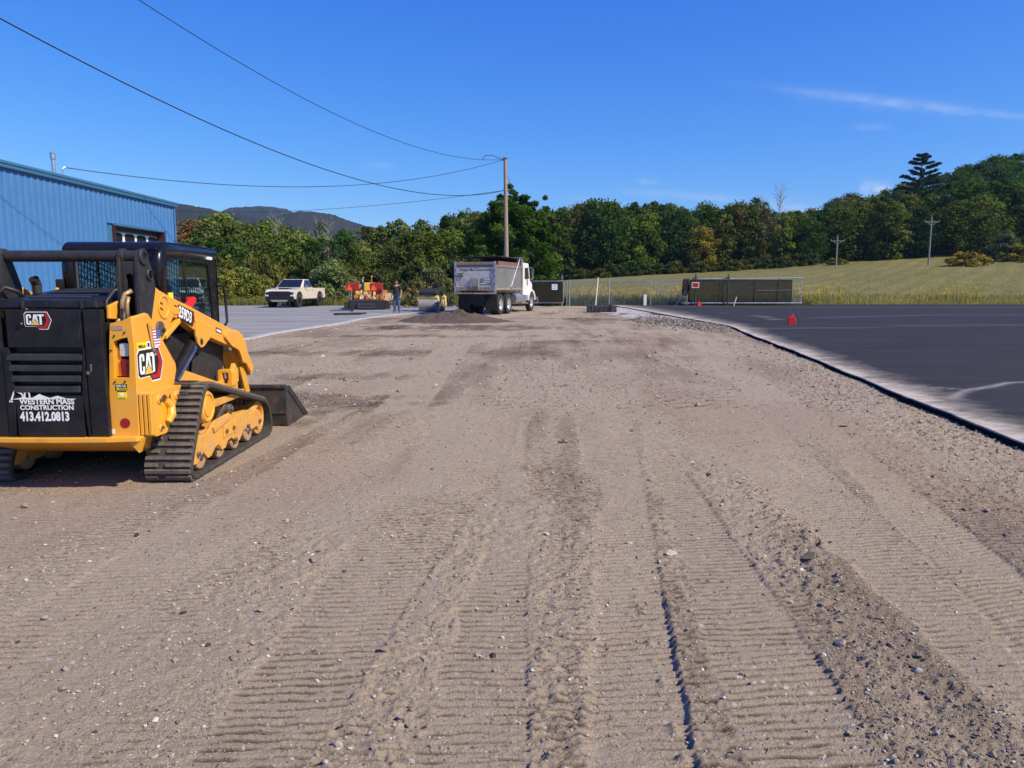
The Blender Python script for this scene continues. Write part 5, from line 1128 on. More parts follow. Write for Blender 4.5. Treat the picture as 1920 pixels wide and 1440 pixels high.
LB('cutting_edge', lambda m: m.prism([(2.08, -.004), (2.21, -.004), (2.21, .004), (2.08, .020)], 'x', -.90, .90), GREASE, .002, bk)
LB('top_rail', lambda m: (m.bx(-.90, .90, 1.415, 1.475, .425, .46), m.bx(-.90, .90, 1.398, 1.41, .15, .165)), BUCK, .006, bk)
LB('coupler', lambda m: (m.bx(-.55, .55, 1.36, 1.40, .12, .40), m.cyl((-.5, 1.30, .26), (.5, 1.30, .26), .05, n=14)), BLKD, .006)
# ================================================================== OTHER VEHICLES AND MACHINES
TYRE = mat('tyre_rubber', (.016, .016, .016), .8, var=.25, scale=8, dust=.35, dustcol=(.09, .08, .07)); CHROME = mat('chrome', (.6, .6, .6), .18, 1.0)
PLASTIC = mat('black_plastic', (.012, .012, .013), .55); UNDER = mat('underbody', (.012, .012, .012), .8); CARGLASS = mat('tinted_glass', (.012, .014, .017), .06, spec=.7)
def wheel(parent, x, y, z, R_, w, side, rimmat, name='wheel', spokes=6, hubr=.62):
    """side = +1/-1: outward direction along local x; a tyre with its rim under it"""
    m = MB(); m.lathe([(R_ * hubr, -w / 2), (R_ * .93, -w / 2), (R_, -w * .36), (R_, w * .36), (R_ * .93, w / 2), (R_ * hubr, w / 2)], (0, 0, 0), (1, 0, 0), 28)
    for k in range(30):
        t = 2 * math.pi * k / 30; m.box((0, R_ * math.cos(t), R_ * math.sin(t)), (w * .74, .05 * R_, .03 * R_), (t + math.pi / 2, 0, 0))
    t = m.build(name, TYRE, parent); t.location = (x, y, z)
    q = MB(); q.lathe([(.02, -w * .1), (R_ * hubr + .005, -w * .45), (R_ * hubr + .005, w * .45), (R_ * hubr * .9, w * .40), (R_ * hubr * .82, w * .12), (R_ * .20, w * .22), (R_ * .18, w * .36), (.02, w * .36)], (0, 0, 0), (side, 0, 0), 24)
    for k in range(spokes): a = 2 * math.pi * k / spokes; q.box((side * w * .26, R_ * .38 * math.cos(a), R_ * .38 * math.sin(a)), (w * .16, R_ * .52, R_ * .15), (a, 0, 0))
    q.build('rim', rimmat, t); return t
# ------------------------------------------------ pickup truck (x right, y forward, front at +y)
def pickup(name, loc, rz, paint, label, cat='pickup truck', group=None):
    root = empty(name, loc, rz, label=label, cat=cat, group=group); W = 1.0
    def P(n, fn, mats, bevel=.02, parent=None, **k): m = MB(); fn(m); return m.build(n, mats, parent or root, bevel, seg=3, **k)
    L = 2.95
    body = P('body', lambda m: (m.prism(roundpoly([(-L, .62), (-L, 1.30), (-.62, 1.30), (-.62, 1.32), (1.15, 1.32), (1.50, 1.29), (2.62, 1.20), (2.86, 1.06), (2.90, .80), (2.86, .60), (2.42, .55), (2.40, .72), (2.20, .98), (1.95, 1.04), (1.70, .98), (1.50, .72), (1.48, .52), (-1.35, .52), (-1.37, .72), (-1.57, .98), (-1.82, 1.04), (-2.07, .98), (-2.27, .72), (-2.29, .58)], .04, 2), 'x', -W, W)), paint, .075)
    P('cab', lambda m: m.add([(-.93, -.66, 1.31), (.93, -.66, 1.31), (.93, 1.36, 1.31), (-.93, 1.36, 1.31), (-.76, -.50, 1.885), (.76, -.50, 1.885), (.76, .44, 1.90), (-.76, .44, 1.90)], [(3, 2, 1, 0), (4, 5, 6, 7), (0, 1, 5, 4), (1, 2, 6, 5), (2, 3, 7, 6), (3, 0, 4, 7)]), paint, .05, body)
    P('windshield', lambda m: m.add([(-.82, 1.29, 1.35), (.82, 1.29, 1.35), (.70, .50, 1.855), (-.70, .50, 1.855), (-.82, 1.315, 1.365), (.82, 1.315, 1.365), (.70, .53, 1.875), (-.70, .53, 1.875)], [(0, 1, 2, 3), (4, 7, 6, 5), (0, 4, 5, 1), (1, 5, 6, 2), (2, 6, 7, 3), (3, 7, 4, 0)]), CARGLASS, 0)
    for s in (1, -1):
        for ya, yb, yc, yd in ((.32, .98, .28, .44), (-.48, .26, -.42, .22)):
            P('side_window', lambda m: m.add([(s * .925, ya, 1.37), (s * .925, yb, 1.37), (s * .782, yd, 1.84), (s * .782, yc, 1.84), (s * .945, ya, 1.375), (s * .945, yb, 1.375), (s * .80, yd, 1.845), (s * .80, yc, 1.845)], [(0, 1, 2, 3), (4, 7, 6, 5), (0, 4, 5, 1), (1, 5, 6, 2), (2, 6, 7, 3), (3, 7, 4, 0)]), CARGLASS, 0)
        for ya, yb in ((.30, 1.24), (-.58, .28)):
            d = P('door', lambda m: m.bx(s * .992, s * 1.006, ya + .01, yb - .01, .60, 1.30), paint, .012); P('handle', lambda m: m.bx(s * 1.004, s * 1.03, ya + .08, ya + .26, 1.13, 1.165), PLASTIC, .01, d)
        P('mirror', lambda m: (m.box((s * 1.12, .86, 1.42), (.17, .10, .21)), m.box((s * 1.02, .90, 1.36), (.14, .05, .04))), CHROME if s < 0 else PLASTIC, .03)
        P('rocker_panel', lambda m: m.bx(s * .97, s * 1.01, -1.30, 1.44, .47, .58), PLASTIC, .02)
        for y in (1.95, -1.82): P('wheel_arch', lambda m: m.lathe([(.52, -.03), (.58, -.03), (.585, .0), (.58, .02), (.52, .02)], (s * .99, y, .50), (1, 0, 0), 28), PLASTIC, 0)
        P('headlight', lambda m: m.prism(roundpoly([(s * .62, 1.03), (s * .98, 1.06), (s * 1.0, .97), (s * .66, .93)], .02, 2), 'y', 2.80, 2.905), mat('headlamp', (.30, .31, .33), .1, .3), .01)
        P('daytime_light', lambda m: m.box((s * .86, 2.905, .80), (.22, .03, .11)), mat('headlamp_clear', (.7, .7, .7), .15), .01)
        P('tail_light', lambda m: m.bx(s * .82, s * 1.003, -2.96, -2.87, .95, 1.25), LENSR, .01)
        for y in (1.95, -1.82): wheel(root, s * .86, y, .435, .435, .29, s, mat('dark_rim', (.05, .05, .055), .35, .7))
    g = P('grille', lambda m: m.prism(roundpoly([(-.95, .98), (-.62, 1.09), (.62, 1.09), (.95, .98), (.90, .66), (-.90, .66)], .04, 2), 'y', 2.78, 2.915), PLASTIC, .02)
    P('grille_bar', lambda m: m.bx(-.62, .62, 2.91, 2.925, .905, .955), PLASTIC, .008, g); P('emblem', lambda m: m.prism([(-.16, .915), (-.06, .915), (-.05, .89), (.05, .89), (.06, .915), (.16, .915), (.15, .95), (.05, .95), (.04, .975), (-.04, .975), (-.05, .95), (-.15, .95)], 'y', 2.924, 2.935), PLASTIC, .004, g)
    P('bumper', lambda m: m.prism(roundpoly([(-.985, .76), (.985, .76), (.92, .42), (.55, .40), (-.55, .40), (-.92, .42)], .05, 2), 'y', 2.70, 2.96), PLASTIC, .03); P('skid_plate', lambda m: m.prism([(-.62, .52), (.62, .52), (.50, .40), (-.50, .40)], 'y', 2.94, 2.975), mat('silver_plate', (.45, .45, .46), .4, .5), .01)
    P('bonnet_scoop', lambda m: m.prism([(-.40, 1.55), (.40, 1.55), (.30, 2.30), (-.30, 2.30)], 'z', 1.24, 1.315), PLASTIC, .01)
    P('bed_interior', lambda m: m.bx(-.86, .86, -2.86, -.70, 1.295, 1.304), UNDER, 0); P('underbody', lambda m: m.bx(-.72, .72, -2.7, 2.6, .36, .60), UNDER, .02)
    P('rear_bumper', lambda m: m.bx(-.95, .95, -3.05, -2.93, .50, .66), CHROME, .03)
    P('roof_antenna', lambda m: m.prism([(-.05, 1.895), (-.22, 1.89), (-.2, 1.96)], 'x', -.02, .02), PLASTIC, .004)
    return root
TANP = mat('tan_paint', (.64, .57, .45), .3, var=.02, coat=.6); WHP = mat('white_paint', (.78, .78, .77), .32, var=.02, coat=.5)
pk = pickup('pickup_truck', (-14.1, 51.7, .02), R(180 - 6), TANP, 'tan crew-cab pickup truck parked in front of the shrubs')
pk.location = (-15.1, 52.2, .02)
pickup('pickup_truck', (pxu(352) * 43, 43, .02), R(180 + 22), WHP, 'white pickup truck seen through the mesh side window of the loader cab')
# ------------------------------------------------ dump truck (rear toward the camera; y forward)
SILV = mat('brushed_aluminium', (.50, .51, .53), .34, .75, var=.12, scale=2.2, dust=.25, dustcol=(.33, .30, .27)); SILVD = mat('dirty_aluminium', (.40, .39, .38), .5, .5, var=.25, scale=3, dust=.6, dustcol=(.27, .21, .16), rust=.25)
DIRTY = mat('rusty_tailgate_edge', (.34, .25, .19), .7, .1, var=.35, scale=4, dust=.5, dustcol=(.30, .22, .16), rust=.4)
dt = empty('dump_truck', (-1.55, 38.6, 0), R(-17), label='white dump truck with dirty aluminium body seen from behind beside the dirt pile', cat='dump truck')
dt.scale = (.9, 1, 1)
def D(n, fn, mats, bevel=.012, parent=None, **k): m = MB(); fn(m); return m.build(n, mats, parent or dt, bevel, **k)
BW = 1.17
bed = D('dump_body', lambda m: (m.bx(-BW, -BW + .05, -1.0, 3.6, 1.30, 2.42), m.bx(BW - .05, BW, -1.0, 3.6, 1.30, 2.42), m.bx(-BW + .05, BW - .05, -.95, 3.6, 1.22, 1.30), m.bx(-BW + .05, BW - .05, 3.54, 3.6, 1.30, 2.55), m.prism([(-BW, 1.30), (-BW + .05, 1.30), (-.80, 1.10), (-.85, 1.10)], 'y', -.9, 3.6), m.prism([(BW, 1.30), (BW - .05, 1.30), (.80, 1.10), (.85, 1.10)], 'y', -.9, 3.6)), SILV, .01)
for s in (1, -1):
    D('top_rail', lambda m: m.bx(s * (BW - .06), s * (BW + .05), -1.0, 3.62, 2.42, 2.52), SILV, .01, bed); D('lower_rail', lambda m: m.bx(s * (BW - .02), s * (BW + .035), -1.0, 3.6, 1.26, 1.36), DIRTY, .01, bed)
    D('side_board', lambda m: m.bx(s * (BW - .05), s * (BW - .01), -.5, 3.4, 2.52, 2.72), mat('weathered_board', (.20, .085, .05), .8, var=.4, scale=2), .006, bed)
    D('rear_post', lambda m: m.prism([(-1.12, 1.15), (-.96, 1.15), (-.96, 2.62), (-1.04, 2.70), (-1.12, 2.62)], 'x', s * (BW - .07), s * (BW + .055)), SILV, .01, bed)
    D('post_lamp', lambda m: [m.box((s * (BW - .01), -1.125, z), (.05, .012, .12)) for z in (1.55, 1.95, 2.25)], LENSR, .004, bed, kind='stuff')
    for k in range(6): D('rail_scallop', lambda m: m.box((s * (BW + .03), -.5 + k * .7, 1.31), (.02, .18, .05)), SILVD, .004, bed)
tg = D('tailgate', lambda m: m.bx(-BW + .08, BW - .08, -1.07, -1.01, 1.30, 2.55), mat('tailgate_panel', (.62, .61, .60), .5, .2, var=.15, scale=2, dust=.6, dustcol=(.33, .27, .22), rust=.15), .008)
D('tailgate_top', lambda m: m.bx(-BW + .07, BW - .07, -1.10, -.98, 2.52, 2.66), DIRTY, .012, tg); D('tailgate_foot', lambda m: m.bx(-BW + .08, BW - .08, -1.11, -1.02, 1.22, 1.42), DIRTY, .012, tg)
D('dark_band', lambda m: m.bx(-BW + .10, BW - .10, -1.082, -1.072, 2.40, 2.51), mat('tailgate_dark_steel', (.16, .15, .15), .6, .4, var=.3), .004, tg)  # strip of darker steel just below the tailgate top
D('grain_chute', lambda m: (m.bx(-.18, .18, -1.15, -1.07, 1.45, 1.82), m.bx(-.22, .22, -1.12, -1.07, 1.80, 1.86), m.bx(-.22, -.18, -1.16, -1.07, 1.30, 1.84), m.bx(.18, .22, -1.16, -1.07, 1.30, 1.84)), SILVD, .008, tg)
D('chute_opening', lambda m: m.bx(-.15, .15, -1.156, -1.149, 1.58, 1.78), mat('chute_grey', (.30, .31, .32), .5), .002, tg)
for s in (-1, 1): D('tow_hook', lambda m: m.lathe([(.05, -.02), (.09, -.02), (.09, .02), (.05, .02)], (.09 * s, -1.18, 1.36), (1, 0, 0), 12), GREASE, .004, tg)
D('left_panel', lambda m: m.bx(-.92, -.40, -1.082, -1.072, 1.52, 1.86), mat('panel_placard', (.45, .40, .40), .5, var=.2, scale=8, dust=.4), .003, tg); D('right_panel', lambda m: m.bx(.30, .98, -1.082, -1.072, 1.52, 1.84), mat('panel_grey', (.20, .21, .23), .5, var=.3, scale=6), .003, tg)
D('plate_stripe', lambda m: [m.bx(a, b, -1.086, -1.0825, z, z + .035) for a, b, z in ((.56, .96, 1.76), (.50, .92, 1.66), (.34, .7, 1.57))], WHT, 0, tg, kind='stuff')
D('ladder_rung', lambda m: [m.bx(-1.02, -.70, -1.13, -1.08, z, z + .045) for z in (1.93, 2.05)], PLASTIC, .006, tg, kind='stuff')
m = MB(); put_text(m, 'Western Mass Construction', .125, (0, -1.0725, 2.22), (1, 0, 0), (0, 0, 1), .003, 0, width=1.86, bold=.012, shear=.35); m.build('company_lettering', mat('lettering_black', (.012, .012, .012), .5), tg, recalc=False)
D('dump_load_cover', lambda m: (m.bx(-1.15, 1.15, 2.9, 3.62, 2.62, 2.98), m.bx(-1.16, 1.16, .0, 3.0, 2.93, 2.99)), mat('tarp_black', (.012, .012, .013), .7), .02)
D('tarp_bow', lambda m: (m.tube([(1.20, 1.6, 1.38), (1.22, 3.2, 2.98), (1.2, 3.45, 3.02)], .03, 8), m.tube([(1.2, 3.45, 3.02), (-1.2, 3.45, 3.02)], .025, 8)), SILV, 0)
D('tarp_arm_pivot', lambda m: (m.cyl((1.16, 1.6, 1.40), (1.26, 1.6, 1.40), .10, n=14), m.prism([(1.45, 1.36), (1.75, 1.36), (1.62, 1.15)], 'x', 1.18, 1.22)), SILVD, .006)
D('tarp_arm_pivot', lambda m: m.cyl((-1.16, 1.6, 1.40), (-1.26, 1.6, 1.40), .10, n=14), SILVD, .006)
D('tarp_housing', lambda m: m.bx(-1.20, 1.20, 3.62, 3.9, 2.50, 2.95), SILV, .02)
D('rear_bumper', lambda m: m.bx(-1.26, 1.26, -1.12, -1.04, 1.06, 1.14), SILVD, .008); D('rear_hitch_plate', lambda m: m.bx(-.5, .5, -.98, -.94, .55, 1.08), UNDER, .008)
D('chassis', lambda m: (m.bx(-.50, .50, -.95, 7.1, .78, 1.10), m.bx(-.3, .3, -.6, 1.8, .42, .72)), UNDER, .01)
for y in (0, 1.38): D('axle', lambda m: (m.cyl((-.9, y, .53), (.9, y, .53), .10, n=12), m.ball((0, y, .53), (.25, .28, .25))), UNDER, 0)
for s in (1, -1):
    D('mud_flap', lambda m: m.bx(s * .46, s * 1.16, -.72, -.70, .26, 1.02), UNDER, .004)
    for y in (0, 1.38):
        wheel(dt, s * 1.02, y, .53, .53, .28, s, mat('polished_rim', (.62, .62, .62), .28, .6), hubr=.60, spokes=0); wheel(dt, s * .72, y, .53, .53, .28, -s, UNDER, name='inner_wheel', hubr=.60, spokes=0)
    wheel(dt, s * 1.02, 5.85, .53, .53, .30, s, mat('polished_rim', (.62, .62, .62), .28, .6), hubr=.60, spokes=0)
    D('fuel_tank', lambda m: m.cyl((s * .88, 2.75, .78), (s * .88, 3.85, .78), .30, n=20), SILV, .02)
    D('battery_box', lambda m: m.bx(s * .62, s * 1.16, 3.95, 4.6, .48, .98), SILV, .03)
    D('mirror', lambda m: (m.bx(s * 1.36, s * 1.46, 5.10, 5.34, 1.85, 2.45), m.tube([(s * 1.0, 5.2, 2.5), (s * 1.40, 5.22, 2.52)], .018, 6), m.tube([(s * 1.0, 5.2, 1.9), (s * 1.40, 5.22, 1.85)], .018, 6)), CHROME, .012)
    D('fender', lambda m: m.prism(roundpoly([(5.15, .62), (5.15, .98), (5.38, 1.22), (5.85, 1.28), (6.35, 1.18), (6.60, .92), (6.62, .62), (6.48, .62), (6.42, .88), (6.15, 1.10), (5.85, 1.16), (5.55, 1.10), (5.30, .88), (5.26, .62)], .04, 2), 'x', s * .72, s * 1.19), WHP, .03)
    D('cab_step', lambda m: m.bx(s * .75, s * 1.16, 4.55, 5.10, .45, .52), SILV, .008)
    D('exhaust_stack', lambda m: m.tube([(s * 1.0, 4.25, .95), (s * 1.0, 4.25, 2.75), (s * 1.0, 4.15, 2.85)], .07, 12), CHROME, 0, smooth=True)
cabt = D('cab', lambda m: m.prism(roundpoly([(4.35, .95), (4.35, 2.65), (4.6, 2.78), (5.55, 2.76), (5.85, 1.95), (5.9, .95)], .08, 3), 'x', -1.03, 1.03), WHP, .05)
for s in (1, -1): D('cab_window', lambda m: m.prism(roundpoly([(4.75, 1.85), (4.75, 2.50), (5.45, 2.50), (5.68, 1.88)], .05, 3), 'x', s * 1.022, s * 1.04), CARGLASS, 0, cabt)
D('rear_window', lambda m: m.bx(-.5, .5, 4.33, 4.36, 1.95, 2.5), CARGLASS, 0, cabt); D('windshield', lambda m: m.add([(-.92, 5.875, 1.98), (.92, 5.875, 1.98), (.86, 5.60, 2.68), (-.86, 5.60, 2.68)], [(0, 1, 2, 3)]), CARGLASS, 0, cabt)
D('bonnet', lambda m: m.prism(roundpoly([(5.85, .85), (5.85, 1.92), (6.6, 1.80), (7.1, 1.62), (7.2, .80)], .12, 3), 'x', -.80, .80), WHP, .08); D('front_bumper', lambda m: m.bx(-1.2, 1.2, 7.1, 7.3, .48, .80), CHROME, .03)
# ------------------------------------------------ asphalt paver (rear toward the camera)
ORG = mat('paver_orange', (.62, .20, .03), .5, var=.12, scale=6, dust=.45, dustcol=(.35, .24, .16)); PYEL = mat('paver_yellow', (.80, .50, .05), .5, var=.1, scale=6, dust=.3); PBLK = mat('paver_black', (.016, .017, .02), .6, var=.3, scale=5, dust=.35, dustcol=(.08, .075, .07)); PCRM = mat('paver_cream', (.66, .52, .32), .5, var=.1, scale=5, dust=.3)
REDF = mat('hazard_orange', (.95, .12, .02), .5); REDD = mat('paver_red', (.35, .02, .015), .5)
pv_ = empty('asphalt_paver', (-8.85, 45.4, .03), R(4), label='orange and black asphalt paver with slow-vehicle triangles parked beside the man', cat='paver')
def V(n, fn, mats, bevel=.012, parent=None, **k): m = MB(); fn(m); return m.build(n, mats, parent or pv_, bevel, **k)
V('screed', lambda m: (m.bx(-1.05, 1.05, -.10, .35, .02, .52), m.prism([(-.12, .52), (.40, .52), (.30, .62), (-.05, .62)], 'x', -1.05, 1.05)), PBLK, .02)
V('screed_step', lambda m: m.bx(-.58, .52, -.20, -.10, .06, .40), PBLK, .012); V('step_grate', lambda m: m.ring(rrect(-.52, .46, .10, .36, .02, 3), rrect(-.46, .40, .15, .31, .02, 3), 'y', -.212, -.20), mat('worn_grate', (.10, .105, .11), .5, .5), .004)
for s in (1, -1): V('screed_end', lambda m: m.bx(s * 1.05, s * 1.38, -.05, .40, .04, .46), PBLK, .02)
V('hopper', lambda m: m.prism([(-1.35, .40), (1.30, .40), (1.45, 1.0), (-1.40, 1.0)], 'y', 3.0, 4.2), PBLK, .03)
V('tractor_body', lambda m: (m.bx(-.95, .95, .75, 3.0, .45, 1.15),), ORG, .03); V('engine_cover', lambda m: m.bx(-.28, .30, .85, 2.2, 1.15, 1.64), PYEL, .04); V('front_cover', lambda m: m.bx(.34, .62, 1.2, 2.4, 1.15, 1.45), ORG, .03)
for s in (1, -1):
    V('crawler_track', lambda m: m.ring(roundpoly([(.6, .0), (.55, .55), (2.9, .55), (2.95, .0)], .24, 6), roundpoly([(.70, .06), (.68, .49), (2.8, .49), (2.85, .06)], .20, 6), 'x', s * .72, s * 1.0), PBLK, .006)
    V('tow_arm', lambda m: m.tube([(s * 1.02, .1, .55), (s * 1.05, 1.2, .75), (s * 1.05, 2.2, .60)], .06, 8), ORG, 0)
    V('operator_seat', lambda m: (m.box((s * .72, .75, 1.20), (.42, .40, .12)), m.box((s * .72, .58, 1.42), (.42, .10, .40)), m.box((s * .72, .75, 1.08), (.15, .15, .2))), REDD, .04)
    V('seat_console', lambda m: (m.box((s * .62, 1.25, 1.38), (.34, .26, .30)), m.tube([(s * .62, 1.2, 1.5), (s * .60, 1.05, 1.66)], .02, 6)), PCRM, .02)
    V('hydraulic_ram', lambda m: m.cyl((s * .45, .25, .62), (s * .40, .60, 1.15), .05, n=10), PCRM, .004)
    V('screed_crank', lambda m: (m.cyl((s * .95, .15, .62), (s * .95, .15, 1.20), .025, n=8), m.tube([(s * .95, .15, 1.2), (s * .95, -.02, 1.22), (s * .95, -.02, 1.32)], .016, 6)), mat('crank_steel', (.4, .38, .35), .4, .6), 0)
for x in (-1.08, .38):
    tri = V('warning_panel', lambda m: m.prism(roundpoly([(x - .20, 1.10), (x + .20, 1.10), (x + .24, 1.50), (x + .17, 1.62), (x - .17, 1.62), (x - .24, 1.50)], .05, 3), 'y', .22, .26), REDD, .01)
    V('triangle', lambda m: m.prism([(x - .19, 1.16), (x + .19, 1.16), (x, 1.54)], 'y', .20, .218), REDF, .006, tri); V('panel_post', lambda m: m.cyl((x, .25, .6), (x, .25, 1.15), .03, n=8), PCRM, 0, tri)
for x, z, c in ((-.72, .78, ORG), (-.35, .74, PCRM), (.12, .78, PCRM), (.55, .80, ORG), (.85, .72, ORG), (-.1, .95, PCRM), (-.62, 1.02, PYEL)): V('burner_box', lambda m: (m.box((x, .42, z), (.24, .22, .22)), m.cyl((x - .05, .30, z), (x - .05, .28, z), .05, n=10)), c, .02)
V('hose_bundle', lambda m: [m.tube([(x, .4, .62), (x + .10, .28, .85), (x + .22, .4, 1.05), (x + .3, .6, 1.1)], .022, 6) for x in (-.9, -.55, -.2, .15, .42, .7)], HOSE, 0, kind='stuff')
V('tank', lambda m: m.prism(rrect(1.02, 1.50, .50, .98, .18, 6), 'y', .55, 1.4), PCRM, .03); V('side_ladder', lambda m: (m.bx(1.30, 1.34, .30, .34, .15, .75), m.bx(1.58, 1.62, .30, .34, .15, .75), m.bx(1.34, 1.58, .30, .34, .22, .26), m.bx(1.34, 1.58, .30, .34, .40, .44), m.bx(1.34, 1.58, .30, .34, .58, .62)), mat('ladder_orange', (.55, .17, .04), .5), .005)
V('exhaust_pipe', lambda m: (m.tube([(-.42, 1.5, 1.3), (-.42, 1.5, 1.85), (-.36, 1.45, 1.95)], .045, 10),), mat('pale_steel', (.55, .52, .42), .4, .3), 0); V('beacon_pole', lambda m: (m.cyl((.18, 1.2, 1.6), (.18, 1.2, 1.98), .02, n=8), m.cyl((.18, 1.2, 1.95), (.18, 1.2, 2.08), .06, n=12)), mat('beacon_amber', (.75, .28, .02), .3), 0)
V('manual_box', lambda m: m.box((-.32, .7, 1.42), (.14, .2, .50)), PBLK, .01)
# ------------------------------------------------ tandem roller (front drum toward the camera)
RY = mat('roller_pale_yellow', (.80, .62, .20), .5, var=.08, scale=5, dust=.25); DRUM = mat('drum_steel', (.36, .34, .31), .5, .35, var=.15, scale=4, dust=.5, dustcol=(.33, .29, .25))
rl = empty('tandem_roller', (-4.62, 43.2, .03), R(173), label='pale yellow tandem roller with a grey steel drum and black canopy frame', cat='roller')
def Q(n, fn, mats, bevel=.01, parent=None, **k): m = MB(); fn(m); return m.build(n, mats, parent or rl, bevel, **k)
for y in (.95, -.95):
    Q('drum', lambda m: m.lathe([(.05, -.52), (.34, -.52), (.355, -.50), (.355, .50), (.34, .52), (.05, .52)], (0, y, .355), (1, 0, 0), 36), DRUM, .004)
    for s in (1, -1): Q('drum_yoke', lambda m: (m.prism(roundpoly([(y - .12, .20), (y + .12, .20), (y + .16, .60), (y + .10, .84), (y - .10, .84), (y - .16, .60)], .04, 3), 'x', s * .545, s * .60), m.box((s * .59, y, .36), (.06, .22, .10))), RY, .012)
    Q('yoke_beam', lambda m: m.bx(-.545, .60, y - .14, y + .14, .735, .90), RY, .015)
m = MB(); put_text(m, 'BOMAG', .06, (0, 1.092, .79), (-1, 0, 0), (0, 0, 1), .003, 0, width=.34, bold=.03); m.build('lettering', mat('lettering_black', (.012, .012, .012), .5), rl, recalc=False)
Q('front_hood', lambda m: m.prism(roundpoly([(.30, .90), (.30, 1.30), (.95, 1.30), (1.18, 1.12), (1.16, .91)], .06, 3), 'x', -.50, .50), PBLK, .03); Q('hood_vent', lambda m: [m.box((x, .70, 1.305), (.10, .30, .02)) for x in (-.22, -.05, .12)], DARKIN, 0, kind='stuff')
Q('rear_hood', lambda m: m.prism(roundpoly([(-.55, .90), (-.55, 1.12), (-1.15, 1.10), (-1.2, .92)], .05, 3), 'x', -.48, .48), PBLK, .03); Q('centre_frame', lambda m: m.bx(-.40, .40, -.60, .40, .45, .95), PBLK, .02)
Q('seat', lambda m: (m.box((0, -.30, 1.12), (.5, .45, .12)), m.box((0, -.52, 1.38), (.48, .1, .44)), m.box((-.3, -.3, 1.25), (.08, .4, .05))), PLASTIC, .03); Q('steering_column', lambda m: (m.cyl((0, .30, 1.2), (0, .12, 1.50), .04, n=8), m.lathe([(.16, -.012), (.185, -.012), (.185, .012), (.16, .012)], (0, .11, 1.51), (0, -.5, .86), 18)), PLASTIC, 0)
for s in (1, -1): Q('canopy_post', lambda m: m.tube([(s * .46, -.55, .95), (s * .46, -.55, 2.20)], .035, 8), PBLK, 0); Q('front_post', lambda m: m.tube([(s * .46, .28, 1.25), (s * .46, .20, 2.20)], .025, 8), PBLK, 0)
Q('canopy', lambda m: m.prism(rrect(-.56, .56, -.75, .45, .08, 4), 'z', 2.20, 2.26), PBLK, .015)
# ------------------------------------------------ black bucket attachment lying by the gate
at_ = empty('bucket_attachment', (pxu(1127) * 41.6, 41.6, 0), R(3), label='black steel bucket attachment lying on the dirt near the fence', cat='attachment')
def A(n, fn, mats, bevel=.01, **k): m = MB(); fn(m); return m.build(n, mats, at_, bevel, **k)
A('trough', lambda m: m.prism(roundpoly([(-.28, .02), (-.30, .36), (.0, .40), (.28, .34), (.34, .02)], .03, 2), 'x', -.56, .44), PBLK, .012)
for x0, x1 in ((-.80, -.60), (.50, .80)): A('end_box', lambda m: m.bx(x0, x1, -.32, .30, .02, .39), BUCK, .02)
A('end_plate', lambda m: m.bx(-.60, -.555, -.36, .34, .0, .40), mat('worn_grate', (.10, .105, .11), .5, .5), .006); A('end_plate', lambda m: m.bx(.44, .49, -.36, .34, .0, .42), PBLK, .006)
A('stiffener', lambda m: [m.bx(x, x + .03, -.315, -.28, .05, .35) for x in (-.40, -.15, .1, .3)], BUCK, .003, kind='stuff')
# ================================================================== POLES, WIRES, FENCES
WOODP = mat('weathered_pole', (.31, .235, .175), .85, var=.25, scale=1.5, bump=.4, bscale=30); WOODG = mat('grey_pole', (.25, .235, .21), .85, var=.2, scale=1.5)
WIREM = mat('black_cable', (.012, .012, .014), .6)
PX_, PYY = -.36, 47.0
pole = empty('utility_pole', (PX_, PYY, 0), label='tall bare wooden utility pole standing behind the dump truck', cat='utility pole')
def U(n, fn, mats, bevel=0, parent=None, **k): m = MB(); fn(m); return m.build(n, mats, parent or pole, bevel, **k)
U('pole_shaft', lambda m: m.tube([(.03, 0, -.2), (0, 0, 4), (-.06, 0, 9.24)], [.155, .135, .105], 14), WOODP)
U('pole_cap', lambda m: m.cyl((-.06, 0, 9.22), (-.06, 0, 9.29), .135, n=14), mat('cap_dark', (.10, .08, .07), .8))
U('eye_bolt', lambda m: (m.cyl((-.22, 0, 9.19), (.12, 0, 9.19), .03, n=8), m.cyl((-.24, 0, 7.33), (.14, 0, 7.33), .03, n=8), m.bx(-.24, -.18, -.06, .06, 9.11, 9.27)), GALV)
U('drip_loop', lambda m: m.tube([(-.2, 0, 9.19), (-.6, -.05, 9.32), (-.85, -.05, 9.44), (-1.25, -.05, 9.42), (-1.42, -.05, 9.24), (-1.4, -.05, 9.12)], .018, 6), WIREM)
def sag(a, b, s, n=40):
    a, b = Vector(a), Vector(b); return [a.lerp(b, t) - Vector((0, 0, s * 4 * t * (1 - t))) for t in [i / n for i in range(n + 1)]]
def wire(pts, r, label): m = MB(); m.tube(pts, r, 6); return settags(m.build('overhead_wire', WIREM, None, smooth=True, recalc=False), label=label, cat='wire')
TOP, LOW = (PX_ - .1, PYY, 9.40), (PX_ - .1, PYY, 7.55)
TOP, LOW = (PX_ - .12, PYY, 9.19), (PX_ - .12, PYY, 7.33)
def side_pole(x, y, h, label):
    r = empty('utility_pole', (x, y, 0), label=label, cat='utility pole'); m = MB(); m.tube([(0, 0, -.2), (0, 0, h)], [.17, .125], 12); m.build('pole_shaft', WOODP, r); return r
side_pole(-13.5, 9.0, 11.8, 'wooden utility pole close to the blue building wall'); side_pole(-32, 65, 8.4, 'wooden utility pole hidden behind the blue building')
wire(sag(LOW, (-13.5, 9, 9.0), 2.4), .017, 'thick lower overhead cable sagging from the wooden pole over the loader')
wire(sag(TOP, (-13.5, 9, 11.5), 2.4), .012, 'upper overhead wire running from the pole top over the loader')
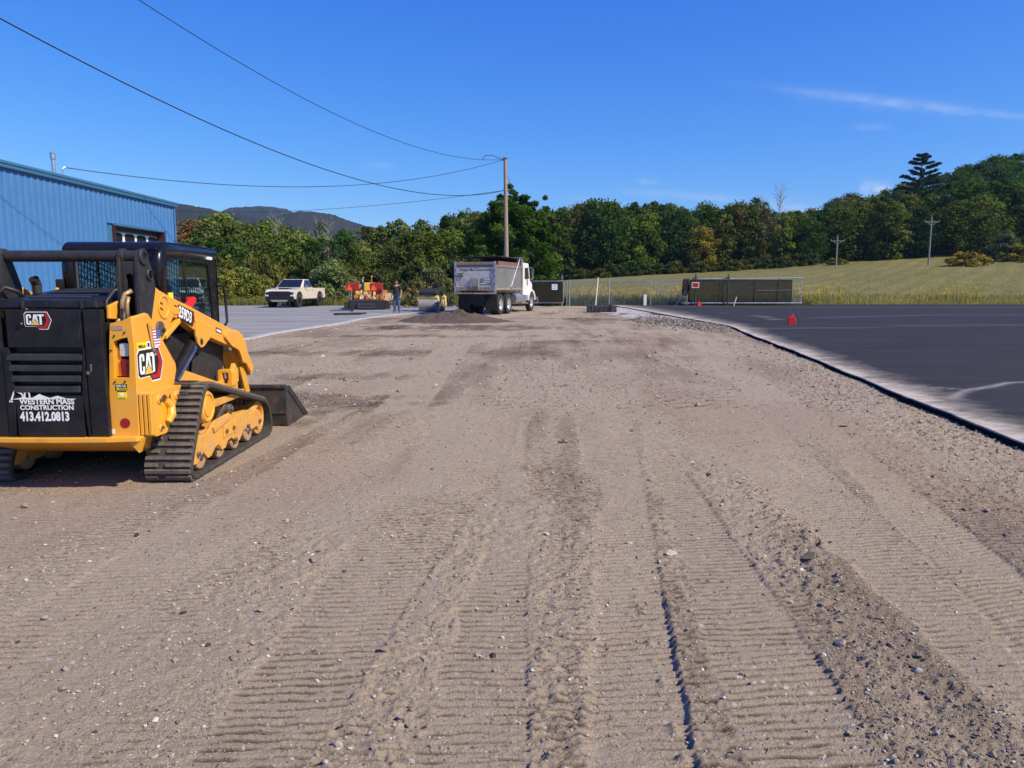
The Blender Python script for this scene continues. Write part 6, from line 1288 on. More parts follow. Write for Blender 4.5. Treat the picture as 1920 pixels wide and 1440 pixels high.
wire(sag(TOP, (-15.9, 27.18, 5.66), 1.1), .014, 'overhead service wire from the pole top to the roof mast')
wire(sag(LOW, (-32, 65, 8), .7), .012, 'far overhead wire crossing the mountains from the wooden pole')
m = MB(); m.tube([(PX_ + .05, PYY, 8.3), (PX_ + 2.9, PYY + 4.2, .0)], .012, 5); settags(m.build('guy_wire', WIREM, None), label='thin guy wire slanting down right from the wooden pole', cat='wire')
def cross_pole(px, Y, top, label):
    x = (px - 960) / 1386.7 * Y; z0 = float(fieldz(x, Y)); h = CAM_H + (535 - top) / 1386.7 * Y - z0
    r = empty('crossarm_pole', (x, Y, z0), label=label, cat='utility pole', group='pale crossarm poles at the wood edge')
    m = MB(); m.tube([(0, 0, -.3), (0, 0, h)], [.14, .10], 10); m.build('pole_shaft', WOODG, r)
    m = MB(); m.box((0, -.16, h - .75), (2.3, .08, .10)); m.build('crossarm', WOODG, r)
    for s in (-1, 1):
        m = MB(); m.cyl((s * 1.15, -.16, h - .70), (s * 1.15, -.16, h - .40), .06, n=8); m.build('insulator', WOODG, r)
        m = MB(); m.tube([(s * .8, -.16, h - .78), (0, -.16, h - 1.35)], .03, 5); m.build('arm_brace', WOODG, r)
    m = MB(); m.cyl((0, 0, h), (0, 0, h + .30), .06, n=8); m.build('insulator', WOODG, r); return r
cross_pole(1560, 130, 446, 'smaller pale crossarm pole with a guy wire before dark trees'); cross_pole(1731, 122, 411, 'taller pale crossarm pole left of the golden shrubs')
x = (1560 - 960) / 1386.7 * 130; z = float(fieldz(x, 130)); m = MB(); m.tube([(x, 130, z + 8), (x - 8.5, 131, float(fieldz(x - 8.5, 131)))], .018, 5); settags(m.build('guy_wire', WIREM, None), label='guy wire slanting left from the smaller crossarm pole', cat='wire')
# ------------------------------------------------ chain-link fence, gates
def screenmat(name, c1, c2, alpha):
    m, nd, lk, b = newmat(name); co = N(nd, 'ShaderNodeTexCoord').outputs['Object']
    lk.new(mixc(nd, lk, ramp(nd, lk, noise(nd, lk, 1.1, 4, .6, co), [(.40, 0), (.62, 1)]), c1, c2), b.inputs['Base Color']); b.inputs['Roughness'].default_value = .9; b.inputs['Alpha'].default_value = alpha; b.inputs['Specular IOR Level'].default_value = .1
    return m
SCR = screenmat('dark_screen', (.022, .026, .025), (.030, .034, .032), .64); SCR2 = screenmat('green_brown_screen', (.012, .030, .020), (.050, .022, .016), .86)
FY = 54.4
def fx_(px): return (px - 960) / 1386.7 * FY
def pipe(r, pts, rad, name, mt=GALV): m = MB(); m.tube(pts, rad, 10); return m.build(name, mt, r)
def links(r, x0, x1, z0, z1, step=.062, name='wire_mesh'):
    m = MB(); w = .0032; poly = [(x0, z0), (x1, z0), (x1, z1), (x0, z1)]
    for ang in (R(45), R(-45)):
        d = Vector((math.cos(ang), math.sin(ang))); nn = Vector((-d.y, d.x)); k0 = int(((x1 - x0) + 4) / step)
        for k in range(-k0, k0):
            q = clipline(Vector((x0, z0)) + nn * (k * step), d, poly)
            if q and q[1] - q[0] > .01:
                a, b = Vector((x0, z0)) + nn * (k * step) + d * q[0], Vector((x0, z0)) + nn * (k * step) + d * q[1]; m.tube([(a.x, 0, a.y), (b.x, 0, b.y)], w, 3, cap=False)
    return m.build(name, GALV, r, recalc=False, kind='stuff')
FX0 = fx_(1065)
fen = empty('chain_link_fence', (FX0, FY, 0), label='grey chain-link fence with goldenrod behind it between the two gates', cat='fence'); FW = fx_(1283) - FX0
for px in (1067, 1141, 1218, 1283): pipe(fen, [(fx_(px) - FX0, 0, -.1), (fx_(px) - FX0, 0, 1.90)], .036, 'fence_post')
pipe(fen, [(0, 0, 1.86), (FW, 0, 1.86)], .022, 'top_rail'); links(fen, 0, FW, .06, 1.86)
lg = empty('screened_gate', (fx_(1003), FY - .3, 0), label='gate with a dark green-brown screen and a white notice behind the dump truck', cat='gate'); LW = fx_(1056) - fx_(1003)
for z in (.24, 1.80): pipe(lg, [(-2.6, 0, z), (LW, 0, z)], .028, 'gate_rail')
for x in (-2.6, -.5, LW - .02): pipe(lg, [(x, 0, .24), (x, 0, 1.80)], .026, 'gate_stile')
m = MB(); m.bx(-2.6, LW - .08, -.035, -.03, .28, 1.78); m.build('privacy_screen', SCR2, lg)
m = MB(); m.bx(1.20, 1.60, -.06, -.05, 1.18, 1.58); nt = m.build('notice', WHT, lg)
m = MB(); [m.bx(1.25, 1.55, -.063, -.061, z, z + .05) for z in (1.25, 1.36, 1.47)]; m.build('printed_line', mat('print_grey', (.25, .25, .35), .6), nt, kind='stuff')
for px, h in ((1053, 2.18), (1062, 1.86), (1066.5, 1.86)):
    g = empty('gate_post', (fx_(px), FY - .05 + (.06 if px > 1060 else 0), 0), label={1053: 'tall gate post with a roller cap right of the green-brown screen', 1062: 'galvanised gate post between the screened gate and the fence', 1066.5: 'galvanised end post touching the left end of the fence'}[px], cat='post')
    pipe(g, [(0, 0, -.1), (0, 0, h)], .045 if px < 1060 else .036, 'post_shaft')
    if px < 1060: m = MB(); m.box((0, 0, 2.05), (.16, .14, .22)); m.cyl((0, 0, 2.15), (0, 0, 2.30), .05, n=10); m.build('roller_cap', GREASE, g)
sg_ = empty('sliding_gate', (fx_(1284), FY - .35, 0), label='long sliding gate with a black screen in front of the meadow', cat='gate'); GW = fx_(1497) - fx_(1284)
gx = lambda px: fx_(px) - fx_(1284)
pipe(sg_, [(0, 0, .22), (GW, 0, .22)], .045, 'bottom_rail'); pipe(sg_, [(.3, 0, 1.94), (GW, 0, 2.02)], .045, 'top_rail')
for px in (1345, 1410, 1453, 1495): pipe(sg_, [(gx(px), 0, .22), (gx(px), 0, 1.98)], .026, 'gate_stile', GALV if px > 1460 else mat('stile_dark', (.05, .05, .05), .5))
pipe(sg_, [(.0, 0, .22), (.0, 0, .82)], .03, 'gate_stile')
for a, b in ((1303, 1345), (1362, 1410)): pipe(sg_, [(gx(a), 0, .70), (gx(b), 0, 1.90)], .022, 'diagonal_brace', mat('stile_dark', (.05, .05, .05), .5))
pipe(sg_, [(gx(1412), 0, 1.12), (gx(1496), 0, 1.16)], .018, 'middle_rail', GREASE)
m = MB(); m.bx(.03, gx(1478), .055, .06, .27, 1.90); m.build('privacy_screen', SCR, sg_); links(sg_, gx(1478), GW, .25, 1.97)
for px, lb in ((1298, 'left dark roller post of the black-screened sliding gate'), (1358, 'right dark roller post of the black-screened sliding gate')):
    g = empty('gate_post', (fx_(px), FY - .52, 0), label=lb, cat='post', group='roller posts of the sliding gate'); pipe(g, [(0, 0, -.1), (0, 0, 2.2)], .05, 'post_shaft', mat('post_dark', (.06, .06, .06), .5, .4))
    m = MB(); m.box((0, .08, 2.02), (.26, .20, .20)); m.cyl((0, 0, 2.15), (0, 0, 2.34), .055, n=10); m.build('roller_cap', GREASE, g)
rs = empty('red_sign', (fx_(1297), FY - .64, 1.52), label='small red sign with a white border on the left roller post', cat='sign')
m = MB(); m.prism(rrect(-.26, .26, -.20, .20, .03, 3), 'y', -.012, .0); m.build('sign_border', WHT, rs); m = MB(); m.prism(rrect(-.22, .22, -.16, .16, .02, 3), 'y', -.018, -.013); sp = m.build('sign_face', mat('sign_red', (.50, .015, .03), .5), rs)
m = MB(); [m.bx(-.16, .16, -.021, -.0185, z, z + .04) for z in (-.09, .0, .07)]; m.build('printed_line', mat('print_dark', (.14, .01, .02), .6), sp, kind='stuff')
# jacket on the fence end
def jacket():
    V = []; F = []; n = 12; k = 13
    for i in range(k):
        t = i / (k - 1); w = .10 + .17 * math.sin(math.pi * min(1, .25 + t * .75)) + .05 * t
        for j in range(n):
            a = 2 * math.pi * j / n; f = 1 + .22 * math.sin(3 * a + 4 * t) * t; V.append((w * math.cos(a) * f - .14 * t * t, .10 * math.sin(a) * f * (.6 + .4 * t), -1.22 * t))
    for i in range(k - 1):
        for j in range(n): F.append((i * n + j, i * n + (j + 1) % n, (i + 1) * n + (j + 1) % n, (i + 1) * n + j))
    F.append(tuple(range(n))); F.append(tuple((k - 1) * n + j for j in range(n)))
    m = MB(); m.add(V, F); return m
jm = mat('black_cloth', (.010, .010, .013), .95, var=.4, scale=6); jk = empty('jacket', (fx_(1281.5), FY - .42, 1.97), label='black jacket hanging on the end post of the chain-link fence', cat='jacket')
jacket().build('jacket_body', jm, jk, smooth=True); m = MB(); m.tube([(-.10, -.02, -.12), (-.24, -.04, -.55), (-.22, -.05, -.98)], [.07, .07, .05], 8); m.build('sleeve', jm, jk, smooth=True); m = MB(); m.tube([(.10, -.02, -.12), (.20, -.05, -.5), (.17, -.06, -.86)], [.07, .06, .05], 8); m.build('sleeve', jm, jk, smooth=True)
def stick(name, a, b, r, mt, label, cat, r2=None): m = MB(); m.tube([a, b], [r, r2 or r], 8); return settags(m.build(name, mt, None), label=label, cat=cat)
PALEW = mat('pale_wood', (.55, .48, .38), .8, var=.15, scale=3)
stick('leaning_pole', (fx_(1112), FY - 1.3, 0), (fx_(1119.5), FY - .1, 2.06), .045, PALEW, 'pale wooden pole leaning against the chain-link fence', 'pole')
stick('dark_rod', (fx_(1257), FY - 1.2, 0), (fx_(1279), FY - .5, 1.05), .03, mat('rod_dark', (.03, .03, .03), .6), 'dark rod leaning below the black jacket', 'rod')
m = MB(); m.bx(-.11, .11, -.05, .05, 0, .84); o = m.build('stub_post', mat('white_stub', (.70, .66, .60), .7, var=.12, scale=4), None, .01); o.location = (fx_(1205.5), FY - .5, 0); settags(o, label='short white stub post standing in front of the chain-link fence', cat='post')
stick('wooden_stake', (fx_(1361), FY - 1.5, -.05), (fx_(1367.5), FY - 1.4, .68), .045, PALEW, 'short pale wooden stake leaning below the sliding gate', 'stake')
def gas_can(loc, rz, label):
    r = empty('fuel_can', loc, rz, label=label, cat='fuel can', group='red fuel cans')
    m = MB(); m.prism(roundpoly([(-.17, 0), (.17, 0), (.17, .24), (.10, .34), (-.12, .34), (-.17, .28)], .04, 3), 'y', -.11, .11); m.build('can_body', REDP, r, .02, seg=3)
    m = MB(); m.tube([(-.10, 0, .33), (-.08, 0, .42), (.04, 0, .43), (.08, 0, .33)], .018, 8); m.build('handle', REDP, r, smooth=True)
    m = MB(); m.cyl((.10, 0, .30), (.14, 0, .35), .03, n=10); m.tube([(.14, 0, .35), (.24, 0, .30), (.33, 0, .17)], [.024, .02, .016], 8); m.build('spout', PLASTIC, r); r.scale = (.8, .85, .88); return r
gas_can((fx_(1298), FY - 1.6, .0), R(20), 'red fuel can on pale boards below the sliding gate'); gas_can((10.38, 27.5, .055), R(-12), 'red fuel can with a black spout standing alone on the new asphalt')
for k, (px, y, L, a) in enumerate(((1285, 1.9, .9, .1), (1304, 2.0, .8, -.15), (1311, 1.6, .5, .6))):
    m = MB(); m.box((0, 0, .03), (L, .14, .035)); o = m.build('board', mat('scrap_board', (.62, .58, .52), .8, var=.15, scale=5), None, .004); o.location = (fx_(px), FY - y, 0); o.rotation_euler = (0, 0, a)
    settags(o, label=['pale scrap board lying left of the red fuel can by the gate', 'pale scrap board under the red fuel can by the gate', 'short pale scrap board right of the red fuel can by the gate'][k], cat='board')
bagm = MB(); bagm.ball((0, 0, .16), (.34, .22, .18), 14, 9); bagm.ball((.05, -.02, .30), (.15, .12, .09), 10, 7); o = bagm.build('bag', mat('bag_green', (.012, .035, .026), .7, var=.3), None, smooth=True); o.location = (fx_(1275), FY - .8, 0); settags(o, label='dark green bag lying under the black jacket', cat='bag')
m = MB(); m.prism(roundpoly([(-.75, -.10), (-.2, -.16), (.30, -.62), (.42, -.60), (.40, .72), (.05, .70), (-.1, .12)], .05, 2), 'z', 0, .012); o = m.build('rubber_mat', mat('mat_black', (.006, .006, .007), .7), None); o.location = (9.15, 29.4, .062); settags(o, label='flat black mat scrap lying on the asphalt left of the fuel can', cat='mat')
# hand tools lying on the old pavement
def lute(loc, rz, L, label, frame=False):
    r = empty('asphalt_rake', loc, rz, label=label, cat='rake'); m = MB(); m.tube([(0, 0, .03), (L, 0, .05)], .028, 8); m.build('handle', mat('tool_grey', (.07, .07, .085), .5, .4), r)
    m = MB(); m.box((L, 0, .05), (.10, .95, .07)); m.build('rake_head', PLASTIC, r, .006)
    if frame: m = MB(); m.tube([(L * .2, .25, .04), (L * .95, .4, .05)], .03, 8); m.build('brace', PLASTIC, r)
lute((-10.4, 42.4, .03), R(16), 1.25, 'long dark asphalt rake lying on the grey pavement, farther from the camera'); lute((-8.6, 38.3, .03), R(-25), .95, 'dark asphalt rake with a brace lying near the pavement edge', True)
m = MB(); m.ring(rrect(-.62, .62, -.42, .42, .05, 3), rrect(-.54, .54, -.34, .34, .04, 3), 'z', 0, .07); o = m.build('screed_frame', PLASTIC, None); o.location = (-8.35, 37.6, .03); o.rotation_euler = (0, 0, .4); settags(o, label='black open rectangular frame lying on the pavement edge', cat='frame')
# ------------------------------------------------ dirt pile, rubble, stones
def mound(name, cx, cy, rx, ry, h, seed, mt, label):
    n = 120; xs = np.linspace(-1.25, 1.25, n); gx_, gy_ = np.meshgrid(xs, xs, indexing='xy'); d = np.hypot(gx_, gy_ * (1 + .2 * gx_))
    z = h * (np.exp(-(np.hypot(gx_ + .18, gy_) * 1.9) ** 2) + .45 * np.exp(-(np.hypot((gx_ - .38) * .9, gy_ + .05) * 2.3) ** 2) + .30 * np.exp(-(np.hypot(gx_ + .65, gy_ - .1) * 2.4) ** 2)) * (1 + .8 * fbm(gx_ * 4 + 5, gy_ * 4, 4, seed)) + .05 * fbm(gx_ * 9, gy_ * 9, 4, seed + 3) * (d < 1.2) - .06 * sstep(.75, 1.2, d)
    V = np.stack([gx_ * rx, gy_ * ry, z + .0], -1).reshape(-1, 3); ii = np.arange(n * n).reshape(n, n); q = np.stack([ii[:-1, :-1], ii[:-1, 1:], ii[1:, 1:], ii[1:, :-1]], -1).reshape(-1, 4)
    o = link(name, npmesh(name, V, q, mt, True)); o.location = (cx, cy, 0); return settags(o, label=label, cat='dirt pile')
PILE = mat('dark_soil', (.080, .056, .040), .95, var=.6, scale=9, bump=1, bscale=22, dust=.2, dustcol=(.15, .11, .08))
mound('dirt_pile', -2.25, 31.2, 2.35, 1.9, .31, 5, PILE, 'low dark brown dirt pile in front of the dump truck')
ROCKM, nd, lk, b = newmat('stone'); oi = N(nd, 'ShaderNodeObjectInfo'); co = N(nd, 'ShaderNodeTexCoord').outputs['Object']
lk.new(mixc(nd, lk, ramp(nd, lk, noise(nd, lk, 3.5, 5, .65, co), [(.3, 0), (.7, 1)]), mixc(nd, lk, 1.0, oi.outputs['Color'], (.62, .60, .58), 'MULTIPLY'), oi.outputs['Color']), b.inputs['Base Color']); b.inputs['Roughness'].default_value = .9; b.inputs['Specular IOR Level'].default_value = .2
def rock_mesh(seed, flat, sub=2):
    bm = bmesh.new(); bmesh.ops.create_icosphere(bm, subdivisions=sub, radius=.5); rg = random.Random(seed); pl = [(Vector((rg.uniform(-1, 1), rg.uniform(-1, 1), rg.uniform(-1, 1))).normalized(), rg.uniform(.26, .46)) for _ in range(11)]
    for v in bm.verts:
        for n_, d_ in pl:
            e = v.co.dot(n_) - d_
            if e > 0: v.co -= n_ * e
        v.co.z *= flat; v.co.x *= 1.15
    me = bpy.data.meshes.new('rock'); bm.to_mesh(me); bm.free(); me.materials.append(ROCKM); return me
RM = [rock_mesh(s, f) for s, f in ((1, .7), (2, .55), (3, .8), (4, .6), (5, .45), (6, .75))]
RC = dict(p=(.42, .37, .31), w=(.66, .63, .60), t=(.30, .245, .19), d=(.060, .055, .056), r=(.46, .22, .17), g=(.34, .34, .33))
RL = dict(p='pale beige stone lying loose on the graded dirt', w='whitish stone lying loose on the graded dirt', t='tan earth-coloured stone lying loose on the graded dirt', d='dark grey stone lying loose on the graded dirt', r='reddish stone lying loose on the graded dirt', g='flat grey stone in the loose dark gravel strip')
ROCKS = [(-3.22, 5.03, 0.033, 'p'), (-3.23, 4.64, 0.039, 'p'), (-2.26, 4.29, 0.032, 'd'), (-2.5, 4.08, 0.015, 'p'), (-2.46, 3.89, 0.018, 'w'), (-2.41, 3.72, 0.018, 'p'), (-1.35, 3.78, 0.036, 'p'), (-1.37, 3.74, 0.021, 't'), (-2.0, 4.38, 0.033, 'p'), (-1.69, 4.12, 0.019, 'p'), (-1.51, 3.23, 0.028, 'd'), (-1.28, 2.94, 0.028, 'd'), (-2.13, 3.2, 0.033, 'p'), (-2.1, 2.97, 0.02, 'd'), (-1.8, 2.91, 0.022, 'p'), (-1.54, 2.71, 0.023, 't'), (-1.73, 2.66, 0.018, 'p'), (-1.42, 2.34, 0.02, 'd'), (-1.53, 2.26, 0.013, 'p'), (-1.16, 2.22, 0.022, 'p'), (-1.1, 2.21, 0.021, 'p'), (-0.75, 2.67, 0.023, 'w'), (-0.74, 2.4, 0.026, 'w'), (-0.69, 3.11, 0.021, 'p'), (-0.77, 3.71, 0.017, 'p'), (-0.48, 2.97, 0.034, 't'), (-0.36, 2.84, 0.022, 'p'), (-0.55, 2.77, 0.032, 'p'), (-0.51, 2.56, 0.022, 'p'), (-0.14, 2.87, 0.025, 'p'), (-0.08, 2.87, 0.033, 'd'), (-0.04, 3.03, 0.026, 'w'), (-0.16, 2.44, 0.019, 'p'), (-0.56, 2.31, 0.018, 'p'), (-0.55, 2.42, 0.016, 'p'), (-0.48, 2.33, 0.014, 'w'), (-0.59, 2.16, 0.023, 'p'), (-0.76, 2.17, 0.015, 'p'), (-0.36, 2.47, 0.021, 't'), (-0.24, 3.38, 0.016, 'p'), (-0.17, 4.45, 0.029, 'p'), (-2.4, 5.48, 0.02, 'w'), (-0.89, 3.76, 0.025, 'd'), (-1.03, 3.3, 0.019, 'd'), (-1.6, 3.33, 0.019, 'p'), (-1.44, 3.58, 0.02, 'p'), (-0.91, 3.26, 0.019, 'p'), (-0.98, 2.72, 0.016, 'p'), (-1.17, 2.99, 0.017, 't'), (-1.07, 3.21, 0.018, 't'), (1.51, 3.7, 0.035, 'w'), (1.5, 3.91, 0.026, 'p'), (1.4, 3.63, 0.021, 'p'), (1.5, 3.42, 0.023, 'p'), (1.35, 2.73, 0.031, 'r'), (1.44, 2.78, 0.019, 'p'), (1.58, 2.71, 0.031, 'g'), (0.92, 2.64, 0.025, 'p'), (0.92, 2.27, 0.022, 'p'), (0.9, 2.35, 0.016, 'p'), (1.24, 2.29, 0.029, 'p'), (0.62, 3.95, 0.03, 'r'), (0.74, 3.68, 0.014, 'w'), (0.21, 3.06, 0.02, 'p'), (0.22, 2.4, 0.021, 'p'), (0.34, 2.6, 0.015, 'p'), (0.75, 2.25, 0.013, 'w'), (1.13, 2.46, 0.021, 't'), (1.08, 2.23, 0.015, 'p'), (3.17, 4.78, 0.04, 'p'), (1.95, 2.78, 0.019, 'd'), (1.03, 2.79, 0.016, 'p'), (2.1, 4.3, 0.02, 'd'), (1.87, 4.19, 0.024, 'd'), (0.12, 2.21, 0.017, 't'), (2.06, 3.26, 0.015, 'w'), (1.89, 2.64, 0.018, 'p'), (1.37, 3.19, 0.018, 'p'), (2.12, 3.53, 0.017, 'p')]
for i, (x, y, s, k) in enumerate(ROCKS):
    o = link('rock', RM[i % 6]); z = hgt(x, y); o.location = (x, y, z + s * .14); o.scale = (s * rnd.uniform(.9, 1.25), s * rnd.uniform(.75, 1.0), s * rnd.uniform(.75, 1.1)); o.rotation_euler = (rnd.uniform(-.2, .2), rnd.uniform(-.2, .2), rnd.uniform(0, 6.28))
    f = rnd.uniform(.85, 1.12); o.color = (*[q * f for q in RC[k]], 1); settags(o, label=RL[k], cat='stone', group='loose stones on the dirt lot')
# gravel: tens of thousands of small stones
def gravel(name, X, Y, Z, Sz, seed, col, tris=20):
    rg = np.random.default_rng(seed); n = len(X)
    if tris == 20:
        ph = (1 + 5 ** .5) / 2; B = np.array([(-1, ph, 0), (1, ph, 0), (-1, -ph, 0), (1, -ph, 0), (0, -1, ph), (0, 1, ph), (0, -1, -ph), (0, 1, -ph), (ph, 0, -1), (ph, 0, 1), (-ph, 0, -1), (-ph, 0, 1)]) / 1.9
        T = np.array([(0, 11, 5), (0, 5, 1), (0, 1, 7), (0, 7, 10), (0, 10, 11), (1, 5, 9), (5, 11, 4), (11, 10, 2), (10, 7, 6), (7, 1, 8), (3, 9, 4), (3, 4, 2), (3, 2, 6), (3, 6, 8), (3, 8, 9), (4, 9, 5), (2, 4, 11), (6, 2, 10), (8, 6, 7), (9, 8, 1)])
    else:
        B = np.array([(1, 0, 0), (-1, 0, 0), (0, 1, 0), (0, -1, 0), (0, 0, 1), (0, 0, -1)], float); T = np.array([(0, 2, 4), (2, 1, 4), (1, 3, 4), (3, 0, 4), (2, 0, 5), (1, 2, 5), (3, 1, 5), (0, 3, 5)])
    k = len(B); V = B[None] * (1 + .35 * rg.normal(size=(n, k, 1))).clip(.5, 1.5) * np.stack([1.1 + .3 * rg.random(n), .8 + .3 * rg.random(n), .5 + .35 * rg.random(n)], -1)[:, None, :]
    a = rg.random(n) * 6.28; ca, sa = np.cos(a)[:, None], np.sin(a)[:, None]; x = V[..., 0] * ca - V[..., 1] * sa; y = V[..., 0] * sa + V[..., 1] * ca
    tl = (rg.random(n) - .5)[:, None] * .7; z = V[..., 2] * np.cos(tl) + x * np.sin(tl)
    P = np.stack([x * Sz[:, None] * .5 + X[:, None], y * Sz[:, None] * .5 + Y[:, None], z * Sz[:, None] * .5 + Z[:, None]], -1).reshape(-1, 3)
    F = (T[None] + (np.arange(n) * k)[:, None, None]).reshape(-1, 3); C = np.repeat(np.concatenate([col, np.ones((n, 1))], 1), k, 0)
    return settags(link(name, npmesh(name, P, F, PEB, False, {'Col': ('FLOAT_COLOR', 'POINT', C)})), kind='stuff')
PEB, nd, lk, b = newmat('pebble'); lk.new(N(nd, 'ShaderNodeAttribute', attribute_name='Col').outputs['Color'], b.inputs['Base Color']); b.inputs['Roughness'].default_value = .9; b.inputs['Specular IOR Level'].default_value = .2
def peb_cols(n, rg, dark=.0):
    pal = np.array([(.24, .195, .15), (.30, .25, .20), (.38, .33, .275), (.17, .135, .105), (.50, .46, .42), (.09, .08, .075), (.30, .20, .165), (.20, .155, .12)]); w = np.array([.25, .24, .15, .14, .05, .025, .06, .085]); w[3] += dark; w /= w.sum()
    return (pal[rg.choice(len(pal), n, p=w)] * (.9 + .45 * rg.random((n, 1)))).clip(0, .8)
def scatter(n, ya, yb, ua, ub, smin, seed, keep, name, tris, grow=.0017, zoff=.15, smax=4.5):
    rg = np.random.default_rng(seed); Y = np.exp(rg.uniform(math.log(ya), math.log(yb), n)); X = rg.uniform(ua, ub, n) * Y
    h, t, g, ln, sh = dirt_fields(X, Y); pr = keep(X, Y, h, g, ln, sh, rg); ok = (rg.random(n) < pr) & (X < lot_edge(Y) - .01) & ~((X < pave_edge(Y)) & (Y > 11.5)); X, Y, h, g = X[ok], Y[ok], h[ok], g[ok]
    Sz = (smin + Y * grow) * (1 + np.minimum(smax, .45 * rg.pareto(3.2, len(X)))); C = peb_cols(len(X), rg, .1) * (1 - .15 * g[:, None])
    return gravel(name, X, Y, lane_fade(h, Y) + Sz * zoff, Sz, seed, C, tris)
K1 = lambda X, Y, h, g, ln, sh, rg: np.clip(.10 + .30 * (1 - ln) * sstep(-.15, .2, fbm(X * 2.2, Y * 1.2, 3, 33)) + .85 * g + .40 * sh, 0, 1)
scatter(150000, 1.7, 20, -.80, .82, .0020, 101, K1, 'gravel', 8, .0012)
scatter(26000, 1.7, 14, -.80, .82, .0075, 102, lambda X, Y, h, g, ln, sh, rg: np.clip(.05 + .16 * (1 - ln) + .40 * g + .40 * sh, 0, 1), 'gravel', 20, .0012, .18)
scatter(30000, 9, 50, -.55, .62, .012, 103, lambda X, Y, h, g, ln, sh, rg: np.clip(.12 + .5 * sh + .4 * sstep(0, .3, fbm(X, Y * .4, 3, 2)), 0, 1), 'gravel', 8, .0009, .12, 3)
# broken old asphalt by the corner of the lot: chunks and rubble
CHM = [rock_mesh(s, .45, 1) for s in (21, 22, 23, 24)]
for i in range(46):
    u = rnd.random(); px, py = 1215 + 128 * u + rnd.uniform(-14, 8), 599 + 13 * u + rnd.uniform(-5, 4); Y = 1.5 * 1386.7 / (py - 535) ; X = (px - 960) / 1386.7 * Y; s = rnd.uniform(.08, .19)
    o = link('asphalt_chunk', CHM[i % 4]); o.location = (X, Y, s * .16); o.scale = (s, s * rnd.uniform(.7, 1), s * rnd.uniform(.6, 1.1)); o.rotation_euler = (rnd.uniform(-.4, .4), rnd.uniform(-.4, .4), rnd.uniform(0, 6.3)); dk = rnd.random() < .45
    f = rnd.uniform(.8, 1.2); o.color = (*[q * f for q in ((.06, .058, .06) if dk else (.27, .235, .20))], 1)
    settags(o, label='dark lump of broken asphalt at the lot corner' if dk else 'dusty grey lump of broken asphalt at the lot corner', cat='asphalt chunk', group='broken asphalt lumps at the lot corner')
rg = np.random.default_rng(55); n = 2600; u = rg.random(n); px = 1200 + 150 * u + rg.normal(0, 14, n); py = 598 + 14 * u + rg.normal(0, 4, n); Yr = 1.5 * 1386.7 / (py - 535); Xr = (px - 960) / 1386.7 * Yr
gravel('rubble', Xr, Yr, np.full(n, .02), rg.uniform(.025, .095, n), 56, (np.array([(.24, .205, .17)]) * (.3 + 1.1 * rg.random((n, 1)))), 20)
# dusty remains of the old drive between the dirt and the gate
bp_ = MB(); bx_ = [(4.6, 47.5), (6.0, 51.5), (9.6, 52.5), (9.8, 44), (8.6, 36), (7.9, 31.5), (6.6, 30.6), (5.4, 33.5), (4.9, 40)]
bp_.add([(x, y, .014) for x, y in bx_], [tuple(range(len(bx_)))])
def bpm():
    m, nd, lk, b = newmat('broken_drive'); co = N(nd, 'ShaderNodeTexCoord').outputs['Object']; mp = N(nd, 'ShaderNodeMapping'); lk.new(co, mp.inputs[0]); mp.inputs['Scale'].default_value = (.55, .22, 1)
    n1 = noise(nd, lk, 1.0, 6, .65, mp.outputs[0]); n2 = noise(nd, lk, 4, 6, .7, co)
    c = mixc(nd, lk, ramp(nd, lk, n1, [(.40, 0), (.47, 1)]), (.05, .048, .05), (.46, .43, .40)); c = mixc(nd, lk, ramp(nd, lk, n2, [(.35, .55), (.6, 0)]), c, (.16, .14, .12)); lk.new(c, b.inputs['Base Color']); b.inputs['Roughness'].default_value = .95; return m
bp_.build('broken_drive', bpm(), kind='structure')
# ------------------------------------------------ the worker
SKIN = mat('skin', (.42, .24, .165), .55, var=.06); SHIRT = mat('charcoal_shirt', (.018, .018, .020), .9, var=.2, scale=8); JEAN = mat('blue_jeans', (.055, .105, .21), .9, var=.25, scale=9); HAIR = mat('dark_hair', (.016, .010, .008), .7); BOOT = mat('dark_boot', (.02, .016, .013), .6)
def skin(name, verts, edges, root, mt, parent, sub=2):
    me = bpy.data.meshes.new(name); me.from_pydata([v[:3] for v in verts], edges, []); o = link(name, me, parent); me.materials.append(mt)
    o.modifiers.new('skin', 'SKIN'); sv = me.skin_vertices[0].data
    for i, v in enumerate(verts): sv[i].radius = (v[3], v[4] if len(v) > 4 else v[3]); sv[i].use_root = (i == root)
    s = o.modifiers.new('sub', 'SUBSURF'); s.levels = sub; s.render_levels = sub
    dg = bpy.context.evaluated_depsgraph_get(); me2 = bpy.data.meshes.new_from_object(o.evaluated_get(dg)); o.modifiers.clear(); o.data = me2
    me2.polygons.foreach_set('use_smooth', [True] * len(me2.polygons)); return o
man = empty('person', (-6.34, 40.9, .0), R(-12), label='man in a charcoal T-shirt and blue jeans standing beside the paver', cat='person')
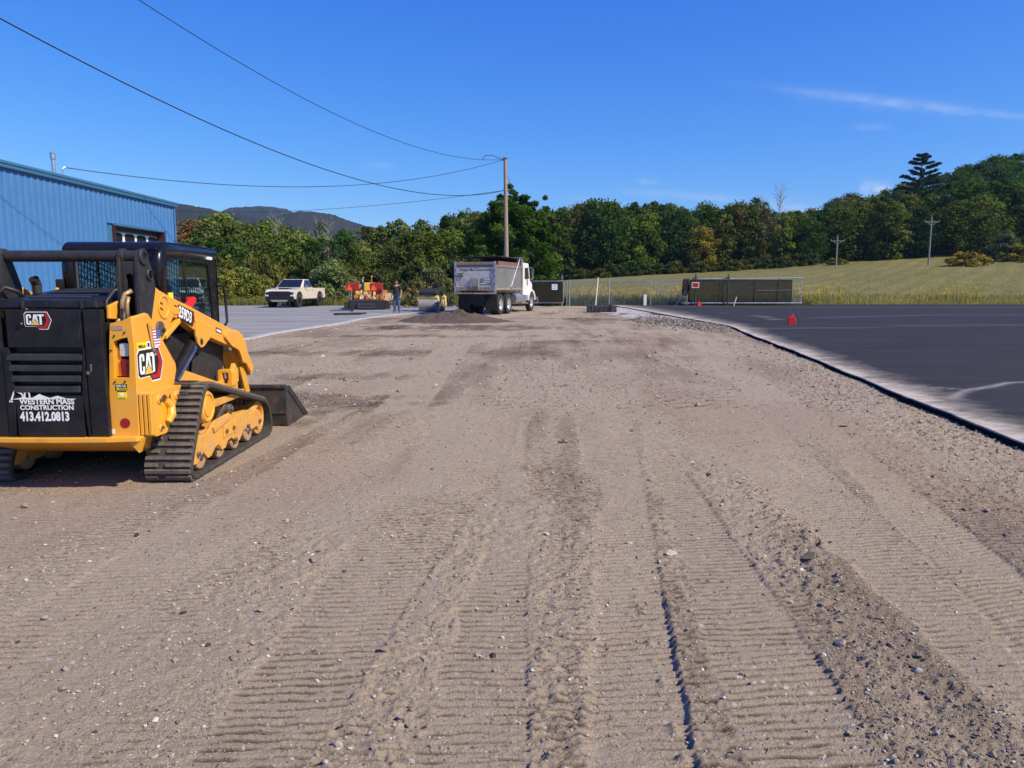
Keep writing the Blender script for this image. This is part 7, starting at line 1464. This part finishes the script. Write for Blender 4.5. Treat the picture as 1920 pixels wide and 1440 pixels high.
# body faces -y with the head turned to +x
bv = [(0, 0, .98, .15, .12), (0, .0, 1.18, .155, .12), (0, .01, 1.36, .175, .115), (0, .015, 1.47, .10, .09), (0, .0, 1.55, .058), (.01, -.012, 1.66, .082, .095), (.012, -.01, 1.75, .068, .08),
      (-.20, .01, 1.43, .068), (-.255, .03, 1.16, .048), (-.265, -.06, .93, .036), (-.262, -.09, .86, .042, .026), (.20, .01, 1.43, .068), (.27, .05, 1.17, .048), (.25, -.03, .94, .036), (.245, -.06, .87, .042, .026),
      (-.10, .0, .90, .10), (-.115, -.01, .50, .068), (-.12, .02, .10, .045), (-.125, -.11, .045, .045, .035), (.10, .0, .90, .10), (.125, -.02, .50, .068), (.14, .02, .10, .045), (.165, -.10, .045, .045, .035)]
be = [(0, 1), (1, 2), (2, 3), (3, 4), (4, 5), (5, 6), (3, 7), (7, 8), (8, 9), (9, 10), (3, 11), (11, 12), (12, 13), (13, 14), (0, 15), (15, 16), (16, 17), (17, 18), (0, 19), (19, 20), (20, 21), (21, 22)]
for s, bi in ((-1, 10), (1, 14)):                   # fingers and thumb, rooted in the palm
    bx0, by0, bz0 = bv[bi][:3]
    for k, (dx, L) in enumerate(((-.030, .078), (-.010, .088), (.010, .083), (.028, .065))):
        i = len(bv); bv += [(bx0 + dx * .4, by0 + dx * .9 - .005, bz0 - .030, .0095), (bx0 + dx * .4 - s * .006, by0 + dx - .012, bz0 - .030 - L * .5, .0085), (bx0 + dx * .3 - s * .016, by0 + dx - .006, bz0 - .030 - L, .0070)]; be += [(bi, i), (i, i + 1), (i + 1, i + 2)]
    i = len(bv); bv += [(bx0 - s * .012, by0 - .036, bz0 + .006, .011), (bx0 - s * .024, by0 - .056, bz0 - .032, .009)]; be += [(bi, i), (i, i + 1)]
body = skin('body', bv, be, 0, SKIN, man)
def face(fn, nm, mt): m = MB(); fn(m); return m.build(nm, mt, man, smooth=True)
face(lambda m: (m.ball((.10, -.035, 1.665), (.022, .016, .022), 8, 6), m.ball((.085, -.035, 1.64), (.03, .03, .02), 8, 6)), 'nose', SKIN)
face(lambda m: m.ball((.082, -.06, 1.695), (.012, .012, .009), 8, 6), 'eye', mat('eye_dark', (.02, .015, .01), .3)); face(lambda m: m.ball((.094, -.005, 1.695), (.012, .012, .009), 8, 6), 'eye', mat('eye_dark', (.02, .015, .01), .3))
face(lambda m: m.ball((-.005, -.092, 1.665), (.022, .012, .032), 8, 6), 'ear', SKIN); face(lambda m: m.ball((.0, .076, 1.665), (.022, .012, .032), 8, 6), 'ear', SKIN)
face(lambda m: (m.ball((-.012, -.008, 1.735), (.098, .092, .075), 14, 10), m.ball((-.045, -.005, 1.68), (.075, .085, .075), 12, 8)), 'hair', HAIR); face(lambda m: m.ball((.052, -.012, 1.60), (.052, .064, .048), 12, 8), 'beard', HAIR); face(lambda m: m.ball((.098, -.012, 1.622), (.012, .026, .006), 8, 6), 'mouth', mat('lips', (.25, .10, .08), .5))
skin('shirt', [(0, 0, .97, .180, .150), (0, -.012, 1.12, .190, .158), (0, .0, 1.34, .196, .138), (0, .012, 1.46, .12, .11), (0, .01, 1.51, .078), (-.20, .012, 1.43, .088), (-.245, .026, 1.24, .074), (.20, .012, 1.43, .088), (.25, .038, 1.25, .074)], [(0, 1), (1, 2), (2, 3), (3, 4), (3, 5), (5, 6), (3, 7), (7, 8)], 1, SHIRT, man)
skin('jeans', [(0, 0, .99, .168, .138), (0, 0, .93, .16, .135), (-.105, 0, .82, .108), (-.118, -.012, .50, .084), (-.122, .012, .09, .078), (.105, 0, .82, .108), (.128, -.022, .50, .084), (.142, .012, .09, .078)], [(0, 1), (1, 2), (2, 3), (3, 4), (1, 5), (5, 6), (6, 7)], 1, JEAN, man)
for s, x in ((-1, -.125), (1, .155)): face(lambda m: (m.ball((x, -.06, .05), (.058, .145, .05), 12, 8), m.bx(x - .05, x + .05, -.19, .07, 0, .025)), 'boot', BOOT)
# ------------------------------------------------ grass, weeds and goldenrod at the field edge
def blades(name, X, Y, H, Wd, seed, color, lean=.35, per=3, zf=fieldz):
    rg = np.random.default_rng(seed); X = np.repeat(X, per) + rg.normal(0, .05, len(X) * per); Y = np.repeat(Y, per) + rg.normal(0, .05, len(Y) * per); H = np.repeat(H, per) * rg.uniform(.5, 1.15, len(X)); Z = zf(X, Y) if zf else np.zeros_like(X)
    a = rg.random(len(X)) * 6.28; dx, dy = np.cos(a), np.sin(a); l = lean * H * rg.random(len(X)); b = rg.random(len(X)) * 6.28; w = Wd * rg.uniform(.6, 1.4, len(X))
    p0 = np.stack([X - dx * w, Y - dy * w, Z - .03], -1); p1 = np.stack([X + dx * w, Y + dy * w, Z - .03], -1); tx, ty = X + np.cos(b) * l, Y + np.sin(b) * l
    p2 = np.stack([tx + dx * w * .3, ty + dy * w * .3, Z + H], -1); p3 = np.stack([tx - dx * w * .3, ty - dy * w * .3, Z + H], -1)
    V = np.stack([p0, p1, p2, p3], 1).reshape(-1, 3); o = link(name, npmesh(name, V, np.arange(len(V)).reshape(-1, 4), LEAF, False, {'hue': ('FLOAT', 'FACE', rg.random(len(X)))})); o.color = (*color, 1); return settags(o, kind='stuff')
rg = np.random.default_rng(61)
def band(n, x0, x1, y0, y1, h0, h1, name, seed, color, w=.012, **k): blades(name, rg.uniform(x0, x1, n), y0 + (y1 - y0) * rg.random(n) ** 1.6, rg.uniform(h0, h1, n), w, seed, color, **k)
band(7000, 2, 60, 56.2, 61, .15, .45, 'grass', 1, (.27, .23, .09)); band(3600, 2, 60, 56.5, 64, .12, .35, 'grass', 2, (.155, .165, .050))
band(4500, 6, 80, 60, 112, .04, .11, 'grass', 3, (.27, .235, .11), .03, per=2); band(3000, 6, 80, 60, 120, .04, .10, 'grass', 7, (.19, .175, .065), .035, per=2)
band(2600, 2, 13, 54.6, 57.5, .3, .85, 'weeds', 4, (.075, .10, .025), .018); band(1500, 12.5, 22, 54.6, 57, .2, .6, 'weeds', 5, (.14, .135, .04), .014)
flat0 = lambda X, Y: np.zeros_like(X)
band(5000, -24, 2, 54.8, 60, .2, .7, 'grass', 6, (.15, .15, .045), .016, zf=flat0); band(2500, -30, -6, 62, 78, .4, 1.0, 'weeds', 8, (.20, .18, .07), .03, zf=flat0)
def goldenrod(n, x0, x1, y0, y1, seed):
    rg = np.random.default_rng(seed); X = rg.uniform(x0, x1, n) + .7 * np.sin(rg.integers(0, 9, n) * 1.9); Y = rg.uniform(y0, y1, n); Z = fieldz(X, Y); H = rg.uniform(.55, 1.35, n); cs = np.stack([X, Y, Z + H], -1)
    V, F, h = leaf_cloud(cs, np.full(n, .17), 14, .035, rg, flat=.9); o = link('goldenrod', npmesh('goldenrod', V, F, LEAF, False, {'hue': ('FLOAT', 'FACE', h)})); o.color = (.50, .33, .015, 1); settags(o, kind='stuff')
    blades('goldenrod_stems', X, Y, H * 1.05, .014, seed + 1, (.10, .125, .03), .1, 3)
goldenrod(230, 4.2, 13.2, 55.3, 58.5, 71); goldenrod(60, 21.2, 25.5, 56.4, 59, 73); goldenrod(40, 32, 36, 57, 59, 75); goldenrod(30, 13.5, 16.5, 55.2, 57, 77)
# ------------------------------------------------ summer air: far ridges fade a little to blue
hz = bpy.data.materials.new('haze'); hz.use_nodes = True; nd, lk = hz.node_tree.nodes, hz.node_tree.links; nd.clear()
ho = N(nd, 'ShaderNodeOutputMaterial'); hv = N(nd, 'ShaderNodeVolumePrincipled'); hv.inputs['Color'].default_value = (.48, .68, 1.0, 1); hv.inputs['Density'].default_value = .00011; hv.inputs['Anisotropy'].default_value = .2; lk.new(hv.outputs[0], ho.inputs['Volume'])
m = MB(); m.bx(-3500, 3500, -3500, 3500, -1.5, 330); m.build('haze', hz, None, kind='stuff')
